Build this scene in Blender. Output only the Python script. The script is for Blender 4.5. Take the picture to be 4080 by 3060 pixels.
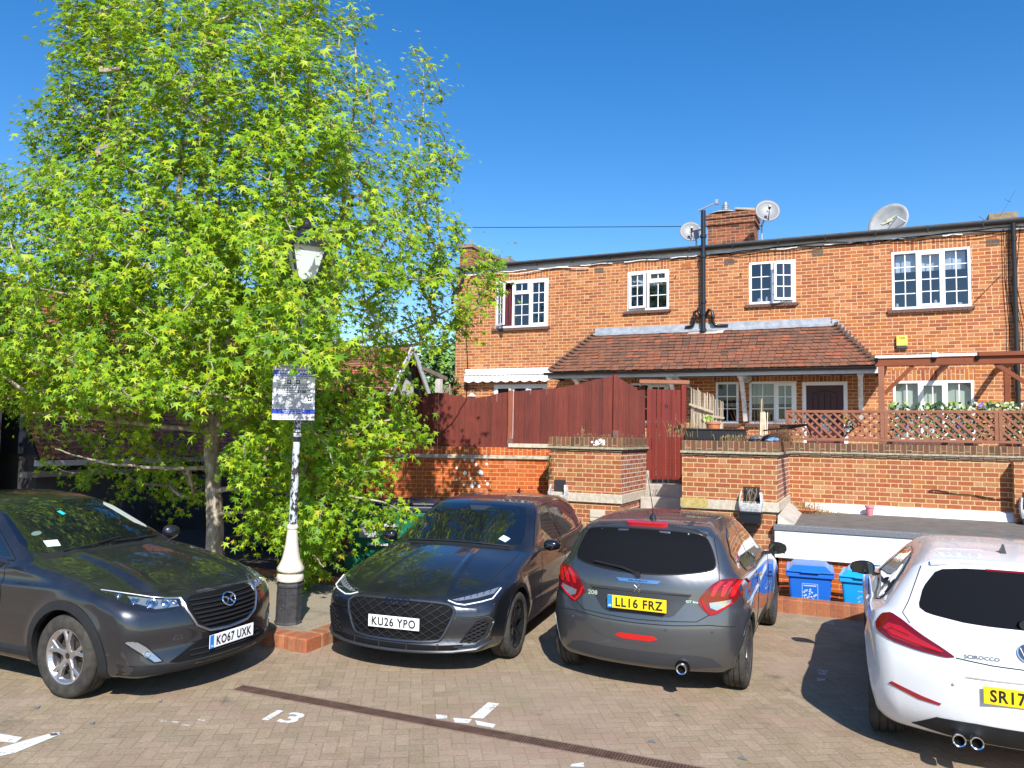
import bpy, bmesh, math, random
import numpy as np
from mathutils import Vector, Matrix
from mathutils.bvhtree import BVHTree
from mathutils.geometry import delaunay_2d_cdt

# ---------------------------------------------------------------- camera, sky, sun, exposure
# X runs along the house front to the right, Y away from the camera towards it, Z up (metres)
SC = bpy.context.scene
for o in list(bpy.data.objects):
    bpy.data.objects.remove(o)
CAMH, PITCH, ROLL, YAW, FPX = 2.2, math.radians(3.75), math.radians(.95), math.radians(25.0), 3050.0
def _site(v):
    x, y, z = v
    return Vector((x*math.cos(YAW)-y*math.sin(YAW), x*math.sin(YAW)+y*math.cos(YAW), z))
_f = Vector((0, math.cos(PITCH), math.sin(PITCH))); _r = Vector((1, 0, 0)); _u = _r.cross(_f)
RT = _site(math.cos(ROLL)*_r+math.sin(ROLL)*_u); UP = _site(-math.sin(ROLL)*_r+math.cos(ROLL)*_u); FW = _site(_f)
cam = bpy.data.cameras.new("camera"); cam_o = bpy.data.objects.new("camera", cam)
SC.collection.objects.link(cam_o)
M = Matrix((RT, UP, -FW)).transposed().to_4x4(); M.translation = Vector((0, 0, CAMH))
cam_o.matrix_world = M
cam.sensor_width = 36; cam.lens = 36*FPX/4080; cam.clip_end = 2000; cam.clip_start = .05
SC.camera = cam_o
def proj(P):
    v = Vector(P)-Vector((0, 0, CAMH)); d = v.dot(FW)
    return 2040+FPX*v.dot(RT)/d, 1530-FPX*v.dot(UP)/d, d

SUN_EL, SUN_DIR = math.radians(41), Vector((.545, -.839, 0)).normalized()
w = bpy.data.worlds.new("World"); SC.world = w; w.use_nodes = True
nt = w.node_tree; nt.nodes.clear()
sky = nt.nodes.new('ShaderNodeTexSky'); sky.sky_type = 'NISHITA'; sky.sun_disc = False
sky.sun_elevation = SUN_EL; sky.sun_rotation = math.atan2(SUN_DIR.x, SUN_DIR.y)
sky.air_density = 1.0; sky.dust_density = .3; sky.ozone_density = 2.0; sky.altitude = 0
bg = nt.nodes.new('ShaderNodeBackground'); bg.inputs[1].default_value = .135
wo = nt.nodes.new('ShaderNodeOutputWorld')
hs = nt.nodes.new('ShaderNodeHueSaturation'); hs.inputs['Saturation'].default_value = 1.4; hs.inputs['Hue'].default_value = .505
nt.links.new(sky.outputs[0], hs.inputs['Color']); nt.links.new(hs.outputs[0], bg.inputs[0]); nt.links.new(bg.outputs[0], wo.inputs[0])
sun = bpy.data.lights.new("sun", 'SUN'); sun.energy = 5.0; sun.angle = math.radians(.53); sun.color = (1, .955, .88)
sun_o = bpy.data.objects.new("sun", sun); SC.collection.objects.link(sun_o)
_sd = (SUN_DIR*math.cos(SUN_EL)+Vector((0, 0, math.sin(SUN_EL))))
sun_o.rotation_euler = _sd.to_track_quat('Z', 'Y').to_euler(); sun_o.location = _sd*40
SC.view_settings.view_transform = 'Standard'; SC.view_settings.look = 'None'
SC.view_settings.exposure = .50; SC.view_settings.gamma = 1
SC.render.engine = 'CYCLES'
SC.cycles.max_bounces = 8; SC.cycles.transparent_max_bounces = 16

# ---------------------------------------------------------------- node helper
class S:
    "a node socket with arithmetic"
    def __init__(s, T, k): s.T, s.k = T, k
    def _m(s, op, *a):
        return s.T.math(op, s, *a)
    def __add__(s, o): return s._m('ADD', o)
    def __radd__(s, o): return s._m('ADD', o)
    def __sub__(s, o): return s._m('SUBTRACT', o)
    def __rsub__(s, o): return s.T.math('SUBTRACT', o, s)
    def __mul__(s, o): return s._m('MULTIPLY', o)
    def __rmul__(s, o): return s._m('MULTIPLY', o)
    def __truediv__(s, o): return s._m('DIVIDE', o)
    def floor(s): return s._m('FLOOR')
    def frac(s): return s._m('FRACT')
    def abs(s): return s._m('ABSOLUTE')
    def min(s, o): return s._m('MINIMUM', o)
    def max(s, o): return s._m('MAXIMUM', o)
    def gt(s, o): return s._m('GREATER_THAN', o)
    def lt(s, o): return s._m('LESS_THAN', o)
    def mod(s, o): return s._m('FLOORED_MODULO', o)
    def pow(s, o): return s._m('POWER', o)
class T:
    def __init__(s, name):
        s.mat = bpy.data.materials.new(name); s.mat.use_nodes = True
        s.nt = s.mat.node_tree; s.N = s.nt.nodes; s.b = s.N['Principled BSDF']; s.out = s.N['Material Output']
    def node(s, t): return s.N.new(t)
    def put(s, inp, v):
        if isinstance(v, S): s.nt.links.new(v.k, inp)
        elif v is not None:
            if isinstance(v, (tuple, list)) and len(v) == 3 and inp.type == 'RGBA': v = (*v, 1)
            inp.default_value = v
    def math(s, op, *a):
        n = s.node('ShaderNodeMath'); n.operation = op
        for i, x in enumerate(a): s.put(n.inputs[i], x)
        return S(s, n.outputs[0])
    def obj(s):
        n = s.node('ShaderNodeTexCoord'); return S(s, n.outputs['Object'])
    def wpos(s):
        n = s.node('ShaderNodeNewGeometry'); return S(s, n.outputs['Position'])
    def xyz(s, v):
        n = s.node('ShaderNodeSeparateXYZ'); s.put(n.inputs[0], v); return [S(s, n.outputs[i]) for i in range(3)]
    def vec(s, x, y, z=0.):
        n = s.node('ShaderNodeCombineXYZ')
        for i, q in enumerate((x, y, z)): s.put(n.inputs[i], q)
        return S(s, n.outputs[0])
    def scale(s, v, k):
        n = s.node('ShaderNodeVectorMath'); n.operation = 'MULTIPLY'; s.put(n.inputs[0], v)
        n.inputs[1].default_value = k if isinstance(k, (tuple, list)) else (k, k, k); return S(s, n.outputs[0])
    def vadd(s, a, b):
        n = s.node('ShaderNodeVectorMath'); n.operation = 'ADD'; s.put(n.inputs[0], a); s.put(n.inputs[1], b); return S(s, n.outputs[0])
    def noise(s, v=None, sc=5, det=3, rough=.55, dist=0., color=False):
        n = s.node('ShaderNodeTexNoise'); n.inputs['Scale'].default_value = sc
        n.inputs['Detail'].default_value = det; n.inputs['Roughness'].default_value = rough
        n.inputs['Distortion'].default_value = dist
        if v is not None: s.put(n.inputs['Vector'], v)
        return S(s, n.outputs['Color' if color else 'Fac'])
    def white(s, v):
        n = s.node('ShaderNodeTexWhiteNoise'); n.noise_dimensions = '3D'; s.put(n.inputs['Vector'], v); return S(s, n.outputs['Value'])
    def voro(s, v, sc, feat='F1', rnd=1.0):
        n = s.node('ShaderNodeTexVoronoi'); n.feature = feat; s.put(n.inputs['Vector'], v)
        n.inputs['Scale'].default_value = sc; n.inputs['Randomness'].default_value = rnd
        return S(s, n.outputs['Distance'])
    def ramp(s, f, stops, mode='LINEAR'):
        n = s.node('ShaderNodeValToRGB'); n.color_ramp.interpolation = mode; e = n.color_ramp.elements
        while len(e) < len(stops): e.new(.5)
        for i, (p, c) in enumerate(stops):
            e[i].position = p
            if isinstance(c, (int, float)): c = (c, c, c)
            e[i].color = (*c, 1)
        s.put(n.inputs[0], f); return S(s, n.outputs[0])
    def mix(s, f, a, b, mode='MIX'):
        n = s.node('ShaderNodeMix'); n.data_type = 'RGBA'; n.blend_type = mode; n.clamp_factor = True
        s.put(n.inputs[0], f); s.put(n.inputs[6], a); s.put(n.inputs[7], b); return S(s, n.outputs[2])
    def mixf(s, f, a, b):
        n = s.node('ShaderNodeMix'); n.data_type = 'FLOAT'; n.clamp_factor = True
        s.put(n.inputs[0], f); s.put(n.inputs[2], a); s.put(n.inputs[3], b); return S(s, n.outputs[0])
    def sstep(s, f, a, b):
        n = s.node('ShaderNodeMapRange'); n.interpolation_type = 'SMOOTHSTEP'; s.put(n.inputs[0], f)
        n.inputs[1].default_value = a; n.inputs[2].default_value = b; return S(s, n.outputs[0])
    def bump(s, h, st=.4, d=.01):
        n = s.node('ShaderNodeBump'); s.put(n.inputs['Height'], h); n.inputs['Strength'].default_value = st
        n.inputs['Distance'].default_value = d; s.put(s.b.inputs['Normal'], S(s, n.outputs[0])); return s
    def set(s, **k):
        tr = dict(base='Base Color', rough='Roughness', metal='Metallic', coat='Coat Weight', coatr='Coat Roughness',
                  spec='Specular IOR Level', trans='Transmission Weight', alpha='Alpha', ior='IOR', sub='Subsurface Weight', sheen='Sheen Weight')
        for a, v in k.items(): s.put(s.b.inputs[tr[a]], v)
        return s

def rgb(h):
    "sRGB 0-255 to linear"
    return tuple(((c/255+.055)/1.055)**2.4 if c/255 > .04045 else c/255/12.92 for c in h)

_plain = {}
def mat(name, c, rough=.5, metal=0., coat=0., spec=.5, var=.0, vs=6., bump=0.):
    if name in _plain: return _plain[name]
    t = T(name); t.set(rough=rough, metal=metal, coat=coat, spec=spec)
    if var:
        n = t.noise(t.obj(), vs, 5, .6)
        t.set(base=t.ramp(n, [(.3, tuple(x*(1-var) for x in c)), (.7, tuple(min(1, x*(1+var)) for x in c))]))
        if bump: t.bump(n, bump, .01)
    else:
        n = t.noise(t.obj(), 40, 2)
        t.set(base=t.mix(n, tuple(x*.93 for x in c), tuple(min(1, x*1.07) for x in c)))
    _plain[name] = t.mat; return t.mat

# ---------------------------------------------------------------- mesh helper
class MB:
    def __init__(s): s.v = []; s.f = []; s.m = []
    def add(s, vs, fs, mi=0):
        o = len(s.v); s.v += [tuple(v) for v in vs]; s.f += [tuple(i+o for i in f) for f in fs]; s.m += [mi]*len(fs); return s
    def box(s, x0, x1, y0, y1, z0, z1, mi=0):
        if x0 > x1: x0, x1 = x1, x0
        if y0 > y1: y0, y1 = y1, y0
        if z0 > z1: z0, z1 = z1, z0
        v = [(x, y, z) for z in (z0, z1) for y in (y0, y1) for x in (x0, x1)]
        return s.add(v, [(0, 2, 3, 1), (4, 5, 7, 6), (0, 1, 5, 4), (2, 6, 7, 3), (0, 4, 6, 2), (1, 3, 7, 5)], mi)
    def obox(s, c, size, mtx=None, mi=0):
        n0 = len(s.v); x, y, z = (q/2 for q in size); s.box(-x, x, -y, y, -z, z, mi)
        mtx = mtx or Matrix.Identity(3)
        for i in range(n0, len(s.v)): s.v[i] = tuple(mtx @ Vector(s.v[i])+Vector(c))
        return s
    def bar(s, a, b, w, h=None, up=(0, 0, 1), mi=0):
        a, b = Vector(a), Vector(b); h = h or w; d = (b-a).normalized(); up = Vector(up)
        if abs(d.dot(up)) > .98: up = Vector((0, 1, 0))
        sx = d.cross(up).normalized()*w/2; sz = sx.cross(d).normalized()*h/2
        v = [p+i*sx+j*sz for p in (a, b) for i, j in ((-1, -1), (1, -1), (1, 1), (-1, 1))]
        return s.add(v, [(3, 2, 1, 0), (4, 5, 6, 7), (0, 1, 5, 4), (1, 2, 6, 5), (2, 3, 7, 6), (3, 0, 4, 7)], mi)
    def tube(s, pts, r, n=8, mi=0, cap=True):
        pts = [Vector(p) for p in pts]; rs = r if isinstance(r, (list, tuple)) else [r]*len(pts)
        o = len(s.v); ref = None
        for i, p in enumerate(pts):
            d = (pts[min(i+1, len(pts)-1)]-pts[max(i-1, 0)]).normalized()
            if ref is None: ref = d.orthogonal().normalized()
            ref = (ref-d*ref.dot(d)); ref = ref.normalized() if ref.length > 1e-5 else d.orthogonal().normalized()
            b = d.cross(ref)
            for k in range(n):
                t = 2*math.pi*k/n; s.v.append(tuple(p+rs[i]*(math.cos(t)*ref+math.sin(t)*b)))
        for i in range(len(pts)-1):
            for k in range(n):
                a, c = o+i*n+k, o+i*n+(k+1) % n; s.f.append((a, c, c+n, a+n)); s.m.append(mi)
        if cap:
            s.f.append(tuple(o+k for k in reversed(range(n)))); s.f.append(tuple(o+(len(pts)-1)*n+k for k in range(n))); s.m += [mi, mi]
        return s
    def lathe(s, prof, c=(0, 0, 0), n=24, axis='z', mi=0, caps=True):
        o = len(s.v); c = Vector(c)
        for r, h in prof:
            for k in range(n):
                t = 2*math.pi*(k+.5)/n; a, b = r*math.cos(t), r*math.sin(t)
                s.v.append(tuple(c+Vector({'z': (a, b, h), 'y': (b, h, a), 'x': (h, a, b)}[axis])))
        for i in range(len(prof)-1):
            for k in range(n):
                a, q = o+i*n+k, o+i*n+(k+1) % n; s.f.append((a, q, q+n, a+n)); s.m.append(mi)
        if not caps: return s
        if prof[0][0] > 1e-4: s.f.append(tuple(o+k for k in reversed(range(n)))); s.m.append(mi)
        if prof[-1][0] > 1e-4: s.f.append(tuple(o+(len(prof)-1)*n+k for k in range(n))); s.m.append(mi)
        return s
    def prism(s, poly, y0, y1, axis='y', mi=0):
        "polygon in (x,z) extruded along y, or other axis"
        def P(a, b, t): return {'y': (a, t, b), 'x': (t, a, b), 'z': (a, b, t)}[axis]
        n = len(poly); v = [P(a, b, y0) for a, b in poly]+[P(a, b, y1) for a, b in poly]
        f = [tuple(range(n)), tuple(reversed(range(n, 2*n)))]+[((i+1) % n, i, i+n, (i+1) % n+n) for i in range(n)]
        return s.add(v, f, mi)
    def build(s, name, mats, parent=None, smooth=False, bevel=0., loc=None, rot=None, seg=1, fix=True):
        me = bpy.data.meshes.new(name); me.from_pydata(s.v, [], s.f)
        mats = mats if isinstance(mats, (list, tuple)) else [mats]
        for m_ in mats: me.materials.append(m_)
        if len(mats) > 1: me.polygons.foreach_set('material_index', s.m)
        if fix:
            bm = bmesh.new(); bm.from_mesh(me); bmesh.ops.recalc_face_normals(bm, faces=bm.faces); bm.to_mesh(me); bm.free()
        if smooth:
            me.polygons.foreach_set('use_smooth', [True]*len(me.polygons))
            try: me.set_sharp_from_angle(angle=math.radians(40))
            except Exception: pass
        me.update()
        o = bpy.data.objects.new(name, me); SC.collection.objects.link(o)
        if bevel:
            b = o.modifiers.new('bevel', 'BEVEL'); b.width = bevel; b.segments = seg; b.limit_method = 'ANGLE'; b.angle_limit = math.radians(40)
        if parent is not None: o.parent = parent
        if loc is not None: o.location = loc
        if rot is not None: o.rotation_euler = rot
        return o
def tag(o, label=None, cat=None, group=None, kind=None):
    if label: o['label'] = label
    if cat: o['category'] = cat
    if group: o['group'] = group
    if kind: o['kind'] = kind
    return o
def thing(name, label, cat, loc=(0, 0, 0), rz=0., group=None):
    o = bpy.data.objects.new(name, None); SC.collection.objects.link(o); o.location = loc; o.rotation_euler = (0, 0, rz)
    o.empty_display_size = .2
    return tag(o, label, cat, group)
def shift(mb, dx=0, dy=0, dz=0):
    mb.v = [(a+dx, b+dy, c+dz) for a, b, c in mb.v]; return mb
def text_mesh(txt, h, wfix=None, bold=0., depth=.0, spacing=1.):
    "text as vertices/faces in the XY plane, centred; h is the cap height"
    cu = bpy.data.curves.new('t', 'FONT'); cu.body = txt; cu.size = 1; cu.align_x = 'CENTER'; cu.offset = bold
    cu.space_character = spacing; cu.resolution_u = 3
    o = bpy.data.objects.new('t', cu); SC.collection.objects.link(o)
    dg = bpy.context.evaluated_depsgraph_get(); me = bpy.data.meshes.new_from_object(o.evaluated_get(dg))
    vs = [Vector(v.co) for v in me.vertices]; fs = [tuple(p.vertices) for p in me.polygons]
    bpy.data.objects.remove(o); bpy.data.curves.remove(cu); bpy.data.meshes.remove(me)
    if not vs: return [], []
    x0, x1 = min(v.x for v in vs), max(v.x for v in vs); y0, y1 = min(v.y for v in vs), max(v.y for v in vs)
    k = h/(y1-y0) if txt.strip() else 1; kx = k if wfix is None else wfix/(x1-x0)
    return [((v.x-(x0+x1)/2)*kx, (v.y-(y0+y1)/2)*k, 0) for v in vs], fs
def add_text(mb, txt, h, mtx, wfix=None, bold=0., mi=0, spacing=1.):
    vs, fs = text_mesh(txt, h, wfix, bold, spacing=spacing)
    mb.add([tuple(mtx @ Vector(v)) for v in vs], fs, mi); return mb
def frame_mtx(origin, xd, yd):
    xd, yd = Vector(xd).normalized(), Vector(yd).normalized(); z = xd.cross(yd)
    m = Matrix((xd, yd, z)).transposed().to_4x4(); m.translation = Vector(origin); return m
# ---------------------------------------------------------------- materials
def brick_mat(name, tones, mortar, bond='stretcher', bw=.225, bh=.075, mw=.0095, dirt=.35, dirtc=(.12, .10, .08), seed=0., moss=0., eff=0., rough=.85, vertical=False, along=None):
    t = T(name)
    P = t.obj(); x, y, z = t.xyz(P)
    n = t.node('ShaderNodeNewGeometry'); tc = t.node('ShaderNodeTexCoord')
    nx, ny, nz = t.xyz(S(t, tc.outputs['Normal']))
    side = nx.abs().gt(.6); top = nz.abs().gt(.7)
    u = t.mixf(side, x, y); v = t.mixf(top, z, y)
    if vertical: u, v = v, u
    if along is not None: u, v = z*0.+.06, (x, y)[along]
    wob = t.noise(P, 9, 3); wob2 = t.noise(t.vadd(P, (3.3, 1.7, 9.1)), 9, 3)
    u = u+(wob-.5)*.012+seed*.013; v = v+(wob2-.5)*.009
    row = (v/bh).floor(); fv = v-row*bh
    if bond == 'flemish':
        U = u+row.mod(2)*(bw*.75); k = (U/(bw*1.5)).floor(); f = U-k*(bw*1.5); hd = f.gt(bw)
        dx = f.min((f-bw).abs()).min((bw*1.5)-f); ident = k*2+hd
    else:
        jog = t.white(t.vec(row, seed+5.))
        U = u+row.mod(2)*(bw*.5)+(jog-.5)*.02; k = (U/bw).floor(); f = U-k*bw
        spl = t.white(t.vec(k, row, seed+3.)).gt(.8)
        dmid = t.mixf(spl, 1., (f-bw*.5).abs()); dx = f.min(bw-f).min(dmid); ident = k*2+spl*(f.gt(bw*.5))
    dy = fv.min(bh-fv); d = dx.min(dy)
    edge = t.noise(P, 60, 3)
    mask = t.sstep(d+(edge-.5)*.006, mw*.35, mw*1.0)      # 0 mortar, 1 brick
    r1 = t.white(t.vec(ident, row, seed)); r2 = t.white(t.vec(ident, row, seed+7.))
    st = [(i/(len(tones)), c) for i, c in enumerate(tones)]
    col = t.ramp(r1, st, 'CONSTANT')
    col = t.mix((r2-.5)*.55+.25, col, t.ramp(t.noise(P, .5, 2), [(.35, tones[0]), (.65, tones[-1])]))
    val = t.ramp(t.noise(t.vadd(P, t.vec(ident*.7, row*.3, 0.)), 28, 5, .7), [(.25, .62), (.75, 1.25)])
    col = t.mix(.8, col, val, 'MULTIPLY')
    m = t.mix(t.noise(P, 35, 4), tuple(c*.8 for c in mortar), tuple(min(1, c*1.15) for c in mortar))
    col = t.mix(mask, m, col)
    big = t.noise(P, .9, 6, .65); sm = t.noise(t.vadd(P, (4., 2., 1.)), 6, 5, .65)
    col = t.mix(t.sstep(big*.6+sm*.4, .5, .75)*dirt, col, dirtc)
    if eff: col = t.mix(t.sstep(t.noise(t.scale(P, (3., 3., 1.)), 2.3, 5, .7), .58, .7)*eff, col, (.62, .57, .5))
    if moss: col = t.mix(t.sstep(t.noise(P, 7, 6, .7), .5, .66)*moss, col, (.10, .085, .03))
    if name == 'facade brick': col = t.mix(t.sstep(x, -6., 3.)*.12, col, t.mix(1., col, (.95, .72, .75), 'MULTIPLY'))
    t.set(base=col, rough=rough, spec=.25)
    t.bump(mask+t.noise(P, 90, 3)*.25, .6, .006)
    return t.mat
FAC = [rgb(c) for c in ((166, 98, 60), (176, 106, 60), (154, 88, 57), (184, 118, 68), (168, 99, 60), (140, 80, 56), (182, 112, 56), (164, 102, 72), (154, 86, 60), (192, 134, 90))]
GOLD = rgb((216, 184, 142))
M_FAC = brick_mat('facade brick', FAC, GOLD, 'stretcher', dirt=.22, seed=1., eff=.10)
RET = [rgb(c) for c in ((160, 92, 62), (168, 108, 76), (152, 86, 60), (178, 134, 98), (162, 100, 66), (174, 108, 66), (150, 92, 68), (168, 116, 80), (158, 88, 58))]
M_RET = brick_mat('retaining wall brick', RET, rgb((204, 176, 128)), 'flemish', dirt=.18, seed=2., dirtc=(.2, .14, .08))
M_RETS = brick_mat('pier side brick', RET, rgb((216, 206, 196)), 'flemish', dirt=.1, seed=2., eff=.35)
ORG = [rgb(c) for c in ((182, 88, 36), (172, 78, 32), (190, 98, 42), (162, 72, 36), (184, 94, 46))]
M_ORG = brick_mat('smooth orange brick', ORG, rgb((206, 150, 98)), 'flemish', mw=.0085, dirt=.1, seed=3., rough=.6)
M_ORG_SOLD = brick_mat('orange brick on edge', ORG, rgb((190, 150, 110)), 'stretcher', bw=.30, bh=.082, dirt=.2, vertical=True, seed=4.)
DRK = [rgb(c) for c in ((110, 74, 58), (92, 66, 54), (126, 92, 70), (104, 84, 66), (134, 82, 60))]
M_COPE = brick_mat('weathered coping brick', DRK, rgb((160, 140, 112)), 'stretcher', bw=.30, bh=.082, dirt=.5, vertical=True, moss=.45, seed=5., eff=.3)
M_SOLD = brick_mat('soldier course brick', FAC, GOLD, 'stretcher', bw=.30, bh=.078, dirt=.1, vertical=True, seed=6.)
KERB = [rgb(c) for c in ((168, 104, 72), (156, 92, 64), (178, 116, 82), (148, 92, 68))]
M_KERB = brick_mat('kerb brick', KERB, rgb((150, 116, 88)), 'stretcher', bw=.34, bh=.078, mw=.006, dirt=.5, along=0, seed=7.)
M_KERBY = brick_mat('kerb brick across', KERB, rgb((150, 116, 88)), 'stretcher', bw=.34, bh=.078, mw=.006, dirt=.5, along=1, seed=8.)
CHIM = [rgb(c) for c in ((150, 84, 58), (120, 72, 56), (168, 100, 70), (100, 66, 54))]
M_CHIM = brick_mat('chimney brick', CHIM, rgb((176, 140, 110)), 'stretcher', dirt=.55, seed=8.)

def tile_mat(name, tones, gauge=.1, tw=.165, seed=0., moss=.2):
    "clay tiles: x across, local y up the slope"
    t = T(name); P = t.obj(); x, y, z = t.xyz(P)
    wob = t.noise(P, 5, 2); yy = y+(wob-.5)*.012
    row = (yy/gauge).floor(); fy = yy/gauge-row
    xx = x+row.mod(2)*tw*.5+t.white(t.vec(row, seed))*.03; k = (xx/tw).floor(); fx = xx/tw-k
    r = t.white(t.vec(k, row, seed+2.))
    col = t.ramp(r, [(i/len(tones), c) for i, c in enumerate(tones)], 'CONSTANT')
    col = t.mix(.75, col, t.ramp(t.noise(P, 30, 4, .7), [(.3, .7), (.7, 1.2)]), 'MULTIPLY')
    lip = t.sstep(fy, .0, .14); gap = t.sstep(fx.min(1-fx), .012, .03)
    col = t.mix(lip*gap, (.02, .014, .01), col)
    col = t.mix(t.sstep(t.noise(P, 1.3, 6, .7), .5, .72)*moss, col, (.07, .055, .035))
    h = (1-fy)*.8+r*.25
    t.set(base=col, rough=.85, spec=.25); t.bump(h*gap, .9, .02)
    return t.mat
TILE = [rgb(c) for c in ((156, 92, 66), (138, 80, 60), (176, 104, 72), (122, 76, 60), (148, 88, 70), (190, 104, 66), (110, 78, 66), (150, 100, 74))]
M_TILE = tile_mat('porch clay tiles', TILE, .098, .165, 1., .55)
M_TILE2 = tile_mat('brown clay tiles', [rgb(c) for c in ((140, 90, 74), (152, 98, 78), (126, 84, 72), (162, 106, 86), (170, 102, 80))], .10, .165, 4., .3)
# plain surfaces
M_UPVC = mat('white upvc', (.86, .86, .87), .3, coat=.3)
M_WHITEP = mat('white fascia board', (.88, .88, .88), .45)
M_OLDW = mat('weathered white paint', (.68, .67, .66), .6, var=.25, vs=9)
M_BLKP = mat('black pipe paint', (.012, .012, .014), .35, coat=.3)
M_BLK = mat('matt black', (.007, .007, .008), .8, spec=.12)
M_LEAD = mat('grey lead', (.34, .37, .42), .55, var=.25, vs=7, bump=.3)
M_FELT = mat('grey roofing felt', (.135, .12, .105), .95, var=.22, vs=4, bump=.2)
M_FELTE = mat('felt edge', (.16, .165, .175), .9, var=.35, vs=50, bump=.5)
M_STONE = mat('cast stone', (.50, .44, .35), .85, var=.22, vs=18, bump=.4)
M_STONEY = mat('lichen stone', (.44, .34, .12), .9, var=.25, vs=14, bump=.4)
M_CONC = mat('pale concrete', (.42, .38, .33), .9, var=.22, vs=6, bump=.3)
M_SILL = mat('dark tile sill', (.13, .065, .05), .7, var=.3, vs=20, bump=.4)
M_DARK = mat('dark interior', (.025, .025, .03), .9)
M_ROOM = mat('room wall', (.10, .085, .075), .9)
M_CURT = mat('dark red curtain', (.09, .012, .02), .9, var=.3, vs=12)
M_BLIND = mat('white roller blind', (.85, .86, .86), .8)
M_BLINDG = mat('grey closed blind', (.52, .55, .52), .85)
M_AWN = mat('white awning cloth', (.86, .86, .88), .6)
M_TERR = mat('terracotta', (.50, .17, .07), .8, var=.2, vs=12)
M_DISHG = mat('grey satellite dish', (.20, .21, .23), .45)
M_DISHW = mat('weathered dish', (.36, .37, .36), .55, var=.22, vs=5)
M_GALV = mat('galvanised steel', (.42, .44, .46), .45, metal=.6)
M_GATE = None
def wood_mat(name, c1, c2, rough=.6, plank=0., grain=(60., 60., 3.), streak=.5, bleach=None):
    t = T(name); P = t.obj(); x, y, z = t.xyz(P)
    g = t.noise(t.scale(P, grain), 1., 4, .6); b = t.noise(P, 2.5, 4, .6)
    col = t.ramp(g*.65+b*.35, [(.3, c1), (.7, c2)])
    if plank:
        k = (x/plank).floor(); f = x/plank-k; r = t.white(t.vec(k, 1.7))
        col = t.mix(.75, col, t.ramp(r, [(0, .72), (1, 1.25)]), 'MULTIPLY')
    kn = t.sstep(t.voro(t.scale(P, (9., 9., 2.2)), 1.), .0, .12)
    col = t.mix(kn*.5+.5, tuple(q*.35 for q in c1), col)
    if bleach: col = t.mix(t.sstep(t.noise(t.scale(P, (30., 30., 2.)), 1., 5, .7), .58, .72)*streak, col, bleach)
    t.set(base=col, rough=rough, spec=.3); t.bump(g, .35, .004); return t.mat
M_FENCE = wood_mat('red brown stained fence', rgb((80, 31, 24)), rgb((114, 48, 36)), .6, .098, bleach=rgb((128, 66, 52)), streak=.3)
M_GATE = wood_mat('red stained gate boards', rgb((96, 30, 23)), rgb((122, 42, 32)), .5, .1)
M_POSTW = wood_mat('fence post wood', rgb((116, 60, 44)), rgb((146, 86, 62)), .7, bleach=rgb((190, 160, 130)), streak=.5)
M_TREL = wood_mat('trellis wood', rgb((124, 80, 60)), rgb((158, 106, 82)), .65, grain=(40., 40., 40.), bleach=rgb((196, 148, 120)), streak=.4)
M_PERG = wood_mat('pergola wood', rgb((112, 58, 36)), rgb((140, 76, 48)), .6, grain=(3., 60., 60.))
M_GREYW = wood_mat('bleached grey wood', rgb((160, 140, 116)), rgb((200, 186, 166)), .8, bleach=rgb((90, 78, 66)), streak=.5)
M_DOOR = wood_mat('dark plum door', (.05, .012, .020), (.07, .018, .028), .35)
M_MAROON = mat('maroon lower door panel', (.13, .018, .02), .5)

def glass_mat(name, tint=(.55, .62, .68), refl=.25, rough=.02, alpha=.55):
    "thin window pane: part mirror, part see-through"
    t = T(name); t.N.remove(t.b)
    g = t.node('ShaderNodeBsdfGlossy'); g.inputs['Roughness'].default_value = rough; g.inputs['Color'].default_value = (.78, .80, .86, 1)
    tr = t.node('ShaderNodeBsdfTransparent'); tr.inputs['Color'].default_value = (*tint, 1)
    fr = t.node('ShaderNodeLayerWeight'); fr.inputs['Blend'].default_value = .5
    n = t.noise(t.obj(), 1.5, 2); bp = t.node('ShaderNodeBump'); bp.inputs['Strength'].default_value = .05; t.put(bp.inputs['Height'], n)
    t.nt.links.new(bp.outputs[0], g.inputs['Normal'])
    f = S(t, fr.outputs['Facing']).pow(4.)*.9+refl
    mx = t.node('ShaderNodeMixShader'); t.put(mx.inputs[0], f.min(1.)); t.nt.links.new(tr.outputs[0], mx.inputs[1]); t.nt.links.new(g.outputs[0], mx.inputs[2])
    t.nt.links.new(mx.outputs[0], t.out.inputs[0]); return t.mat
M_PANE = glass_mat('window glass', (.62, .68, .74), .13)
M_PANE2 = glass_mat('shaded window glass', (.75, .8, .78), .05)

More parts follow.
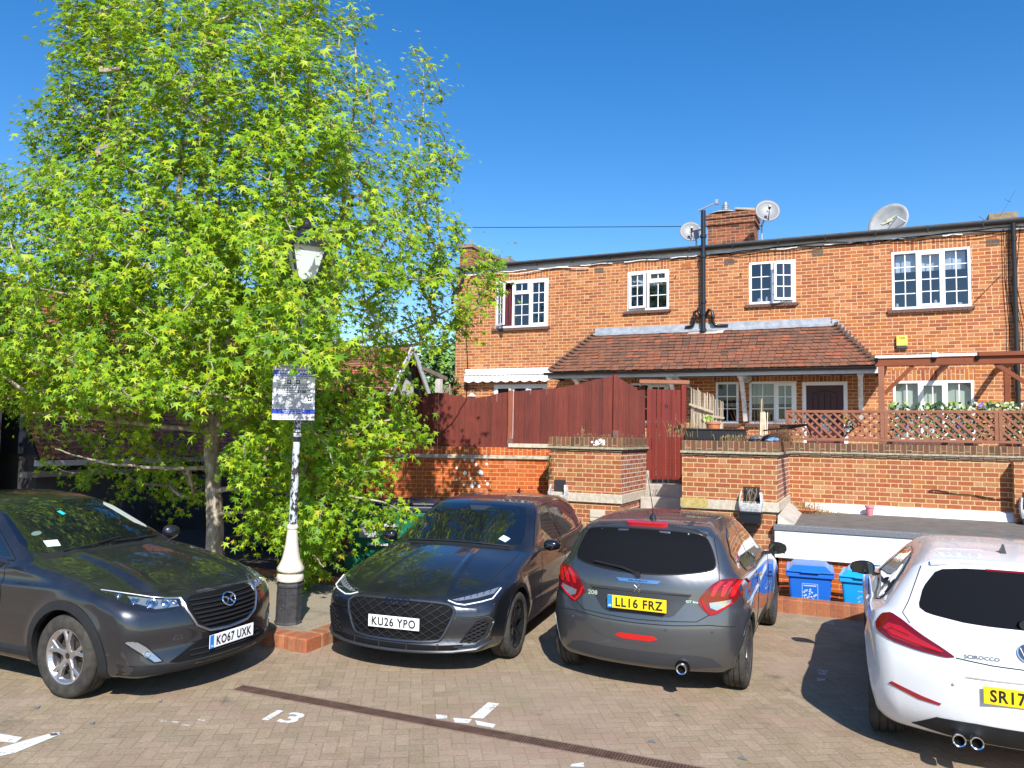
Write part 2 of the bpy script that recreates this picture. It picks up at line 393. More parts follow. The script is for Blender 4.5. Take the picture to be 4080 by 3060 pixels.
# block paving, 45 degree herringbone of weathered grey-brown blocks
def paving():
    t = T('block paving'); P = t.wpos(); x, y, z = t.xyz(P)
    a = math.radians(32); w_ = .1
    wb = t.noise(P, 4, 2)
    u = (x*math.cos(a)+y*math.sin(a))/w_+(wb-.5)*.12; v = (y*math.cos(a)-x*math.sin(a))/w_+(t.noise(t.vadd(P, (5., 5., 5.)), 4, 2)-.5)*.12
    i, j = u.floor(), v.floor(); fu, fv = u-i, v-j; m = (i-j).mod(4)
    is0, is1, is2, is3 = (m.lt(.5), m.gt(.5)*m.lt(1.5), m.gt(1.5)*m.lt(2.5), m.gt(2.5))
    L = fu+is1*9.; R_ = (1-fu)+is0*9.; B = fv+is2*9.; U_ = (1-fv)+is3*9.
    d = L.min(R_).min(B).min(U_)
    idx = i-is1; idy = j-is2
    r = t.white(t.vec(idx, idy, is2+is3)); r2 = t.white(t.vec(idx, idy, is2+is3+4.))
    tones = [rgb(c) for c in ((160, 142, 118), (153, 136, 112), (167, 149, 124), (158, 138, 116), (148, 132, 108), (164, 143, 122))]
    col = t.ramp(r, [(q/len(tones), c) for q, c in enumerate(tones)], 'CONSTANT')
    col = t.mix(.35, col, t.ramp(t.noise(P, .35, 4, .6), [(.35, rgb((158, 132, 116))), (.65, rgb((146, 138, 112)))]))
    col = t.mix(.9, col, t.ramp(t.noise(P, 42, 6, .85), [(.32, .6), (.68, 1.32)]), 'MULTIPLY')
    joint = t.sstep(d+(t.noise(P, 40, 3)-.5)*.12, .0, .075)
    fill = t.noise(P, 3., 4, .6)
    jc = t.mix(fill, rgb((104, 92, 70)), rgb((142, 126, 100)))
    col = t.mix(joint*.62+.10+t.sstep(fill, .38, .66)*.28, jc, col)
    # pink-grey drift over the front, moss in patches, pale flecks and litter
    col = t.mix(t.sstep(t.noise(P, .6, 5, .6), .52, .68)*.4, col, rgb((122, 118, 82)))
    col = t.mix(t.sstep(t.noise(t.vadd(P, (9., 3., 0.)), .5, 4, .6), .52, .7)*.45, col, rgb((158, 136, 124)))
    fl = t.sstep(t.voro(P, 22), .12, .05)*t.sstep(t.noise(P, 1.6, 3), .36, .6)
    col = t.mix(fl*.75, col, rgb((206, 198, 184)))
    fl2 = t.sstep(t.voro(t.vadd(P, (2., 7., 0.)), 7), .07, .04)*t.sstep(t.noise(t.vadd(P, (4., 4., 4.)), 1.1, 3), .5, .6)
    col = t.mix(fl2*.8, col, rgb((86, 74, 52)))
    st = t.sstep(t.noise(t.vadd(P, (1., 8., 3.)), 1.1, 6, .7), .56, .74)
    col = t.mix(st*.45, col, rgb((84, 76, 66)))
    oil = t.sstep(t.noise(t.vadd(P, (31., 5., 0.)), 1.7, 5, .6), .62, .74)
    col = t.mix(oil*.5, col, rgb((58, 54, 50)))
    pk = t.sstep(t.noise(t.scale(P, (.5, 2.2, 1.)), 1.1, 4, .6), .5, .66)
    col = t.mix(pk*.3, col, rgb((150, 118, 106)))
    t.set(base=col, rough=.88, spec=.25); t.bump(joint*.6+t.noise(P, 120, 3)*.5, .55, .006)
    return t.mat
M_PAVE = paving()
def pavement():
    t = T('tarmac pavement'); P = t.wpos()
    col = t.ramp(t.noise(P, 60, 5, .75), [(.3, rgb((112, 104, 90))), (.7, rgb((176, 164, 144)))])
    col = t.mix(t.sstep(t.noise(P, 2.2, 5, .65), .5, .7)*.5, col, rgb((96, 92, 80)))
    lit = t.sstep(t.voro(P, 9), .16, .08)*t.sstep(t.noise(P, 2.5, 3), .45, .6)
    col = t.mix(lit*.7, col, rgb((98, 62, 40)))
    t.set(base=col, rough=.9, spec=.25); t.bump(t.noise(P, 90, 4), .5, .006); return t.mat
M_PAVT = pavement()
M_SOIL = mat('dark soil', (.055, .04, .028), .95, var=.5, vs=14, bump=.6)
M_YARD = mat('yard slabs', (.34, .31, .27), .9, var=.2, vs=5)
def worn_paint():
    t = T('worn white road paint'); P = t.wpos()
    n = t.noise(P, 30, 5, .8); n2 = t.noise(P, 7, 4, .7)
    a = t.sstep(n*.5+n2*.5, .37, .46)*.92
    t.set(base=t.mix(n, (.62, .61, .58), (.82, .81, .79)), rough=.7, alpha=a); return t.mat
M_MARK = worn_paint()
def faint_paint():
    t = T('nearly gone road paint'); P = t.wpos()
    n = t.noise(P, 26, 5, .8)
    t.set(base=(.62, .6, .58), rough=.8, alpha=t.sstep(n, .47, .53)*.8); return t.mat
M_MARKF = faint_paint()
M_RUST = None
def grate_mat():
    t = T('rusty drain grating'); P = t.obj(); x, y, z = t.xyz(P)
    g = (x/.022).frac(); h = (y/.03).frac()
    hole = t.sstep((g-.5).abs(), .25, .2)*t.sstep((h-.5).abs(), .35, .3)
    col = t.ramp(t.noise(P, 9, 5, .7), [(.3, rgb((74, 56, 46))), (.55, rgb((100, 76, 62))), (.75, rgb((122, 94, 80)))])
    col = t.mix(hole*.85, col, (.02, .016, .013)); t.set(base=col, rough=.85, spec=.3); t.bump(1-hole, .7, .01); return t.mat
M_GRATE = grate_mat()
def peel_paint():
    t = T('peeling white over black'); P = t.obj()
    n = t.noise(t.scale(P, (1., 1., .5)), 16, 6, .72); x, y, z = t.xyz(P)
    a = t.sstep(n, .47, .5)
    t.set(base=t.mix(a, rgb((48, 46, 46)), rgb((196, 202, 206))), rough=.6); t.bump(a, .4, .004); return t.mat
M_PEEL = peel_paint()
def cream_paint():
    t = T('chipped cream paint'); P = t.obj(); n = t.noise(P, 22, 6, .75)
    a = t.sstep(n, .33, .36)
    t.set(base=t.mix(a, rgb((60, 56, 52)), rgb((214, 204, 186))), rough=.6); t.bump(a, .3, .003); return t.mat
M_CREAM = cream_paint()
M_LBASE = mat('worn black lamp base', (.045, .045, .05), .6, var=.35, vs=18, bump=.2)
M_LGLASS = mat('frosted lantern glass', (.62, .66, .68), .35)
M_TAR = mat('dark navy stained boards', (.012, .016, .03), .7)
M_TIMBW = mat('grey white barge board', (.55, .56, .58), .6)
M_GREEN = mat('green plastic bin', (.008, .16, .09), .4, coat=.2)
M_NAVYL = mat('dark bin lid', (.02, .025, .045), .45)
M_BLUE1 = mat('royal blue bin plastic', (.014, .14, .60), .38, coat=.15)
M_BLUE2 = mat('sky blue bin plastic', (.010, .33, .72), .4, coat=.15)
M_BINW = mat('white bin print', (.45, .60, .82), .6)
M_WALLBACK = mat('shade darkened block wall', (.045, .045, .05), .9, var=.25, vs=5)  # deep shadow under the eaves and foliage put into a near black colour
# ---------------------------------------------------------------- ground
def wall_holes(mb, x0, x1, z0, z1, y0, y1, holes, mi=0, axis='y'):
    xs = sorted({x0, x1, *[h[0] for h in holes], *[h[1] for h in holes]}); zs = sorted({z0, z1, *[h[2] for h in holes], *[h[3] for h in holes]})
    xs = [x for x in xs if x0 <= x <= x1]; zs = [z for z in zs if z0 <= z <= z1]
    def solid(i, j):
        if not (0 <= i < len(xs)-1 and 0 <= j < len(zs)-1): return False
        cx, cz = (xs[i]+xs[i+1])/2, (zs[j]+zs[j+1])/2
        return not any(h[0] < cx < h[1] and h[2] < cz < h[3] for h in holes)
    def P(x, y, z): return {'y': (x, y, z), 'z': (x, z, y)}[axis]
    for i in range(len(xs)-1):
        for j in range(len(zs)-1):
            if not solid(i, j): continue
            a, b, c, d = xs[i], xs[i+1], zs[j], zs[j+1]
            mb.add([P(a, y0, c), P(b, y0, c), P(b, y0, d), P(a, y0, d)], [(0, 1, 2, 3)], mi)
            mb.add([P(a, y1, c), P(a, y1, d), P(b, y1, d), P(b, y1, c)], [(0, 1, 2, 3)], mi)
            for (di, dj, p, q) in ((-1, 0, (a, c), (a, d)), (1, 0, (b, d), (b, c)), (0, -1, (b, c), (a, c)), (0, 1, (a, d), (b, d))):
                if not solid(i+di, j+dj):
                    mb.add([P(p[0], y0, p[1]), P(q[0], y0, q[1]), P(q[0], y1, q[1]), P(p[0], y1, p[1])], [(0, 1, 2, 3)], mi)
    return mb
FD = 17.86          # house front
YZ = 1.40           # yard level
g = MB(); wall_holes(g, -60, 40, -40, 60, 0, -.05, [(-1.27, 9., 10.62, 13.9)], axis='z')
g = MB(); 
for a, b, c, d in ((-60, 40, -40, 10.5), (-60, -1.2, 10.5, 60), (9, 40, 10.5, 60), (-1.2, 9, 14.0, 60)):
    g.add([(a, c, 0), (b, c, 0), (b, d, 0), (a, d, 0)], [(0, 1, 2, 3)])
tag(g.build('ground', M_PAVE, fix=False), kind='structure')
g = MB(); g.box(-1.6, 9.2, 10.5, 14.2, -.75, -.55); tag(g.build('ground', M_CONC), kind='structure')
# raised pavement round the lamp
g = MB(); g.box(-14.5, -5.42, 6.42, 8.55, -.1, .118); g.box(-5.42, -5.22, 6.42, 8.55, -.1, .114)
tag(g.build('pavement', M_PAVT), kind='structure')
g = MB(); g.box(-14.5, -5.2, 8.7, 12.9, -.1, .16); tag(g.build('planting_bed', M_SOIL), kind='structure')
k = thing('kerb', 'low orange brick kerb edging the pavement round the lamp post', 'kerb', (-5.3, 6.3, 0))
g = MB(); g.box(-5.29, -5.09, 6.425, 11.9, -.02, .135); shift(g, 5.3, -6.3); g.build('kerb_run', M_KERBY, k, bevel=.012)
g = MB(); g.box(-14.5, -5.292, 6.192, 6.40, -.02, .132); shift(g, 5.3, -6.3); g.build('kerb_run', M_KERB, k, bevel=.012)
g = MB(); g.box(-5.33, -5.085, 6.17, 6.42, -.02, .137); shift(g, 5.3, -6.3); g.build('corner_block', M_KERB, k, bevel=.015)
g = MB(); g.box(-14.5, -5.3, 8.55, 8.70, -.02, .20)
tag(g.build('bed_edging', M_KERB, bevel=.01), 'dark red brick edging in front of the bed under the tree', 'edging')
g = MB(); g.box(-1.27, 9., 10.42, 10.62, -.6, .17)
tag(g.build('low_brick_wall', M_KERB, bevel=.01), 'knee high orange brick kerb in front of the blue bins', 'kerb')
# drainage channel and painted marks
dr = MB(); dr.box(0, 6.2, -.055, .055, -.004, .006)
tag(dr.build('drain_channel', M_GRATE, loc=(-4.91, 5.10, 0), rot=(0, 0, math.radians(2.3))), 'long rusty slotted drain channel across the block paving', 'drain')
dr = MB(); dr.box(-.05, 6.25, -.080, -.062, 0, .004); dr.box(-.05, 6.25, .062, .080, 0, .004)
tag(dr.build('drain_edge', mat('reddish edging', rgb((130, 108, 94)), .9, var=.25, vs=14), loc=(-4.91, 5.10, 0), rot=(0, 0, math.radians(2.3))), 'thin reddish concrete edges along the rusty drain channel', 'drain edge')
def flat(name, polys, label, m=None, z=.004):
    b = MB()
    for p in polys: b.add([(x, y, z) for x, y in p], [tuple(range(len(p)))])
    return tag(b.build(name, m or M_MARK), label, 'road marking')
def at(x, y, z=0.):
    "ground point seen at photo pixel (x, y) - used only to lay the painted marks"
    d = FW+RT*((x-2040)/FPX)-UP*((y-1530)/FPX); t = (z-CAMH)/d.z; return d.x*t, d.y*t
def quad(*px): return [at(*p) for p in px]
flat('painted_mark', [quad((1925, 2865), (1990, 2805), (1945, 2800), (1870, 2862)), quad((1805, 2862), (1880, 2868), (1868, 2884), (1812, 2880)), quad((1893, 2872), (1975, 2888), (1965, 2902), (1900, 2890)), quad((1735, 2848), (1780, 2852), (1783, 2864), (1740, 2866))],
     'white painted T mark beside the drain channel')
flat('painted_mark', [quad((0, 2925), (90, 2940), (60, 2962), (-60, 2952)), quad((90, 2955), (215, 2920), (240, 2928), (60, 3002), (0, 3015), (-60, 3000)), quad((195, 2925), (240, 2920), (228, 2932), (205, 2934))], 'large white T mark at the left edge of the picture')
flat('painted_mark', [quad((632, 2868), (670, 2869), (662, 2878), (630, 2877)), quad((680, 2872), (715, 2876), (710, 2884), (684, 2880)), quad((722, 2886), (758, 2889), (752, 2896), (722, 2893)), quad((780, 2862), (822, 2868), (815, 2876), (790, 2872))], 'broken white dashes left of the bay number', M_MARKF)
flat('painted_mark', [quad((2280, 3046), (2325, 3040), (2328, 3058), (2270, 3056))], 'small white patch of paint at the bottom edge of the picture')
flat('painted_mark', [quad((3258, 2668), (3300, 2672), (3290, 2690), (3262, 2690)), quad((3252, 2700), (3290, 2705), (3284, 2716), (3256, 2714))], 'faint white marks in the shadow of the white car', M_MARKF)
flat('painted_mark', [quad((3290, 2474), (3330, 2478), (3322, 2490), (3298, 2488))], 'small white paint patch by the low brick kerb', M_MARKF)
b = MB(); o3 = at(1135, 2858); xd = Vector((*at(1200, 2868), 0))-Vector((*at(1070, 2850), 0)); yd = Vector((*at(1150, 2834), 0))-Vector((*at(1100, 2884), 0))
xd = xd.normalized(); yd = (yd-xd*yd.dot(xd)).normalized()
add_text(b, "13", .22, frame_mtx((o3[0], o3[1], .004), xd, yd), wfix=.27, bold=.03)
tag(b.build('painted_number', M_MARK), 'worn white bay number 13 painted on the paving', 'road marking')
rng = random.Random(4)
for i, (px, py, s_) in enumerate(((150, 2822, .035), (640, 2798, .025), (2600, 2957, .035), (2960, 3025, .035), (2700, 2850, .03), (370, 2885, .03))):
    x, y = at(px, py); b = MB()
    b.add([(x-s_, y-.3*s_, .004), (x+.9*s_, y-.5*s_, .004), (x-.3*s_, y+.8*s_, .012)], [(0, 1, 2)])
    tag(b.build('litter_scrap', mat('grey blue scrap', (.13, .14, .155), .7)), ['grey scrap lying left near the faded line', 'tiny grey scrap under the nose of the left car', 'small grey blue scrap between drain and grey hatchback', 'pale scrap on the paving near the picture foot', 'faint grey scrap in front of the grey hatchback', 'thin grey strip on the paving left of the dashes'][i], 'litter')

# ---------------------------------------------------------------- the terrace
H_ = thing('brick_terrace', 'two storey orange brick terrace with white windows and flat black edged roof', 'building', (-4, FD, YZ))
def hb(mb, name, m, parent=None, **k):
    "a part of the terrace; verts given in site metres"
    shift(mb, 4, -FD, -YZ); p = parent or H_
    return mb.build(name, m, p, **k)
WIN = dict(w1=(-8.84, -7.35, 4.95, 6.19), w2=(-5.27, -4.26, 5.22, 6.18), w3=(-2.42, -1.43, 5.22, 6.18), w4=(.48, 1.92, 4.94, 6.17),
           lw=(.47, 1.93, 2.2, 3.44), d3=(-2.43, -1.43, 2.53, 3.47), d2=(-3.17, -2.66, 2.53, 3.47), d1=(-5.2, -4.26, 2.53, 3.47),
           pt=(-8.84, -7.35, 1.42, 3.48), dr=(-1.31, -.40, 1.42, 3.45))
HX0, HX1, HZ = -10.02, 12.0, 6.46
m = MB(); wall_holes(m, HX0, HX1, YZ-.1, HZ, FD, FD+.26, list(WIN.values())); hb(m, 'front_wall', M_FAC)
m = MB(); m.box(HX0, HX0+.26, FD+.262, FD+7, 0, HZ); hb(m, 'end_wall', M_FAC)
m = MB(); m.box(HX0+.1, HX1, FD+.1, FD+7.2, HZ+.02, HZ+.20); hb(m, 'flat_roof', M_FELT)
# soldier courses over the openings
m = MB()
for kx in ('w1', 'w2', 'w3', 'w4', 'lw'):
    x0, x1, z0, z1 = WIN[kx]; m.box(x0-.03, x1+.03, FD-.003, FD+.1, z1+.004, z1+.225)
hb(m, 'soldier_course', M_SOLD)
m = MB()
for kx in ('d1', 'd2', 'd3', 'dr', 'pt'):
    x0, x1, z0, z1 = WIN[kx]; m.box(x0-.03, x1+.03, FD-.003, FD+.1, z1+.004, z1+.18)
hb(m, 'soldier_course', M_SOLD)
# gutter, fascia
m = MB(); m.box(HX0-.02, HX1, FD-.03, FD-.005, HZ-.02, HZ+.10); hb(m, 'fascia_board', mat('grey white fascia paint', (.60, .60, .62), .5, var=.12, vs=5))
m = MB()
for i in range(12):
    a = HX0+.15+i*1.13; b = a+rng.uniform(.35, .9)
    m.tube([(a+(b-a)*q/6, FD-.036, HZ-.028+.012*math.sin(q*1.3+i)) for q in range(7)], [.010+.004*rng.random() for _ in range(7)], 5)
hb(m, 'flaking_paint_edge', mat('bright white paint', (.88, .88, .88), .5))
m = MB(); prof = [(math.cos(t)*.062, math.sin(t)*.062) for t in [math.pi+i*math.pi/8 for i in range(9)]]
m.prism([(a, b) for a, b in prof]+[(.062, .02), (-.062, .02)], HX0-.06, HX1, 'x')
m.v = [(x, y+FD-.1, z+HZ+.14) for x, y, z in m.v]; hb(m, 'gutter', M_BLKP, smooth=True)
m = MB(); m.box(HX0-.02, HX1, FD-.06, FD+.12, HZ+.17, HZ+.215); m.box(HX0-.02, HX1, FD-.065, FD-.03, HZ+.13, HZ+.17)
hb(m, 'roof_edge_trim', mat('dark roof edge', (.075, .078, .085), .7, var=.3, vs=9))
m = MB()
for i in range(22): x = HX0+.4+i*.98; m.box(x-.012, x+.012, FD-.165, FD-.02, HZ+.07, HZ+.17)
hb(m, 'gutter_bracket', M_BLKP)
# cables sagging along the fascia
def cable(pts, r, m=None, label=None, part=True, name='cable'):
    b = MB(); b.tube(pts, r, 5)
    return hb(b, name, m or M_BLKP)
for q, (off, ph, mm) in enumerate(((.0, 0, M_BLK), (-.04, 2, M_BLK), (.02, 4, M_BLK))):
    x0 = -6.2 if q == 0 else -3.3
    cable([(x0+i*.3, FD-.045-.01*q, HZ-.02+off+.035*math.sin(i*.55+ph)+.012*math.sin(i*1.7)) for i in range(int((HX1-x0)/.3))], .009, mm)
cable([(-9.62+i*.28, FD-.05, HZ-.07+.04*math.sin(i*.9)) for i in range(13)], .011, M_UPVC)
cable([(-9.55, FD-.03, HZ-.05), (-9.68, FD-.03, HZ-.25), (-9.70, FD-.03, 5.2), (-9.62, FD-.03, 4.0), (-9.64, FD-.03, 3.0)], .012, M_BLK)
for q in range(4):
    xo = 2.5+.09*q
    cable([(xo, FD-.05-.02*q, HZ), (xo-.03*q, FD-.05, 5.4), (xo+.05, FD-.06, 4.5), (xo+.03, FD-.05, 3.6)], .008, M_BLK)
cable([(2.45, FD-.03, 5.55), (1.95, FD-.03, 5.0)], .005, M_BLK)

def wframe(name, key, lights, proud=.012, curtain=None, parent=None, glass=None, sillm=True, reveal=True, blind=None, pot=False):
    """lights: (relative width, cols, rows, kind); kinds: f fixed, s sash, t sash with small toplight, o open casement"""
    x0, x1, z0, z1 = WIN[key]; y0 = FD-proud; yb = FD+.055; fw = .052; glass = glass or M_PANE
    fr = MB(); fr.box(x0, x0+fw, y0, yb, z0, z1); fr.box(x1-fw, x1, y0, yb, z0, z1); fr.box(x0+fw, x1-fw, y0, yb, z1-fw, z1); fr.box(x0+fw, x1-fw, y0, yb, z0, z0+fw)
    W_ = sum(l[0] for l in lights); cur = x0+fw*.5; span = x1-x0-fw; panes = []; sash = []
    for n_, (rw, c, r, kind) in enumerate(lights):
        a, b = cur, cur+span*rw/W_; cur = b
        if n_ < len(lights)-1: fr.box(b-fw*.5, b+fw*.5, y0+.001, yb-.001, z0+fw, z1-fw)
        ia, ib, za, zb = a+fw*.5, b-fw*.5, z0+fw, z1-fw
        def glaze(ia, ib, za, zb, c, r, yg, mb, bar=.011):
            panes.append((ia, ib, za, zb, yg))
            for q in range(1, c): x = ia+(ib-ia)*q/c; mb.box(x-bar, x+bar, yg-.012, yg-.002, za, zb)
            for q in range(1, r): z = za+(zb-za)*q/r; mb.box(ia, ib, yg-.0125, yg-.0025, z-bar, z+bar)
        if kind == 'f': glaze(ia, ib, za, zb, c, r, FD+.03, fr)
        elif kind == 's':
            s = MB(); t = .05; yy = y0-.012; s.box(ia-.012, ia+t, yy, yb-.02, za-.012, zb+.012); s.box(ib-t, ib+.012, yy, yb-.02, za-.012, zb+.012)
            s.box(ia+t, ib-t, yy, yb-.02, zb-t, zb+.012); s.box(ia+t, ib-t, yy, yb-.02, za-.012, za+t); glaze(ia+t, ib-t, za+t, zb-t, c, r, FD+.02, s); sash.append((s, None))
        elif kind == 't':
            zt = za+(zb-za)*.74; fr.box(ia, ib, y0, yb, zt-fw*.5, zt+fw*.5); glaze(ia+.02, ib-.02, za, zt-fw*.5, c, r-1, FD+.03, fr)
            s = MB(); t = .04; yy = y0-.012; A, B, Cz, Dz = ia, ib, zt+fw*.5, zb
            s.box(A-.01, A+t, yy, yb-.02, Cz, Dz); s.box(B-t, B+.01, yy, yb-.02, Cz, Dz); s.box(A+t, B-t, yy, yb-.02, Dz-t, Dz); s.box(A+t, B-t, yy, yb-.02, Cz, Cz+t)
            glaze(A+t, B-t, Cz+t, Dz-t, c, 1, FD+.02, s); sash.append((s, None))
        elif kind[0] == 'o':       # casement swung out: hinge side and angle
            hinge, ang = (ia, float(kind[2:])) if kind[1] == 'l' else (ib, -float(kind[2:]))
            wd = ib-ia; sgn = 1 if kind[1] == 'l' else -1; t = .05; s = MB()
            def bx(p, q, ya, yb2, c0, c1): s.box(min(sgn*p, sgn*q), max(sgn*p, sgn*q), ya, yb2, c0, c1)
            bx(0, t, -.03, .02, za, zb); bx(wd-t, wd, -.03, .02, za, zb); bx(t, wd-t, -.03, .02, zb-t, zb); bx(t, wd-t, -.03, .02, za, za+t)
            for q in range(1, c): bx(t+(wd-2*t)*q/c-.01, t+(wd-2*t)*q/c+.01, -.012, -.002, za+t, zb-t)
            for q in range(1, r): bx(t, wd-t, -.0125, -.0025, za+t+(zb-za-2*t)*q/r-.01, za+t+(zb-za-2*t)*q/r+.01)
            sash.append((s, (hinge, y0-.01, ang))); gl = MB(); xa, xb = sorted((sgn*t, sgn*(wd-t))); gl.add([(xa, .0, za+t), (xb, .0, za+t), (xb, .0, zb-t), (xa, .0, zb-t)], [(0, 1, 2, 3)])
            sash.append((gl, (hinge, y0-.01, ang, 'g')))
    P = parent or H_
    base = hb(fr, name, M_UPVC, P, bevel=.004)
    gm = MB()
    for a, b, c_, d_, yg in panes: gm.add([(a, yg, c_), (b, yg, c_), (b, yg, d_), (a, yg, d_)], [(0, 1, 2, 3)])
    hb(gm, 'pane', glass, base)
    for s, rot in sash:
        if rot is None: hb(s, 'casement', M_UPVC, base, bevel=.004)
        else:
            R = Matrix.Rotation(math.radians(-rot[2]), 3, 'Z'); s.v = [tuple((R @ Vector((x, y, 0)))+Vector((rot[0], rot[1], z))) for x, y, z in s.v]
            hb(s, 'casement' if len(rot) == 3 else 'pane', M_UPVC if len(rot) == 3 else glass, base)
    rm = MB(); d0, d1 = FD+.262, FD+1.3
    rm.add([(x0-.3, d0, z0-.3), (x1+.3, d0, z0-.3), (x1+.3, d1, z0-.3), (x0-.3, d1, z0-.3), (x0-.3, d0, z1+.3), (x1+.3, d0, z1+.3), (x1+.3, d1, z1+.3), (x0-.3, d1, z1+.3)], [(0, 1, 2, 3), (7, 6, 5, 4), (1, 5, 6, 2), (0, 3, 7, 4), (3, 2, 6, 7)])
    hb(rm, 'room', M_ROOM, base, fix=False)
    if curtain:
        for (a, b, c_, d_, mm) in curtain:
            cm = MB(); n_ = 14
            vs = []
            for i in range(n_+1):
                x = a+(b-a)*i/n_; y = FD+.13+.018*math.sin(i*2.1); vs += [(x, y, c_), (x, y, d_)]
            cm.add(vs, [(2*i, 2*i+2, 2*i+3, 2*i+1) for i in range(n_)]); hb(cm, 'curtain', mm, base, fix=False)
    if sillm:
        sm = MB(); sm.box(x0-.09, x1+.06, FD-.05, FD+.02, z0-.05, z0-.006)
        n_ = int((x1-x0+.15)/.085)
        for i in range(n_): xx = x0-.08+i*.085; sm.box(xx+.004, xx+.078, FD-.062, FD-.0, z0-.075, z0-.052)
        hb(sm, 'sill', M_SILL, base)
    return base
x0, x1, z0, z1 = WIN['w1']
wframe('window', 'w1', [(1, 2, 4, 'ol38'), (1, 2, 4, 't'), (1, 2, 4, 's')], curtain=[(x0+.05, x0+.55, z0, z1, M_CURT)])
x0, x1, z0, z1 = WIN['w2']
w2 = wframe('window', 'w2', [(1, 2, 3, 'ol9'), (1, 2, 3, 't')], curtain=[(x0+.08, x1-.08, z1-.36, z1-.05, mat('net curtain', (.6, .62, .6), .9))])
wframe('window', 'w3', [(1, 2, 3, 'f'), (1, 2, 3, 'or22')])
x0, x1, z0, z1 = WIN['w4']
w4 = wframe('window', 'w4', [(1, 2, 4, 'f'), (1.05, 2, 4, 's'), (1, 2, 4, 'f')], curtain=[(x0+.08, x1-.08, z1-.42, z1-.05, M_BLIND)])
x0, x1, z0, z1 = WIN['lw']
wframe('window', 'lw', [(1, 2, 2, 'f'), (1.05, 2, 2, 's'), (1, 2, 2, 'f')], curtain=[(x0+.05, x1-.05, z0, z1, M_BLINDG)], glass=M_PANE2)
wframe('window', 'd1', [(1, 2, 3, 'f'), (1, 2, 3, 's')], glass=M_PANE2)
x0, x1, z0, z1 = WIN['d2']
wframe('window', 'd2', [(1, 2, 3, 'f')], glass=M_PANE2)
x0, x1, z0, z1 = WIN['d3']
wframe('window', 'd3', [(1.25, 2, 3, 'f'), (1, 2, 3, 's')], glass=M_PANE2, curtain=[(x0+.05, x1-.05, z1-.5, z1-.05, M_BLINDG)])
wframe('patio_door', 'pt', [(1, 1, 1, 's'), (1, 1, 1, 's'), (1, 1, 1, 's')], sillm=False)
# ornaments on the sills
for (x, z, y, r, h) in ((1.3, 4.99, .12, .05, .14), (.58, 4.99, .12, .03, .1), (1.72, 4.99, .12, .06, .06), (-2.2, 5.27, .12, .07, .10), (-2.05, 5.27, .12, .035, .13)):
    m = MB(); m.lathe([(r*.8, 0), (r, h*.4), (r*.8, h*.8), (r*.35, h)], (0, 0, 0), 12)
    o = m.build('ornament', mat('pale ornament', (.62, .6, .58), .6), smooth=True, loc=(x, FD+y-.02, z))
    tag(o, {1.3: 'white rounded pot on the sill of the upper right window', .58: 'small white figure at the left end of the upper right window sill', 1.72: 'pale low ornament at the right end of the upper right window sill', -2.2: 'small grey basket on the sill behind the upper window by the pipe', -2.05: 'thin pale flower beside the basket on the upper window sill'}[x], 'ornament')
# front door
dd = MB(); x0, x1, z0, z1 = WIN['dr']; dd.box(x0, x0+.08, FD-.015, FD+.06, z0, z1); dd.box(x1-.08, x1, FD-.015, FD+.06, z0, z1); dd.box(x0+.08, x1-.08, FD-.015, FD+.06, z1-.08, z1)
df = hb(dd, 'door', M_UPVC, bevel=.004)
dd = MB(); dd.box(x0+.08, x1-.08, FD+.02, FD+.06, z0+.75, z1-.08); hb(dd, 'leaf', M_DOOR, df)
dd = MB(); dd.box(x0+.08, x1-.08, FD+.018, FD+.06, z0, z0+.748); hb(dd, 'lower_panel', M_MAROON, df)
dd = MB(); cxd = (x0+x1)/2
for i in range(5): xx = cxd-.24+i*.12; dd.box(xx-.004, xx+.004, FD+.012, FD+.0195, z0+.8, z1-.25-.05*abs(i-2)*.6)
dd.tube([(cxd-.26+.52*i/10, FD+.015, z1-.27+.07*math.sin(math.pi*i/10)) for i in range(11)], .006, 4); hb(dd, 'moulding', M_BLK, df)
dd = MB(); dd.box(cxd-.085, cxd+.085, FD+.008, FD+.019, z0+.95, z0+1.4); hb(dd, 'pane', mat('patterned door glass', (.10, .14, .17), .25), df)
dd = MB(); dd.bar((cxd-.04, FD+.004, z0+1.08), (cxd+.04, FD+.004, z0+1.18), .012, .004); dd.bar((cxd+.04, FD+.0, z0+1.08), (cxd-.04, FD+.0, z0+1.18), .012, .004); hb(dd, 'lead_cross', M_UPVC, df)
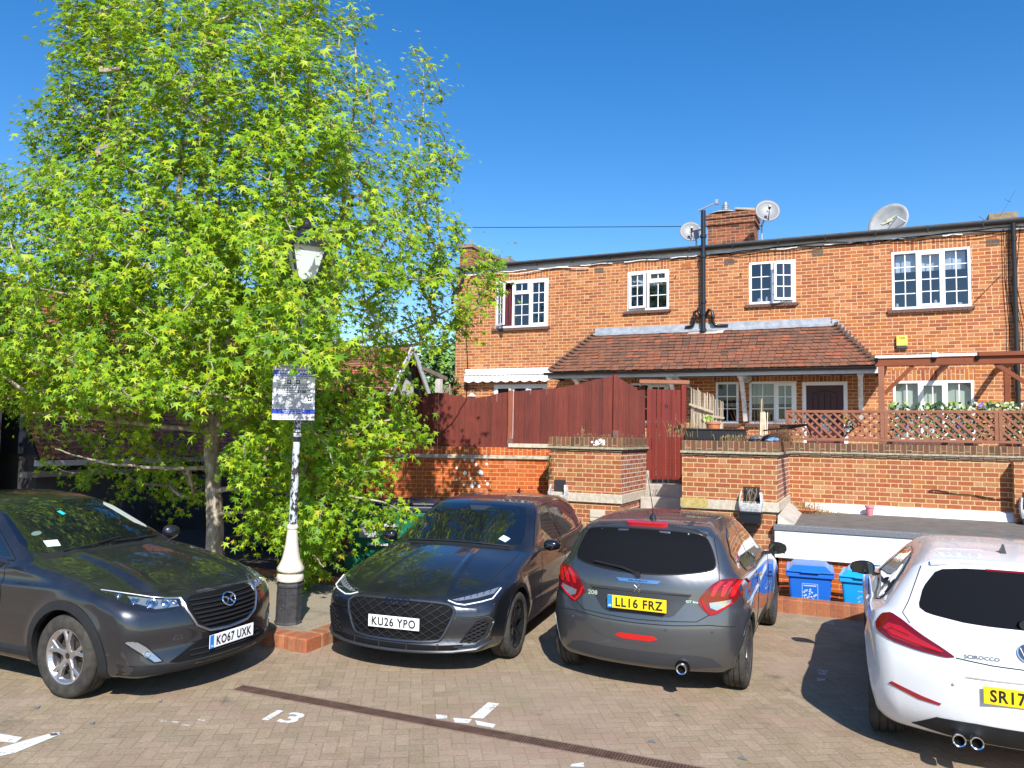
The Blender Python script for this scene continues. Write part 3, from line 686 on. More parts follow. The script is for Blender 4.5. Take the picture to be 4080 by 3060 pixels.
# porch roof: hipped lean-to, tiles laid as one mesh with stepped courses
PX0, PX1, PO, PZ0, PZ1 = -6.06, -.67, .93, 3.70, 4.70
def tiles(mb, p00, p10, p01, p11, gauge=.105, tw=.165, lift=.019, rnd=None):
    "quad from eave (p00-p10) to top (p01-p11); stepped courses of tiles"
    p00, p10, p01, p11 = map(Vector, (p00, p10, p01, p11)); L = ((p01+p11)/2-(p00+p10)/2).length; n_ = max(2, int(L/gauge)); nrm = (p10-p00).cross(p01-p00).normalized()
    for r_ in range(n_):
        t0, t1 = r_/n_, (r_+1)/n_; a0, b0 = p00.lerp(p01, t0), p10.lerp(p11, t0); a1, b1 = p00.lerp(p01, t1), p10.lerp(p11, t1)
        ln = (b0-a0).length; c_ = max(1, int(ln/tw)); off = .5*(r_ % 2); ed = [0]+[min(1, max(0, (q+off)/c_)) for q in range(0 if off else 1, c_)]+[1]
        for q in range(len(ed)-1):
            if ed[q+1]-ed[q] < 1e-3: continue
            e0, e1 = ed[q]+.004/max(ln, .01), ed[q+1]-.004/max(ln, .01); j = rnd.uniform(.6, 1.5)*lift; dj = rnd.uniform(-.004, .004); sl = (a1-a0).normalized()
            A, B, C_, D = a0.lerp(b0, e0)+sl*dj, a0.lerp(b0, e1)+sl*dj, a1.lerp(b1, e1), a1.lerp(b1, e0)
            mb.add([A+nrm*j, B+nrm*j, C_+nrm*.002, D+nrm*.002, A-nrm*.002, B-nrm*.002], [(0, 1, 2, 3), (4, 5, 1, 0)], rnd.randrange(5) if rnd.random() < .55 else (0 if t0 < .5 else 1))
tm = [mat('clay tile %s' % n_, rgb(c), .85, var=.22, vs=22, bump=.3) for n_, c in (('brown', (122, 80, 60)), ('weathered', (110, 76, 60)), ('orange', (142, 84, 60)), ('dark', (96, 70, 57)), ('russet', (126, 76, 57)), ('buff', (176, 140, 112)))]
rr = random.Random(9); EY = FD-PO
m = MB(); tiles(m, (PX0-PO+.1, EY-.04, PZ0), (PX1+PO-.1, EY-.04, PZ0), (PX0, FD-.02, PZ1), (PX1, FD-.02, PZ1), rnd=rr); porch = hb(m, 'porch_roof', tm, fix=False)
m = MB(); tiles(m, (PX0-PO+.1, FD-.01, PZ0), (PX0-PO+.1, EY-.04, PZ0), (PX0, FD-.01, PZ1), (PX0, FD-.02, PZ1), rnd=rr); hb(m, 'hip_slope', tm, fix=False)
m = MB(); tiles(m, (PX1+PO-.1, EY-.04, PZ0), (PX1+PO-.1, FD-.01, PZ0), (PX1, FD-.02, PZ1), (PX1, FD-.01, PZ1), rnd=rr); hb(m, 'hip_slope', tm, fix=False)
m = MB(); n_ = 13
for sx, px in ((-1, PX0), (1, PX1)):
    for i in range(n_):
        t = (i+.5)/n_; x = px+sx*(PO-.1)*(1-t); y = EY-.04+(PO+.02)*t; z = PZ0+(PZ1-PZ0)*t
        m.obox((x, y, z+.03), (.15, .16, .016), Matrix.Rotation(.55, 3, 'X') @ Matrix.Rotation(-sx*.35, 3, 'Y'))
hb(m, 'hip_tile', tm[3])
m = MB(); m.box(PX0-.02, PX1-.05, FD-.035, FD-.006, PZ1-.02, PZ1+.13); m.box(PX0-.05, PX1+.02, FD-.10, FD-.02, PZ1-.06, PZ1+.0)
for i in range(9):
    t = i/9; x = PX1+(PO-.1)*t; z = PZ1-(PZ1-PZ0)*t; m.box(x-.02, x+.12, FD-.014-.001*i, FD-.004, z-.12, z+.10-.01*i)
hb(m, 'lead_flashing', M_LEAD)
m = MB(); m.box(PX0-PO+.05, PX1+PO-.05, EY-.03, EY+.0, PZ0-.16, PZ0-.035); hb(m, 'porch_fascia', mat('grey blue white fascia', (.62, .63, .66), .4, var=.1, vs=4))
m = MB(); m.prism([(a*.8, b*.8) for a, b in prof]+[(.05, .01), (-.05, .01)], PX0-PO-.02, PX1+PO-.1, 'x'); m.v = [(x, y+EY-.09, z+PZ0-.04) for x, y, z in m.v]; hb(m, 'porch_gutter', M_BLKP, smooth=True)
m = MB(); m.box(PX0-PO+.1, PX1+PO-.1, EY, FD-.01, PZ0-.11, PZ0-.09); hb(m, 'porch_soffit', mat('dark soffit', (.09, .08, .08), .8))
m = MB(); m.box(PX1+PO-.1, PX1+PO-.06, EY, FD-.01, PZ0-.15, PZ0-.02); m.box(PX0-PO+.06, PX0-PO+.1, EY, FD-.01, PZ0-.15, PZ0-.02); hb(m, 'porch_end_board', M_BLK)
for bx_, bz in ((-6.3, 0), (-4.05, 0), (-2.5, 0), (-.14, 1)):
    m = MB(); m.box(bx_-.05, bx_+.05, EY+.05, FD, PZ0-.16, PZ0-.11)
    pts = [(EY+.1+.75*t, PZ0-.16-.95*t**1.6) for t in [i/8 for i in range(9)]]
    for i in range(8): m.bar((bx_, pts[i][0], pts[i][1]), (bx_, pts[i+1][0], pts[i+1][1]), .08, .09, up=(1, 0, 0))
    m.box(bx_-.06, bx_+.06, EY+.04, EY+.16, PZ0-.2, PZ0-.1)
    hb(m, 'porch_bracket', M_OLDW)
# soil pipe with branches
sp = MB(); px, py = -3.43, FD-.12
sp.lathe([(.055, 0), (.055, 2.85)], (px, py, 4.62), 14)
for z in (4.62, 5.0, 5.28, 6.35, 6.82): sp.lathe([(.058, 0), (.075, .012), (.075, .08), (.058, .09)], (px, py, z), 14)
spo = hb(sp, 'soil_pipe', M_BLKP, smooth=True)
sp = MB()
for sx in (-1, 1):
    sp.tube([(px+sx*.05, py, 4.98), (px+sx*.13, py, 5.14), (px+sx*.2, py, 5.10), (px+sx*.22, py, 4.95), (px+sx*.22, py+.02, 4.84), (px+sx*.27, py+.03, 4.77), (px+sx*(.42 if sx < 0 else .55), py+.06, 4.755)], .036, 10)
    sp.lathe([(.05, 0), (.05, .05)], (px+sx*.215, py, 4.94), 10)
hb(sp, 'branch_pipe', M_BLKP, spo, smooth=True)
sp = MB(); sp.add([(px-.3, FD-.04, 4.70), (px+.5, FD-.04, 4.72), (px+.44, FD-.16, 4.58), (px-.38, FD-.16, 4.56)], [(0, 1, 2, 3)]); hb(sp, 'pipe_flashing', M_CONC)
# downpipes
sp = MB(); sp.tube([(2.66, FD-.1, HZ+.1), (2.66, FD-.08, HZ-.15), (2.67, FD-.08, YZ)], .045, 10)
for z in (6.2, 4.6, 3.2): sp.lathe([(.055, 0), (.055, .07)], (2.665, FD-.08, z), 10)
hb(sp, 'downpipe', M_BLKP, smooth=True)
sp = MB(); sp.tube([(-9.78, FD-.1, HZ+.08), (-9.78, FD-.1, HZ-.1), (-9.82, FD-.1, HZ-.28), (-10.0, FD-.1, HZ-.42), (-10.10, FD-.08, HZ-.6), (-10.1, FD-.05, HZ-.8)], .048, 10); hb(sp, 'downpipe', M_BLKP, smooth=True)
sp = MB(); sp.tube([(-3.86, EY-.08, PZ0-.06), (-3.86, EY+.1, PZ0-.2), (-3.72, EY+.4, PZ0-.3), (-3.7, FD-.06, PZ0-.4), (-3.7, FD-.06, YZ)], .034, 8); hb(sp, 'downpipe', mat('grey plastic pipe', (.33, .33, .34), .4), smooth=True)
# air bricks and anchor bolts
for (x, z, mm) in ((-6.0, 6.28, M_BLK), (-3.85, 6.22, M_TERR), (-2.86, 6.24, M_BLK), (-.97, 6.28, M_BLK), (2.32, 6.22, M_BLK)):
    m = MB(); wx = .11
    for i in range(9): m.box(x-wx+i*wx/4-.004, x-wx+i*wx/4+.004, FD-.008, FD-.001, z-.06, z+.06)
    for i in range(6): m.box(x-wx, x+wx, FD-.0085, FD-.0015, z-.06+i*.024-.003, z-.06+i*.024+.003)
    hb(m, 'air_brick', mat('air brick grey', (.12, .12, .11), .8) if mm is M_BLK else mm)
m = MB()
for (x, z) in ((-5.55+.02, 6.0), (-4.1, 6.0), (-2.6, 5.95)): m.bar((x, FD, z), (x+.01, FD-.05, z-.01), .02)
hb(m, 'anchor_bolt', M_BLK)
# chimneys
def chimney(x0, x1, y0, y1, z0, z1, m_=None):
    c = MB(); c.box(x0, x1, y0, y1, z0, z1-.28); c.box(x0-.04, x1+.04, y0-.04, y1+.04, z1-.28, z1-.2); c.box(x0-.02, x1+.02, y0-.02, y1+.02, z1-.2, z1-.12); c.box(x0-.05, x1+.05, y0-.05, y1+.05, z1-.12, z1)
    return hb(c, 'chimney', m_ or M_CHIM)
ch = chimney(-3.66, -2.52, 19.5, 20.3, HZ, 7.86)
m = MB(); m.obox((-2.75, 19.8, 7.95), (.5, .5, .05), Matrix.Rotation(.15, 3, 'Y')); m.lathe([(.42, 0), (.3, .06), (.1, .1)], (-3.3, 19.8, 7.9), 12); hb(m, 'chimney_cap', M_CONC, ch)
m = MB(); m.lathe([(.07, 0), (.07, .03), (.09, .035), (.09, .05), (.07, .06), (.07, .08), (.09, .09), (.09, .105), (.07, .11), (.07, .13), (.09, .14), (.09, .155), (.05, .17), (.05, .22)], (-3.25, 19.7, 7.98), 12); hb(m, 'flue_terminal', M_GALV, ch, smooth=True)
# parapet wall running back at the left end, chimney stub at the right
m = MB(); m.box(HX0-.06, HX0+.3, 18.1, 22.5, HZ-.1, 7.25); pw = hb(m, 'parapet', M_CHIM)
m = MB(); m.box(HX0-.1, HX0+.34, 18.06, 22.54, 7.252, 7.34); m.box(HX0-.12, HX0+.36, 20.4, 21.0, 7.342, 7.46); hb(m, 'parapet_coping', mat('mossy coping', (.26, .20, .13), .9, var=.35, vs=9, bump=.4), pw)
m = MB(); m.box(2.55, 3.0, 19.8, 20.2, HZ+.1, 7.16); cs = hb(m, 'chimney', M_CHIM); m = MB(); m.box(2.5, 3.05, 19.75, 20.25, 7.162, 7.30); hb(m, 'chimney_cap', mat('mossy coping', (.26, .2, .13)), cs)
m = MB(); m.bar((2.7, 19.7, 7.2), (3.0, 19.7, 7.75), .005); m.bar((2.80, 19.7, 7.58), (2.92, 19.7, 7.50), .006); m.bar((2.3, 19.7, 7.25), (2.45, 19.7, 7.12), .008); hb(m, 'aerial', M_BLKP)
m = MB(); m.bar((-3.55, FD-.12, 7.48), (-3.12, FD-.15, 7.62), .03); m.box(-3.14, -3.08, FD-.2, FD-.1, 7.58, 7.68); m.tube([(-3.5, FD-.12, 7.48), (-3.58, FD-.12, 7.38), (-3.5, FD-.12, 7.25), (-3.55, FD-.12, 7.1)], .008, 5); hb(m, 'pipe_top_aerial', M_GALV)

# ---------------------------------------------------------------- things on the house
def dish(name, c, r, face, label, col, mast=None, rx=1., lnb=True, streak=False):
    "offset dish facing direction 'face'"
    t = thing(name, label, 'satellite dish', c); f = Vector(face).normalized(); q = f.to_track_quat('Z', 'Y').to_matrix()
    d = MB(); n_ = 28; rings = 7; vs = []
    for i in range(rings+1):
        a = i/rings
        for k_ in range(n_): th = 2*math.pi*k_/n_; vs.append(tuple(q @ Vector((r*rx*a*math.cos(th), r*a*math.sin(th), .18*r*a*a))))
    fs = [(i*n_+k_, i*n_+(k_+1) % n_, (i+1)*n_+(k_+1) % n_, (i+1)*n_+k_) for i in range(rings) for k_ in range(n_)]
    d.add(vs, fs); o = d.build('reflector', col, t, smooth=True); sm = o.modifiers.new('t', 'SOLIDIFY'); sm.thickness = .012
    if lnb:
        a = MB(); tip = q @ Vector((0, -r*.15, r*.95)); a.bar(q @ Vector((0, -r*.95, .15*r)), tip, .018); a.obox(tip, (.05, .05, .11), q); a.build('receiver_arm', M_BLKP, t)
    else:
        a = MB(); a.bar(q @ Vector((-r*.2, -r*.85, .1)), q @ Vector((r*.6, r*.0, .5*r)), .02); a.bar(q @ Vector((r*.6, 0, .5*r)), q @ Vector((r*.9, -.2*r, .18*r)), .015); a.build('receiver_arm', M_GALV, t)
    if streak:
        a = MB(); pts = [(-.55, .05), (-.15, .12), (-.2, .2), (.5, .42), (.15, .2), (.22, .12), (-.35, -.02)]
        a.add([tuple(q @ Vector((x*r*.8, y*r, .18*r*.3+.012))) for x, y in pts], [tuple(range(7))]); a.build('lightning_mark', mat('faded yellow print', (.62, .60, .40), .6), t)
    if mast: a = MB(); a.tube([Vector(p) for p in mast], .022, 8); a.build('mast', M_GALV, t)
    return t
fd = (.30, -.92, .28)
dish('satellite_dish', (-3.80, 18.1, 7.08), .26, fd, 'grey satellite dish half hidden behind the tall black soil pipe', M_DISHG, [(0, .05, 0), (.12, .1, -.2), (.12, .1, -.6)])
dish('satellite_dish', (-2.14, 18.9, 7.62), .29, fd, 'grey satellite dish on a short mast beside the brick chimney', M_DISHG, [(0, .06, 0), (-.14, .1, -.3), (-.14, .12, -.9)])
dish('satellite_dish', (.48, 18.6, 6.98), .45, (-.45, -.84, .3), 'large weathered white dish with faded yellow flash above roof edge', M_DISHW, [(0, .1, 0), (0, .2, -.4)], lnb=False, streak=True)
# alarm box
t = thing('alarm_box', 'yellow and dark grey burglar alarm box reading Yale on brick wall', 'alarm box', (.65, FD, 4.24))
m = MB(); m.box(-.105, .105, -.075, -.002, -.07, .15); m.build('cover', mat('yellow alarm plastic', (.80, .58, .10), .45), t, bevel=.012, seg=2)
m = MB(); m.box(-.105, .105, -.07, -.002, -.135, -.072); m.build('lower_lens', mat('dark alarm lens', (.05, .055, .06), .3), t, bevel=.015, seg=2)
m = MB(); add_text(m, "Yale", .045, frame_mtx((0, -.0775, .10), (1, 0, 0), (0, 0, 1)), wfix=.115, bold=.015); m.build('lettering', mat('brown print', (.12, .07, .02), .6), t)
# awning
t = thing('awning', 'folded white awning with scalloped valance over the garden doors', 'awning', (-8.4, FD, 3.7))
m = MB(); m.box(-1.22, 1.2, -.2, -.005, .10, .18); m.box(-1.2, 1.18, -.19, -.01, .0, .098); m.build('cassette', M_AWN, t, bevel=.02, seg=2)
m = MB(); n_ = 96; vs = []
for i in range(n_+1):
    x = -1.21+2.4*i/n_; dz = -.13-.045*abs(math.sin(math.pi*(i/n_)*9)); y = -.215+.006*math.sin(i*1.3); vs += [(x, y, .04), (x, y+.004, dz)]
m.add(vs, [(2*i, 2*i+1, 2*i+3, 2*i+2) for i in range(n_)]); o = m.build('valance', M_AWN, t, fix=False); o.modifiers.new('t', 'SOLIDIFY').thickness = .004
m = MB(); m.box(-1.19, 1.17, -.235, -.16, .02, .06); m.build('front_bar', M_WHITEP, t)
# hanging lantern
t = thing('wall_lantern', 'black wall lantern with pale cap beneath the awning', 'lantern', (-9.36, FD-.25, 3.1))
m = MB()
for a in range(6): th = a*math.pi/3; m.bar((.08*math.cos(th), .08*math.sin(th), -.16), (.1*math.cos(th), .1*math.sin(th), .06), .012)
m.lathe([(.09, -.17), (.09, -.155)], n=12); m.build('cage', M_BLK, t)
m = MB(); m.lathe([(.07, -.155), (.085, .05)], n=12); m.build('glass', mat('grey lantern glass', (.3, .3, .3), .2), t)
m = MB(); m.lathe([(.13, .06), (.12, .075), (.05, .13), (.02, .16)], n=16); m.build('cap', mat('pale pink cap', (.6, .5, .48), .6), t, smooth=True)
m = MB(); m.tube([(0, 0, .16), (.02, 0, .26), (.02, .12, .3), (0, .24, .24)], .01, 6); m.build('bracket', M_BLK, t)
# round porch light
t = thing('bulkhead_light', 'round cream bulkhead light under the porch roof', 'light', (-2.48, FD-.04, 3.56))
m = MB(); m.lathe([(.13, 0), (.13, -.02), (.11, -.06), (.05, -.085), (.0, -.09)], axis='y', n=20); m.build('diffuser', mat('cream lamp cover', (.45, .41, .34), .5), t, smooth=True)
m = MB(); m.lathe([(.14, .02), (.14, -.012)], axis='y', n=20); m.build('base', M_BLK, t)
# yard floor
g = MB(); g.box(-12, 12, 14.34, FD, 1.2, YZ); g.box(-12, -3.7, 13.2, 14.09, 1.2, YZ-.002); tag(g.build('yard', M_YARD), kind='structure')
# overhead line
m = MB(); A, B = Vector((0, 0, CAMH))+30*(FW+RT*((-40-2040)/FPX)-UP*((872-1530)/FPX)), Vector((-2.25, 18.95, 7.30)); m.tube([A.lerp(B, i/20)-Vector((0, 0, .16*math.sin(math.pi*i/20))) for i in range(21)], .009, 5)
tag(m.build('overhead_cable', M_BLK), 'thin black cable crossing the sky from tree to chimney', 'cable')
# ---------------------------------------------------------------- front walls and piers
def zigzag(m, x0, x1, y, z0, h, axis='x', n=None, face=-1):
    "two courses of creasing tile ends, slightly wavy, below a coping"
    n = n or int(abs(x1-x0)/.17)
    for r_ in range(2):
        for i in range(n):
            a = x0+(x1-x0)*i/n+.004; b = x0+(x1-x0)*(i+1)/n-.004; out = .03-.012*r_; zz = z0+h-.025*(r_+1)-.006*((i+r_) % 2)
            if axis == 'x': m.box(a, b, y+face*out, y-face*.1, zz-.014, zz+.006)
            else: m.box(y+face*out, y-face*.1, a, b, zz-.014, zz+.006)
def rightface(mb, x0, x1, y0, y1, z0, z1, a=0, b=1):
    mb.box(x0, x1, y0, y1, z0, z1, a); mb.m[-1] = b
M_TCR = mat('mossy creasing tile', (.19, .13, .09), .9, var=.4, vs=16, bump=.4)
def hopper(parent, x, y, z0, z1, w, black):
    "square opening with battered open rainwater head in front"
    m = MB(); m.box(x-w/2, x+w/2, y-.006, y+.01, z0+.02, z1); hole = m.build('wall_opening', M_DARK, parent)
    m = MB(); n_ = 7; vs = []
    for i in range(n_+1):
        t = i/n_; hw = w/2+.035+.02*math.sin(math.pi*t); zz = z0-.05+(z1-z0)*.92*t; yy = y-.10-.05*math.sin(math.pi*(1-t)*.8)
        vs += [(x-hw, y-.008, zz), (x-hw*.96, yy, zz), (x-hw*.82, yy-.004, zz), (x+hw*.82, yy-.004, zz), (x+hw*.96, yy, zz), (x+hw, y-.008, zz)]
    fs = []
    for i in range(n_):
        for k_ in (0, 1): fs.append((6*i+k_, 6*i+k_+1, 6*i+k_+7, 6*i+k_+6))
        for k_ in (3, 4): fs.append((6*i+k_, 6*i+k_+1, 6*i+k_+7, 6*i+k_+6))
        if i < 3: fs.append((6*i+2, 6*i+3, 6*i+9, 6*i+8))
    fs.append((0, 1, 2, 3, 4, 5)); m.add(vs, fs)
    o = m.build('rainwater_head', mat('flaked white metal', (.50, .50, .50), .6, var=.45, vs=22, bump=.5), parent, fix=False); o.modifiers.new('t', 'SOLIDIFY').thickness = .012
    if black:
        m = MB(); m.box(x-w/2-.03, x+w/2+.04, y-.2, y-.01, z0-.22, z0-.07); m.box(x-w/2-.05, x+w/2+.06, y-.215, y-.008, z0-.08, z0-.05)
        m.add([(x-.09, y-.17, z0-.22), (x+.1, y-.17, z0-.22), (x+.1, y-.02, z0-.22), (x-.09, y-.02, z0-.22), (x-.04, y-.12, z0-.36), (x+.04, y-.12, z0-.36), (x+.04, y-.03, z0-.36), (x-.04, y-.03, z0-.36)], [(0, 1, 5, 4), (1, 2, 6, 5), (2, 3, 7, 6), (3, 0, 4, 7)])
        m.tube([(x, y-.075, z0-.34), (x, y-.075, z0-.75), (x-.05, y-.075, 0)], .035, 10); m.build('hopper', M_BLKP, parent)
        m = MB(); r_ = random.Random(2)
        for i in range(9): m.tube([(x+r_.uniform(-.08, .08), y-.05, z1-.02), (x+r_.uniform(-.1, .1), y-.13, z1-.1), (x+r_.uniform(-.08, .1), y-.14, z0-.02)], .004, 4)
        m.build('dead_stem', mat('dead stem', (.22, .16, .09), .9), parent)
def pier(name, label, x0, x1, y0, y1, ztop, sides):
    t = thing(name, label, 'wall', ((x0+x1)/2, y0, 0)); ox, oy = (x0+x1)/2, y0
    def B(m, n_, mm, **k): shift(m, -ox, -oy, 0); return m.build(n_, mm, t, **k)
    m = MB(); rightface(m, x0, x1, y0, y1, 1.24, ztop-.25); B(m, 'brick_face', [M_RET, sides])
    m = MB(); m.box(x0-.01, x1+.022, y0-.022, y1, 1.09, 1.238); B(m, 'stone_band', M_STONE, bevel=.006)
    m = MB(); rightface(m, x0+.02, x1-.02, y0+.02, y1, -.02, 1.088); B(m, 'brick_base', [M_RET, sides])
    m = MB(); m.box(x0+.03, x1-.01, y0+.01, y1, ztop-.26, ztop-.17); zigzag(m, x0-.01, x1+.02, y0, ztop-.25, .085); zigzag(m, y0-.02, y1, x1, ztop-.25, .085, 'y', face=1); B(m, 'creasing_tiles', M_TCR)
    m = MB(); m.box(x0-.02, x1+.045, y0-.045, y1, ztop-.195, ztop-.158); B(m, 'mortar_fillet', mat('mossy mortar', (.36, .32, .22), .95, var=.4, vs=20, bump=.5))
    m = MB(); m.box(x0-.01, x1+.02, y0-.012, y1, ztop-.157, ztop); B(m, 'coping', M_COPE, bevel=.006)
    return t, ox, oy
t, ox, oy = pier('brick_pier', 'brick pier left of the gate with an open white rainwater head', -4.97, -3.69, 12.2, 14.1, 2.17, M_RETS)
hopper(t, -4.76-ox, 0, 1.13, 1.44, .21, False)
m = MB()
for i in range(3): m.box(-4.2-ox, -3.98-ox, -.012-.01*(i % 2), .02, .80+i*.055, .848+i*.055)
m.box(-4.22-ox, -3.96-ox, -.008, .02, .785, .98); m.build('louvre_vent', mat('cream vent', (.55, .50, .40), .5), t)
m = MB(); r_ = random.Random(5)
for i in range(260):
    x = -4.95-ox+r_.gauss(0, .035); z = 1.45+r_.random()*.42; a = r_.uniform(0, 6.28); s_ = r_.uniform(.008, .018)
    m.add([(x, -.01-r_.random()*.03, z), (x+s_*math.cos(a), -.03-r_.random()*.02, z+s_*math.sin(a)), (x+s_*math.cos(a+1.2), -.02, z+s_*math.sin(a+1.2))], [(0, 1, 2)])
tag(m.build('ivy_patch', mat('small ivy', (.04, .09, .03), .6), t, fix=False), kind='stuff')
m = MB()
for i in range(40):
    a = r_.uniform(0, 6.28); q = r_.random()**.6*.13; x, z = -4.02-ox-.05+q*math.cos(a), 2.08+q*.4*math.sin(a); s_ = r_.uniform(.008, .028)
    m.add([(x+s_*math.cos(b)*r_.uniform(.6, 1), -.0135-.0002*i, z+s_*math.sin(b)*r_.uniform(.6, 1)) for b in [k_*math.pi/4 for k_ in range(8)]], [tuple(range(8))])
m.build('paint_splash', mat('white splash', (.82, .82, .82), .6), t)
t, ox, oy = pier('brick_pier', 'brick pier right of the gate with planter on top and black hopper', -2.69, -1.26, 12.2, 14.15, 2.15, M_RETS)
hopper(t, -1.63-ox, 0, 1.15, 1.46, .24, True)
m = MB(); m.box(-2.71-ox, -2.28-ox, -.026, .0, 1.11, 1.245); m.build('lichen_stone', M_STONEY, t)
# wall to the right of the piers
t = thing('garden_wall', 'long brick retaining wall carrying the brown trellis on the right', 'wall', (4, 14.1, 0)); OX, OY = 4, 14.1
def B(m, n_, mm, **k): shift(m, -OX, -OY, 0); return m.build(n_, mm, t, **k)
m = MB(); m.box(-1.3, 12, 14.1, 14.35, -.6, 1.9); B(m, 'brick_face', M_RET)
m = MB(); m.box(-1.26, 12, 14.11, 14.35, 1.9, 1.97); zigzag(m, -1.26, 12, 14.1, 1.89, .085, n=78); B(m, 'creasing_tiles', M_TCR)
m = MB(); m.box(-1.26, 12, 14.06, 14.35, 1.962, 1.992); B(m, 'mortar_fillet', mat('mossy mortar', (.36, .32, .22)))
m = MB(); m.box(-1.26, 12, 14.085, 14.37, 1.993, 2.135); B(m, 'coping', M_COPE, bevel=.006)
m = MB(); m.box(.28, .52, 14.09, 14.102, 1.06, 1.12)
B(m, 'air_brick', M_BLK)
m = MB(); m.tube([(.9+i*.1, 14.085, 1.42-.012*i+.012*math.sin(i*1.4)) for i in range(14)], .006, 4); m.tube([(.9, 14.085, 1.42), (.86, 14.085, 1.39), (1.0, 14.085, 1.375), (1.5, 14.085, 1.36), (1.75, 14.085, 1.33)], .006, 4); B(m, 'loose_cable', M_BLK)
m = MB(); m.box(2.0, 2.5, 13.86, 14.102, 1.0, 1.9); B(m, 'buttress', M_RET)
hopper(t, 2.22-OX, 13.86-OY, 1.12, 1.45, .24, True)
# flat roofed extension with white fascia
t = thing('flat_roof_extension', 'low flat roofed extension with bright white fascia above the blue bins', 'extension', (3, 12.1, -.55)); OX, OY = 3, 12.1
def B(m, n_, mm, **k): shift(m, -OX, -OY, .55); return m.build(n_, mm, t, **k)
m = MB(); m.box(-1.24, 9, 12.16, 12.4, -.6, .46); B(m, 'brick_wall', M_ORG)
m = MB(); m.box(-1.29, 9, 12.10, 12.155, .44, .835); B(m, 'fascia', M_WHITEP, bevel=.004)
m = MB(); m.box(-1.31, 9, 12.08, 12.2, .836, .925)
B(m, 'felt_edge', M_FELTE, bevel=.01)
m = MB(); m.add([(-1.25, 12.2, .915), (9, 12.2, .915), (9, 14.1, .99), (-1.25, 14.1, .99)], [(0, 1, 2, 3)]); m.add([(-1.25, 12.2, .7), (9, 12.2, .7), (9, 14.1, .7), (-1.25, 14.1, .7)], [(3, 2, 1, 0)]); B(m, 'roof_felt', M_FELT, fix=False)
m = MB(); m.add([(-1.0, 13.93, .985), (9, 13.93, .985), (9, 14.03, 1.11), (9, 14.095, 1.12), (-1.0, 14.095, 1.12), (-1.0, 14.03, 1.11)], [(0, 1, 2, 5), (5, 2, 3, 4)]); B(m, 'white_upstand', mat('white painted upstand', (.74, .74, .74), .8, var=.15, vs=6, bump=.3), fix=False)
m = MB(); m.add([(-1.25, 12.12, .93), (-1.02, 12.2, .92), (-1.02, 13.9, .985), (-1.24, 13.9, 1.13), (-1.25, 12.2, 1.05)], [(0, 1, 2, 3, 4)]); B(m, 'mortar_upstand', M_CONC, fix=False)
for nm, lab, x, y, mm, prof_ in (('plant_pot', 'small pink pot on the flat roof by the white upstand', 0., 13.85, mat('pink pot', (.62, .22, .26), .6), [(.05, 0), (.065, .13), (.075, .13), (.075, .16), (.06, .16)]), ('saucer', 'terracotta saucer among dead weeds on the flat roof', -.95, 13.75, M_TERR, [(.12, 0), (.17, .05), (.16, .055), (.1, .02)])):
    m = MB(); m.lathe(prof_, n=16); tag(m.build(nm, mm, smooth=True, loc=(x, y, .975)), lab, nm.replace('_', ' '))
def weeds(label, c, n_, spread, h, m_, seed, lean=.6):
    r_ = random.Random(seed); b = MB()
    for i in range(n_):
        x, y = r_.gauss(0, spread[0]), r_.gauss(0, spread[1]); a = r_.uniform(0, 6.28); hh = h*r_.uniform(.4, 1); l = lean*hh*r_.random()
        p1 = (x+l*.4*math.cos(a), y+l*.4*math.sin(a), hh*.6); p2 = (x+l*math.cos(a), y+l*math.sin(a), hh)
        b.tube([(x, y, 0), p1, p2], [.004, .003, .0015], 3, cap=False)
        if r_.random() < .7:
            s_ = .02; q = p1; b.add([q, (q[0]+s_*math.cos(a+1), q[1]+s_*math.sin(a+1), q[2]+s_), (q[0]+s_*.5*math.cos(a+2), q[1]+s_*.5*math.sin(a+2), q[2]+1.6*s_)], [(0, 1, 2)])
    return tag(b.build('weeds', m_, loc=c, fix=False), label, 'weeds', kind=None)
M_DRY = mat('dry straw', (.42, .30, .13), .9, var=.3, vs=20); M_DRYB = mat('dry brown stems', (.24, .13, .07), .9, var=.3, vs=20)
weeds('dead yellow weeds in the left corner of the flat roof', (-.95, 13.85, .98), 90, (.18, .05), .22, M_DRY, 1)
weeds('dry flattened weeds beside the terracotta saucer', (-.7, 13.7, .97), 70, (.16, .08), .07, M_DRY, 2, 1.4)
weeds('dry weeds growing where the trellis meets the pier coping', (-1.25, 14.12, 2.12), 80, (.12, .05), .16, M_DRY, 3)
weeds('sparse dry grass on coping of the pier left of the gate', (-4.2, 12.6, 2.165), 90, (.4, .15), .08, M_DRYB, 4)
weeds('tall dead weed standing behind the left pier coping', (-4.62, 12.9, 2.165), 5, (.01, .01), .22, M_DRY, 5, .2)
weeds('brown dry shrub stems beside the left end of the trellis', (-1.42, 14.0, 2.14), 130, (.10, .06), .42, M_DRYB, 6)
weeds('straw coloured grass in the long black planter', (-2.68, 12.55, 2.2), 60, (.14, .05), .30, M_DRY, 7)
weeds('dry tuft at the right end of the black planter', (-1.95, 12.40, 2.15), 50, (.1, .03), .12, M_DRY, 8)
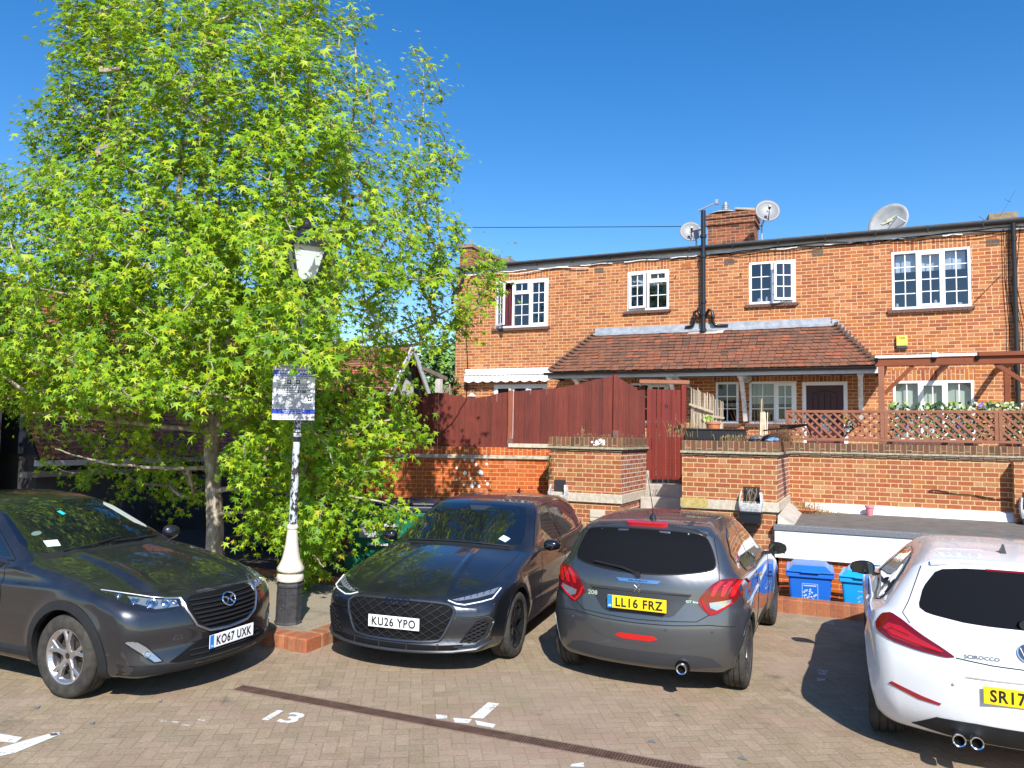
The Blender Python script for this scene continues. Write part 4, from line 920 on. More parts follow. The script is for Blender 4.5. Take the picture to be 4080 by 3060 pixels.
# bins and low wall are in the sunken area (ground -.55)
def wheelie(label, x, y, m_, rz, ml):
    t = thing('wheelie_bin', label, 'bin', (x, y, -.55), rz, 'blue bins in the sunken area')
    b = MB(); lv = [(0, .20, .24), (.12, .215, .26), (.95, .275, .34)]; vs = []
    for z, hx, hy in lv: vs += [(-hx, -hy, z), (hx, -hy, z), (hx, hy, z), (-hx, hy, z)]
    fs = [(0, 3, 2, 1), (8, 9, 10, 11)]+[(4*i+k_, 4*i+(k_+1) % 4, 4*i+4+(k_+1) % 4, 4*i+4+k_) for i in range(2) for k_ in range(4)]; b.add(vs, fs); b.build('body', m_, t, bevel=.03, seg=3)
    b = MB(); b.box(-.30, .30, -.365, .36, .90, .965); b.build('rim', m_, t, bevel=.012)
    b = MB(); b.box(-.305, .305, -.38, .34, .967, .995); vs = [(-.27, -.35, .99), (.27, -.35, .99), (.27, .3, .99), (-.27, .3, .99), (-.2, -.25, 1.05), (.2, -.25, 1.05), (.2, .25, 1.06), (-.2, .25, 1.06)]
    b.add(vs, [(0, 1, 5, 4), (1, 2, 6, 5), (2, 3, 7, 6), (3, 0, 4, 7), (4, 5, 6, 7)]); b.box(-.12, .12, -.40, -.37, .965, .99); b.build('lid', m_, t, bevel=.01)
    b = MB(); b.tube([(-.25, .4, .97), (.25, .4, .97)], .018, 8); b.build('handle', m_, t)
    for sx in (-1, 1): b = MB(); b.lathe([(.0, 0), (.09, 0), (.1, .01), (.1, .04), (.09, .05), (0, .05)], (sx*.26-.025, .27, .1), 16, 'x'); b.build('wheel', M_BLK, t)
    b = MB(); Y = -.347; 
    def emblem(cx_, cz, s_):
        y = Y+.0; out = []
        r_ = random.Random(3)
        for k_ in range(26):
            a = r_.uniform(0, 6.28); q = .35*r_.random()**.5; px, pz = cx_+s_*q*math.cos(a)*.9, cz+s_*(q*math.sin(a)*1.1+.05); w_ = s_*.06
            b.add([(px-w_, yy(pz), pz), (px, yy(pz-w_), pz-w_), (px+w_, yy(pz), pz), (px, yy(pz+w_), pz+w_)], [(0, 1, 2, 3)])
    def yy(z): return -(.26+(z-.12)*.08/.83)-.003
    emblem(0, .66, .26)
    for i, (hh, ww) in enumerate(((.02, .15), (.02, .11))): z = .53-i*.03; b.add([(-ww/2, yy(z), z), (ww/2, yy(z), z), (ww/2, yy(z+hh), z+hh), (-ww/2, yy(z+hh), z+hh)], [(0, 1, 2, 3)])
    z = .79; b.add([(-.08, yy(z), z), (.08, yy(z), z), (.08, yy(z+.015), z+.015), (-.08, yy(z+.015), z+.015)], [(0, 1, 2, 3)])
    if ml:
        for (a, c_, d_, e_) in ((-.1, .1, .82, .826), (-.1, .1, .49, .496), (-.1, -.094, .49, .826), (.094, .1, .49, .826)): b.add([(a, yy(d_), d_), (c_, yy(d_), d_), (c_, yy(e_), e_), (a, yy(e_), e_)], [(0, 1, 2, 3)])
    b.build('crest_print', M_BINW if ml else mat('pale blue print', (.25, .45, .72), .6), t, fix=False)
wheelie('royal blue wheelie bin with white crest, left of the two', -.76, 11.42, M_BLUE1, math.radians(4), True)
wheelie('lighter sky blue wheelie bin beside the white car', -.06, 11.32, M_BLUE2, math.radians(-3), False)

# steps up to the gate
t = thing('gate_steps', 'pale concrete steps rising between the brick piers to the gate', 'steps', (-3.19, 12.6, 0))
b = MB()
for i, (y0, z) in enumerate(((12.15, .23), (12.45, .46), (12.75, .69), (13.05, .92), (13.35, 1.13), (13.68, 1.34))): b.box(-3.685, -2.695, y0, 14.6, z-.23, z)
b.box(-3.687, -3.64, 13.75, 13.95, 1.3, 1.58); shift(b, 3.19, -12.6); b.build('treads', M_CONC, t, bevel=.012)

# ---------------------------------------------------------------- orange wall, fence and gate: one straight line nearly square to the camera
FA = math.radians(24.9); FO = Vector((-3.07, 14.08, 0)); FXD = Vector((math.cos(FA), math.sin(FA), 0)); FN = Vector((-math.sin(FA), math.cos(FA), 0))
def seenF(x, y):
    "local (x, z) on the fence line for a photo pixel"
    d = FW+RT*((x-2040)/FPX)-UP*((y-1530)/FPX); C = Vector((0, 0, CAMH)); t = (FO-C).dot(FN)/d.dot(FN); P = C+d*t; return (P-FO).dot(FXD), P.z
rotF = FA
t = thing('orange_brick_wall', 'smooth orange brick wall behind the black hatchback with white paint blobs', 'wall', FO, rotF)
m = MB(); m.box(-7.6, -2.1, -.04, .26, 0, 1.74); m.build('brick_face', M_ORG, t)
m = MB(); m.box(-7.6, -2.1, -.09, .28, 1.742, 1.815); m.build('stone_ledge', mat('crumbling stone ledge', (.42, .36, .27), .95, var=.4, vs=14, bump=.6), t, bevel=.012)
m = MB(); m.box(-7.6, -2.1, -.055, .26, 1.816, 1.955); m.build('coping', M_ORG_SOLD, t, bevel=.006)
m = MB(); m.box(-3.22, -2.3, -.085, .2, 1.957, 2.03); m.build('stone_slab', M_STONE, t, bevel=.006)
m = MB()
for (px, py) in ((2031, 1852), (1455, 1842)):
    x, z = seenF(px, py)
    for i in range(8): m.box(x-.1+i*.0275-.006, x-.1+i*.0275+.006, -.047, -.041, z-.065, z+.065)
    for i in range(5): m.box(x-.108, x+.1, -.0475, -.0415, z-.065+i*.0325-.006, z-.065+i*.0325+.006)
m.build('air_brick', M_TERR, t)
m = MB(); r_ = random.Random(8)
for (px, py, s_) in ((1852, 1829, .045), (1882, 1832, .06), (1940, 1829, .05), (1939, 1848, .038), (1898, 1850, .04), (1853, 1885, .06), (1916, 1882, .075), (1821, 1864, .04), (1820, 1911, .03), (1849, 1932, .035), (1881, 1934, .065), (1893, 1924, .035), (1909, 1937, .045), (1942, 1928, .045), (1876, 1906, .035), (1904, 1881, .02), (1935, 1915, .02)):
    x, z = seenF(px, py); n_ = 14; vs = [(x+s_*.6*math.cos(2*math.pi*k_/n_)*r_.uniform(.75, 1.1), -.042-r_.random()*.002, z+s_*.7*math.sin(2*math.pi*k_/n_)*r_.uniform(.75, 1.15)) for k_ in range(n_)]; m.add(vs, [tuple(range(n_))])
m.build('paint_blob', mat('white splash', (.82, .82, .82), .6), t)
# fence boards
prof_px = [(1385, 1556), (1440, 1562), (1500, 1575), (1540, 1587), (1600, 1588), (1660, 1580), (1720, 1565), (1745, 1562), (1800, 1572), (1850, 1583), (1890, 1586), (1940, 1578), (1980, 1568), (2035, 1559), (2060, 1558), (2120, 1553), (2200, 1548), (2280, 1535), (2360, 1515), (2440, 1496), (2475, 1505), (2500, 1525), (2530, 1541), (2562, 1538), (2578, 1530)]
pf = [seenF(*p) for p in prof_px]
def topz(x):
    if x <= pf[0][0]: return pf[0][1]
    for (a, za), (b, zb) in zip(pf, pf[1:]):
        if a <= x <= b: return za+(zb-za)*(x-a)/(b-a)
    return pf[-1][1]
t = thing('board_fence', 'red brown close board fence with wavy scalloped top above the orange wall', 'fence', FO, rotF)
posts = [seenF(2035, 1600)[0], seenF(2455, 1600)[0]]; mid = seenF(1745, 1600)[0]; xr = seenF(2574, 1600)[0]
segs = [(-7.6, mid, 1.958), (mid, posts[0]-.06, 1.958), (posts[0]+.05, posts[1]-.04, 1.958), (posts[1]+.05, xr, 2.0)]
rb = random.Random(12)
for a, b, zb in segs:
    m = MB(); n_ = max(1, round((b-a)/.10))
    for i in range(n_):
        x0, x1 = a+(b-a)*i/n_, a+(b-a)*(i+1)/n_; y = .07+rb.uniform(-.006, .006)+(.008 if i % 2 else 0)
        z0 = zb if x1 < -2.2 else 1.5
        x0 += .001; x1 -= .001
        vs = [(x0, y, z0), (x1, y, z0), (x1, y, topz(x1)+rb.uniform(-.006, .006)), (x0, y, topz(x0)+rb.uniform(-.006, .006))]; vs += [(p, q+.014, r2_) for p, q, r2_ in vs]
        m.add(vs, [(0, 1, 2, 3), (7, 6, 5, 4), (1, 5, 6, 2), (0, 3, 7, 4), (3, 2, 6, 7)])
    m.build('board_panel', M_FENCE, t)
    m = MB(); m.box(a+.01, b-.01, .098, .104, zb if b < -2.2 else 1.6, min(topz(a+.01), topz((a+b)/2), topz(b-.01))-.06); m.build('gap_shade_sheet', mat('dark fence backing', (.012, .006, .005), .9), t)  # added dark sheet, puts the shade lines between boards into colour
    m = MB(); m.box(a, b, .105, .14, zb+.15, zb+.22); m.box(a, b, .105, .14, zb+.65, zb+.72); m.build('rail', M_FENCE, t)
for i, px in enumerate(posts):
    m = MB(); m.box(px-.05, px+.045, .02, .12, 1.96 if i == 0 else 1.5, topz(px)+(.02 if i == 0 else .04)); m.build('post', M_POSTW if i == 0 else M_FENCE, t, bevel=.004)
    m = MB(); m.box(px-.056, px+.051, .014, .13, 1.96 if i == 0 else 2.16, 2.12 if i == 0 else 2.3); m.build('post_shoe', M_SILL, t)
t = thing('garden_gate', 'tall red stained boarded garden gate with black latch between the piers', 'gate', FO, rotF)
gx0, gx1 = xr+.01, seenF(2712, 1600)[0]; zt0 = seenF(2600, 1550)[1]
m = MB(); n_ = 7
for i in range(n_):
    x0, x1 = gx0+(gx1-gx0)*i/n_+.003, gx0+(gx1-gx0)*(i+1)/n_-.003; y = -.02+(.006 if i % 2 else 0)
    m.box(x0, x1, y, y+.02, 1.42, zt0-.01*i/n_)
m.build('boards', M_GATE, t, bevel=.003)
m = MB(); m.box(gx1+.004, gx1+.095, -.05, .06, 1.34, seenF(2720, 1533)[1]); m.build('gate_post', M_GATE, t, bevel=.004)
m = MB(); xl = seenF(2546, 1521)[0]; xr2 = seenF(2745, 1525)[0]; zl = seenF(2640, 1523)[1]; m.box(xl, xr2, -.06, .05, zl-.03, zl+.04); m.build('lintel', M_TREL, t, bevel=.004)
m = MB(); x, z = seenF(2703, 1708); m.box(x-.03, x+.03, -.035, -.02, z-.09, z+.06); m.bar((x-.09, -.06, z+.01), (x+.03, -.05, z+.03), .025); m.lathe([(.03, 0), (.035, -.02), (.015, -.04)], (x+.0, -.035, z+.03), 12, 'y'); m.build('latch', M_BLKP, t)
m = MB(); x, z = seenF(2655, 1618); add_text(m, "2a", .05, frame_mtx((x, -.024, z), (1, 0, 0), (0, 0, 1))); m.build('number', M_BLK, t)

# ---------------------------------------------------------------- trellis, ivy, pergola, things on the coping
t = thing('trellis_fence', 'brown diamond trellis panels standing on the right hand wall', 'trellis', (0, 14.2, 2.15))
px_ = [-1.32, .235, 1.86, 3.6, 5.3]
for i in range(len(px_)-1):
    a, b = px_[i], px_[i+1]; z0, z1 = .03, .55
    m = MB(); m.box(a, b, -.03, .015, z1-.045, z1); m.box(a, b, -.03, .015, z0, z0+.045); m.box(a+(.0 if i else 0), a+.05, -.032, .02, z0+.045, z1-.045); m.box(b-.06, b-.006, -.032, .02, z0+.045, z1-.045)
    m.build('frame', M_TREL, t, bevel=.003)
    for lay, (dy, sg) in enumerate(((-.018, -1), (.002, 1))):
        m = MB(); st = .145; h = z1-z0-.08; k0 = a+.05-h; xx = k0
        while xx < b+h:
            p0, p1 = (xx, z0+.04), (xx+h, z1-.04)
            if sg < 0: p0, p1 = (xx+h, z0+.04), (xx, z1-.04)
            # clip to panel
            def clip(p, q):
                (x0_, z0_), (x1_, z1_) = p, q
                if x0_ > x1_: (x0_, z0_), (x1_, z1_) = (x1_, z1_), (x0_, z0_)
                A, Bb = a+.05, b-.06
                if x1_ <= A+.03 or x0_ >= Bb-.03: return None
                s_ = (z1_-z0_)/(x1_-x0_)
                if x0_ < A: z0_ += s_*(A-x0_); x0_ = A
                if x1_ > Bb: z1_ -= s_*(x1_-Bb); x1_ = Bb
                return (x0_, z0_), (x1_, z1_)
            c_ = clip(p0, p1)
            if c_: m.bar((c_[0][0], dy, c_[0][1]), (c_[1][0], dy, c_[1][1]), .012, .036, up=(0, 1, 0) if False else (0, 0, 1))
            xx += st
        m.build('lattice_slats', M_TREL, t); m = MB()
STAR = None
def leafcard(m, p, s_, r_, nrm=None, mi=0):
    n_ = Vector((r_.gauss(0, .6), -1+r_.gauss(0, .4), r_.gauss(.2, .5))).normalized() if nrm is None else nrm
    q = n_.to_track_quat('Z', 'Y').to_matrix() @ Matrix.Rotation(r_.uniform(0, 6.28), 3, 'Z')
    pts = [(0, -.5), (.42, -.15), (.35, .25), (0, .6), (-.35, .25), (-.42, -.15)]
    m.add([tuple(Vector(p)+q @ Vector((x*s_, y*s_, .1*s_*abs(x)))) for x, y in pts], [(0, 1, 2, 3), (0, 3, 4, 5)], mi)
IVM = [mat('ivy dark green', (.045, .10, .035), .5, var=.4, vs=9), mat('ivy yellow green', (.26, .36, .06), .5), mat('ivy pale variegated', (.52, .60, .40), .5)]
r_ = random.Random(31)
def ivy(label, x0, x1, y, z0, z1, n_, sz=.055, w=(.6, .25, .15)):
    m = MB()
    for i in range(n_):
        leafcard(m, (r_.uniform(x0, x1), y+r_.uniform(-.04, .05), z0+(z1-z0)*r_.random()), sz*r_.uniform(.7, 1.3), r_, mi=r_.choices((0, 1, 2), w)[0])
    for i in range(int((x1-x0)/.25)): xx = x0+i*.25; m.bar((xx, y, z0), (xx+.22, y+.02, z1-.03), .006)
    return tag(m.build('ivy', IVM, fix=False), label, 'plant')
ivy('artificial ivy screen behind the middle trellis panel', .30, 1.8, 14.27, 2.2, 2.68, 420, w=(.5, .3, .2))
ivy('artificial ivy screen behind the trellis panel at the right edge', 1.9, 3.5, 14.27, 2.2, 2.68, 420, w=(.5, .3, .2))
ivy('variegated ivy spilling over the top rail of the trellis', .32, 3.5, 14.26, 2.68, 2.83, 420, .06, (.5, .25, .25))
m = MB()
for (x, z) in ((1.62, 2.78), (.55, 2.42), (1.36, 2.46)):
    for i in range(6): leafcard(m, (x+r_.gauss(0, .025), 14.2, z+r_.gauss(0, .02)), .045, r_)
tag(m.build('flowers', mat('violet petals', (.30, .18, .62), .5), fix=False), 'small violet flowers scattered in the ivy', 'flowers')
m = MB()
for i in range(26): leafcard(m, (-.27+r_.gauss(0, .035), 14.14, 2.43+r_.gauss(0, .045)), .04, r_, mi=r_.choice((0, 1)))
tag(m.build('hanging_ornament', [mat('silver teal foil', (.32, .42, .42), .3), M_BLK], fix=False), 'teal and silver ornament hanging on the first trellis panel', 'ornament')
# pergola
t = thing('pergola', 'orange brown timber pergola over the ground floor window at right', 'pergola', (1.3, 16.5, YZ)); OX, OY = 1.3, 16.5
def B(m, n_, mm, **k): shift(m, -OX, -OY, -YZ); return m.build(n_, mm, t, **k)
m = MB(); m.box(.12, 4.5, 15.45, 15.55, 3.55, 3.69); B(m, 'front_beam', M_PERG, bevel=.004)
m = MB(); m.box(1.75, 4.5, 15.40, 15.58, 3.69, 3.76); B(m, 'top_board', M_PERG)
m = MB(); m.box(.17, .27, 15.45, 15.55, YZ, 3.548); B(m, 'post', M_TREL, bevel=.004)
m = MB(); m.box(2.32, 2.42, 16.9, 17.0, YZ, 3.6); B(m, 'post', M_PERG, bevel=.004)
m = MB(); m.bar((.27, 15.5, 3.05), (.74, 15.5, 3.55), .045, .07); B(m, 'brace', M_PERG)
m = MB(); m.bar((2.0, 15.5, 3.56), (2.62, 15.5, 3.08), .045, .07); B(m, 'brace', M_PERG)
for x in (.3, 1.3, 2.3, 3.3): m = MB(); m.box(x-.03, x+.03, 15.55, FD-.01, 3.56, 3.66); B(m, 'rafter', M_PERG)
m = MB(); m.box(.12, 1.05, 15.42, 15.5, 3.692, 3.74); m.box(1.12, 1.72, 15.42, 15.5, 3.70, 3.748); m.box(1.04, 1.13, 15.40, 15.52, 3.69, 3.77); B(m, 'roller_cassette', M_AWN)
m = MB()
for x in (.14, 1.07, 1.73): m.box(x-.03, x+.03, 15.41, 15.5, 3.63, 3.70)
B(m, 'bracket', M_BLK)
# long planter, pot, bundle of sticks, reed screen
t = thing('trough_planter', 'long black ribbed trough planter on the right hand pier', 'planter', (-2.24, 12.58, 2.152))
m = MB(); m.box(-.47, .47, -.09, .09, 0, .165); m.box(-.50, .50, -.11, .11, .166, .19)
for i in range(20): x = -.455+i*.048; m.box(x-.012, x+.012, -.1, -.085, .015, .155)
m.build('trough', mat('black planter plastic', (.018, .02, .026), .35, coat=.1), t, bevel=.005)
m = MB(); m.box(-.46, .46, -.08, .08, .17, .185); m.build('soil', M_SOIL, t)
m = MB(); m.lathe([(.09, 0), (.115, .12), (.125, .12), (.125, .15), (.11, .15)], n=20); o = m.build('plant_pot', M_TERR, smooth=True, loc=(-2.33, 12.9, 2.3)); o.scale = (1, .8, 1)
tag(o, 'wide terracotta pot standing behind the black trough planter', 'plant pot')
m = MB(); m.box(-.6, .4, 12.8-12.9, 13.0-12.9, 0, .145); tag(m.build('brick_ledge', M_COPE, loc=(-2.2, 12.9, 2.152)), 'low dark ledge behind the trough planter', 'ledge')
m = MB()
for i in range(14):
    leafcard(m, (-2.42+r_.gauss(0, .04), 12.9, 2.5+r_.gauss(0, .03)), .07, r_, mi=0)
tag(m.build('pot_plant', IVM[1], fix=False), 'yellow green leaf growing in the terracotta pot', 'plant')
m = MB()
for i in range(9): a = r_.uniform(-.02, .02); m.tube([(-1.5+i*.013-.05, 12.6+r_.uniform(-.03, .03), 2.15), (-1.5+i*.013-.055+a, 12.62, 2.60+r_.uniform(0, .03))], .008, 5)
tag(m.build('stick_bundle', mat('pale split canes', (.66, .54, .40), .7, var=.25, vs=9)), 'upright bundle of pale split canes on the pier', 'canes')
for nm, lab, c_, s_, mm in (('plastic_bag', 'crumpled black and white plastic bag by the canes', (-1.62, 12.5, 2.19), (.12, .07, .05), mat('black white bag', (.10, .10, .11), .3, var=.6, vs=18)), ('plastic_bag', 'crumpled blue and white plastic bag right of the canes', (-1.36, 12.5, 2.19), (.12, .07, .05), mat('blue white bag', (.18, .32, .52), .3, var=.6, vs=14))):
    m = MB(); rr_ = random.Random(nm+lab); vs = []; n1, n2 = 12, 8
    for i in range(n2+1):
        for k_ in range(n1):
            th, ph = 2*math.pi*k_/n1, math.pi*i/n2; q = rr_.uniform(.7, 1.15); vs.append((s_[0]*q*math.sin(ph)*math.cos(th), s_[1]*q*math.sin(ph)*math.sin(th), s_[2]*q*math.cos(ph)))
    m.add(vs, [(i*n1+k_, i*n1+(k_+1) % n1, (i+1)*n1+(k_+1) % n1, (i+1)*n1+k_) for i in range(n2) for k_ in range(n1)]); tag(m.build(nm, mm, loc=c_), lab, 'bag')
m = MB(); n_ = 16; vs = []
for i in range(n_+1): x = -.5+i/n_; z = .16*(1-(2*x)**2)**.5 if abs(2*x) < 1 else 0; vs += [(x*.85, -.16, z), (x*.85, .25, z)]
m.add(vs, [(2*i, 2*i+2, 2*i+3, 2*i+1) for i in range(n_)]); o = m.build('barrow_tray', mat('rusty brown sheet', (.16, .07, .05), .5, var=.2, vs=6), loc=(-1.12, 12.55, 2.15), fix=False); o.modifiers.new('t', 'SOLIDIFY').thickness = .01
tag(o, 'rusty brown curved metal sheet lying left of the trellis', 'metal sheet')
m = MB(); m.bar((-.34, 0, .07), (.3, 0, .16), .02); m.bar((.3, 0, .16), (.36, 0, .0), .02); m.bar((-.1, 0, .14), (.3, 0, .17), .03); m.bar((.0, .1, .1), (.3, .02, .16), .015)
tag(m.build('folded_frame', M_BLK, loc=(-1.15, 12.5, 2.25)), 'thin black folded frame on the rusty metal sheet', 'frame')
t = thing('reed_screen', 'bleached ragged reed and stick screen beside the red gate', 'screen', (-2.75, 14.0, YZ))
for q, (z0, z1) in enumerate(((1.0, 1.55), (1.3, 1.85))):
    m = MB()
    for i in range(34):
        x = -.18+i*.017; x2 = x+r_.uniform(-.02, .02); h = r_.uniform(-.05, .03)-.25*i/34
        m.tube([(x, q*.03, .2 if q == 0 else .9), (x2, q*.03+r_.uniform(-.01, .01), (1.3 if q == 0 else 1.72)+h)], r_.uniform(.006, .011), 5)
    m.build('reeds', M_GREYW, t)
m = MB(); m.bar((-.2, -.03, 1.40), (.24, -.03, 1.25), .02, .04); m.bar((.1, -.02, 1.2), (.42, -.02, 1.15), .015, .03); m.build('batten', M_GREYW, t)
weeds('bare thin shrub stems in front of the porch windows', (-1.6, 13.6, 2.0), 26, (.18, .1), 1.0, M_DRYB, 9, .5)
m = MB(); m.tube([(-1.62, 13.2, 2.0), (-1.60, 13.2, 2.85)], .012, 6); tag(m.build('bamboo_cane', mat('yellow cane', (.5, .36, .14), .6)), 'single yellow bamboo cane left of the trellis', 'cane')
m = MB()
for i in range(3): m.lathe([(.0, -.10), (.05, -.07), (.06, 0), (.05, .07), (0, .1)], (.03*i, 0, -.05*i), 10)
tag(m.build('hose_reel', mat('yellow plastic', (.42, .34, .03), .5), smooth=True, loc=(-.42, 16.9, 2.62)), 'yellow green plastic item hanging beside the door', 'hose')
# ---------------------------------------------------------------- tiled outbuilding on the left, running away from the camera
t = thing('tiled_outbuilding', 'long low outbuilding with brown clay tile roof behind the big tree', 'building', (-14, 15, 0)); OX, OY = -14, 15
def B(m, n_, mm, **k): shift(m, -OX, -OY, 0); return m.build(n_, mm, t, **k)
def slope_obj(name, p00, p10, p01, mm, gap=0.):
    "roof plane whose local x runs along the eave, y up the slope"
    p00, p10, p01 = map(Vector, (p00, p10, p01)); X = (p10-p00).normalized(); Y0 = (p01-p00); Y = (Y0-X*Y0.dot(X)).normalized(); Z = X.cross(Y)
    L = (p10-p00).length; W_ = (Y0).dot(Y); b = MB(); n_ = int(W_/.10)
    for i in range(n_): a, c_ = W_*i/n_, W_*(i+1)/n_; b.add([(0, a-.01, .024), (L, a-.01, .024), (L, c_, .004), (0, c_, .004), (0, a-.01, 0), (L, a-.01, 0)], [(0, 1, 2, 3), (4, 5, 1, 0)])
    o = b.build(name, mm, t, fix=False); mt = Matrix((X, Y, Z)).transposed().to_4x4(); mt.translation = p00-Vector((OX, OY, 0)); o.matrix_local = mt; return o
slope_obj('roof_slope', (-13.2, 8.75, 1.62), (-13.2, 22.5, 1.62), (-15.5, 8.75, 5.05), M_TILE2)
slope_obj('rear_slope', (-17.8, 22.5, 1.62), (-17.8, 8.75, 1.62), (-15.5, 22.5, 5.05), M_TILE2)
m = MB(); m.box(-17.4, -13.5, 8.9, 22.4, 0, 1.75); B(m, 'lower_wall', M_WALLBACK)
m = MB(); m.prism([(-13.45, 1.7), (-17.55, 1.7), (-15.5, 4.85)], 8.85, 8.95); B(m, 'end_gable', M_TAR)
m = MB(); m.box(-13.28, -13.14, 8.7, 22.5, 1.5, 1.6); B(m, 'eaves_gutter', mat('grey white gutter', (.42, .43, .45), .5, var=.3, vs=4))
m = MB(); m.box(-13.5, -13.3, 8.6, 22, 1.3, 1.40); B(m, 'concrete_ledge', mat('shaded ledge', (.2, .19, .18), .9, var=.3, vs=4))
m = MB()
for i in range(45): m.obox((-15.5, 8.9+i*.3, 5.06), (.2, .29, .05), Matrix.Rotation(.0, 3, 'X'))
B(m, 'ridge_tiles', mat('ridge tile', (.20, .11, .08), .9, var=.3, vs=8))
# cross gable facing right
G = [(-13.0, 19.05, 3.15), (-13.0, 21.6, 3.15), (-13.0, 20.2, 4.86)]
slope_obj('cross_gable_slope', (-16.2, 18.75, 2.85), (-12.9, 18.75, 2.85), (-16.2, 20.25, 4.9), M_TILE2)
slope_obj('cross_gable_slope', (-12.9, 21.75, 2.85), (-16.2, 21.75, 2.85), (-12.9, 20.25, 4.9), M_TILE2)
m = MB(); m.add([(-13.1, 18.9, 1.5), (-13.1, 21.6, 1.5), (-13.1, 21.6, 2.9), (-13.1, 20.25, 4.75), (-13.1, 18.9, 2.9)], [(0, 1, 2, 3, 4)]); B(m, 'gable_face', M_TAR)
m = MB()
for (a, b_) in (((-12.88, 18.72, 2.78), (-12.88, 20.25, 4.84)), ((-12.88, 21.78, 2.78), (-12.88, 20.25, 4.84))): m.bar(a, b_, .05, .16)
B(m, 'barge_board', M_TIMBW)
m = MB(); m.add([(-13.05, 19.6, 2.6), (-13.05, 20.7, 2.6), (-13.05, 20.6, 3.7), (-13.05, 20.1, 3.9)], [(0, 1, 2, 3)]); B(m, 'pale_panel', M_TIMBW)
m = MB(); m.bar((-13.0, 21.0, 2.8), (-13.0, 20.5, 4.2), .05, .12); B(m, 'timber_strut', M_BLK)
# crumpled plastic caught on the roof
m = MB(); rr_ = random.Random(6)
for i in range(26):
    x, z = rr_.gauss(0, .2), rr_.gauss(0, .16); m.add([(0, x, z), (.05, x+rr_.uniform(-.2, .2), z+rr_.uniform(-.1, .1)), (.03, x+rr_.uniform(-.2, .2), z+rr_.uniform(-.1, .1)), (0, x+.1, z+.08)], [(0, 1, 2, 3)])
tag(m.build('plastic_sheet', mat('white grey sheet', (.6, .6, .62), .4), loc=(-13.85, 16.2, 2.9), fix=False), 'crumpled pale plastic lying on the outbuilding roof', 'plastic sheet')
# dark buildings at the far left
t = thing('dark_clad_building', 'dark grey clad building corner at the far left edge', 'building', (-14.6, 6.8, 0))
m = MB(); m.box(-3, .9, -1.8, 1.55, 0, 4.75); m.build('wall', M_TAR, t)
m = MB(); m.box(-3.05, 1.0, -1.85, 1.6, 4.752, 4.86); m.build('roof_edge', mat('slate grey trim', (.09, .10, .12), .6), t)
m = MB(); m.box(.905, .96, 1.38, 1.52, 0, 4.7); m.box(.905, .94, .9, 1.0, 1.3, 2.8); m.build('corner_post', mat('charcoal post', (.05, .05, .055), .6), t)
# green euro bin and its neighbours behind the pavement
t = thing('wheeled_container', 'green wheeled container with navy lid half hidden by leaves', 'bin', (-6.6, 9.95, .16), math.radians(24.9))
m = MB(); vs = []
for z, hx, hy in ((.16, .55, .36), (.85, .66, .46)): vs += [(-hx, -hy, z), (hx, -hy, z), (hx, hy, z), (-hx, hy, z)]
m.add(vs, [(0, 3, 2, 1), (4, 5, 6, 7)]+[(k_, (k_+1) % 4, 4+(k_+1) % 4, 4+k_) for k_ in range(4)]); m.build('body', M_GREEN, t, bevel=.04, seg=3)
m = MB(); m.box(-.70, .70, -.50, .48, .80, .87); m.build('rim', M_GREEN, t, bevel=.015)
m = MB(); m.box(-.71, .71, -.51, .50, .875, .96); m.box(-.66, .66, -.40, .46, .96, 1.0); m.build('lid', M_NAVYL, t, bevel=.02, seg=2)
m = MB(); m.box(-.42, -.16, -.492, -.47, .50, .74); m.build('notice', mat('grey notice', (.45, .45, .47), .6), t)
m = MB(); m.box(-.06, .14, -.49, -.47, .66, .70); m.box(-.3, .0, -.47, -.44, .38, .41); m.build('pale_strip', M_TIMBW, t)
for x in (-.5, .5):
    for y in (-.3, .3): m = MB(); m.lathe([(0, -.03), (.08, -.03), (.08, .03), (0, .03)], (x, y, .08), 12, 'x'); m.build('castor', M_BLK, t)
m = MB(); m.lathe([(.13, 0), (.16, .28), (.17, .28), (.17, .31), (.15, .31)], n=20); tag(m.build('plastic_tub', M_GREEN, smooth=True, loc=(-6.75, 9.2, .14)), 'small green plastic tub on the pavement under the leaves', 'tub')
m = MB(); m.lathe([(.10, 0), (.13, .2), (.14, .2), (.14, .23)], n=16); tag(m.build('plant_pot', mat('brown pot', (.16, .07, .04), .8), smooth=True, loc=(-6.35, 9.35, .16)), 'brown plant pot beside the green tub', 'plant pot')
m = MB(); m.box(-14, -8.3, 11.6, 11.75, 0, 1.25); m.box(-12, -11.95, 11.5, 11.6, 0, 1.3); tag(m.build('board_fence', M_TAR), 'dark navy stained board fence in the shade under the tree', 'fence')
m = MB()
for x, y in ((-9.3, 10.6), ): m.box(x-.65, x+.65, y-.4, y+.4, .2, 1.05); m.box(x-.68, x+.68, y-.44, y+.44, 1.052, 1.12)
tag(m.build('storage_box', mat('dark navy box', (.015, .02, .04), .5), bevel=.02), 'dark navy storage box in deep shade behind the tree trunk', 'storage box')
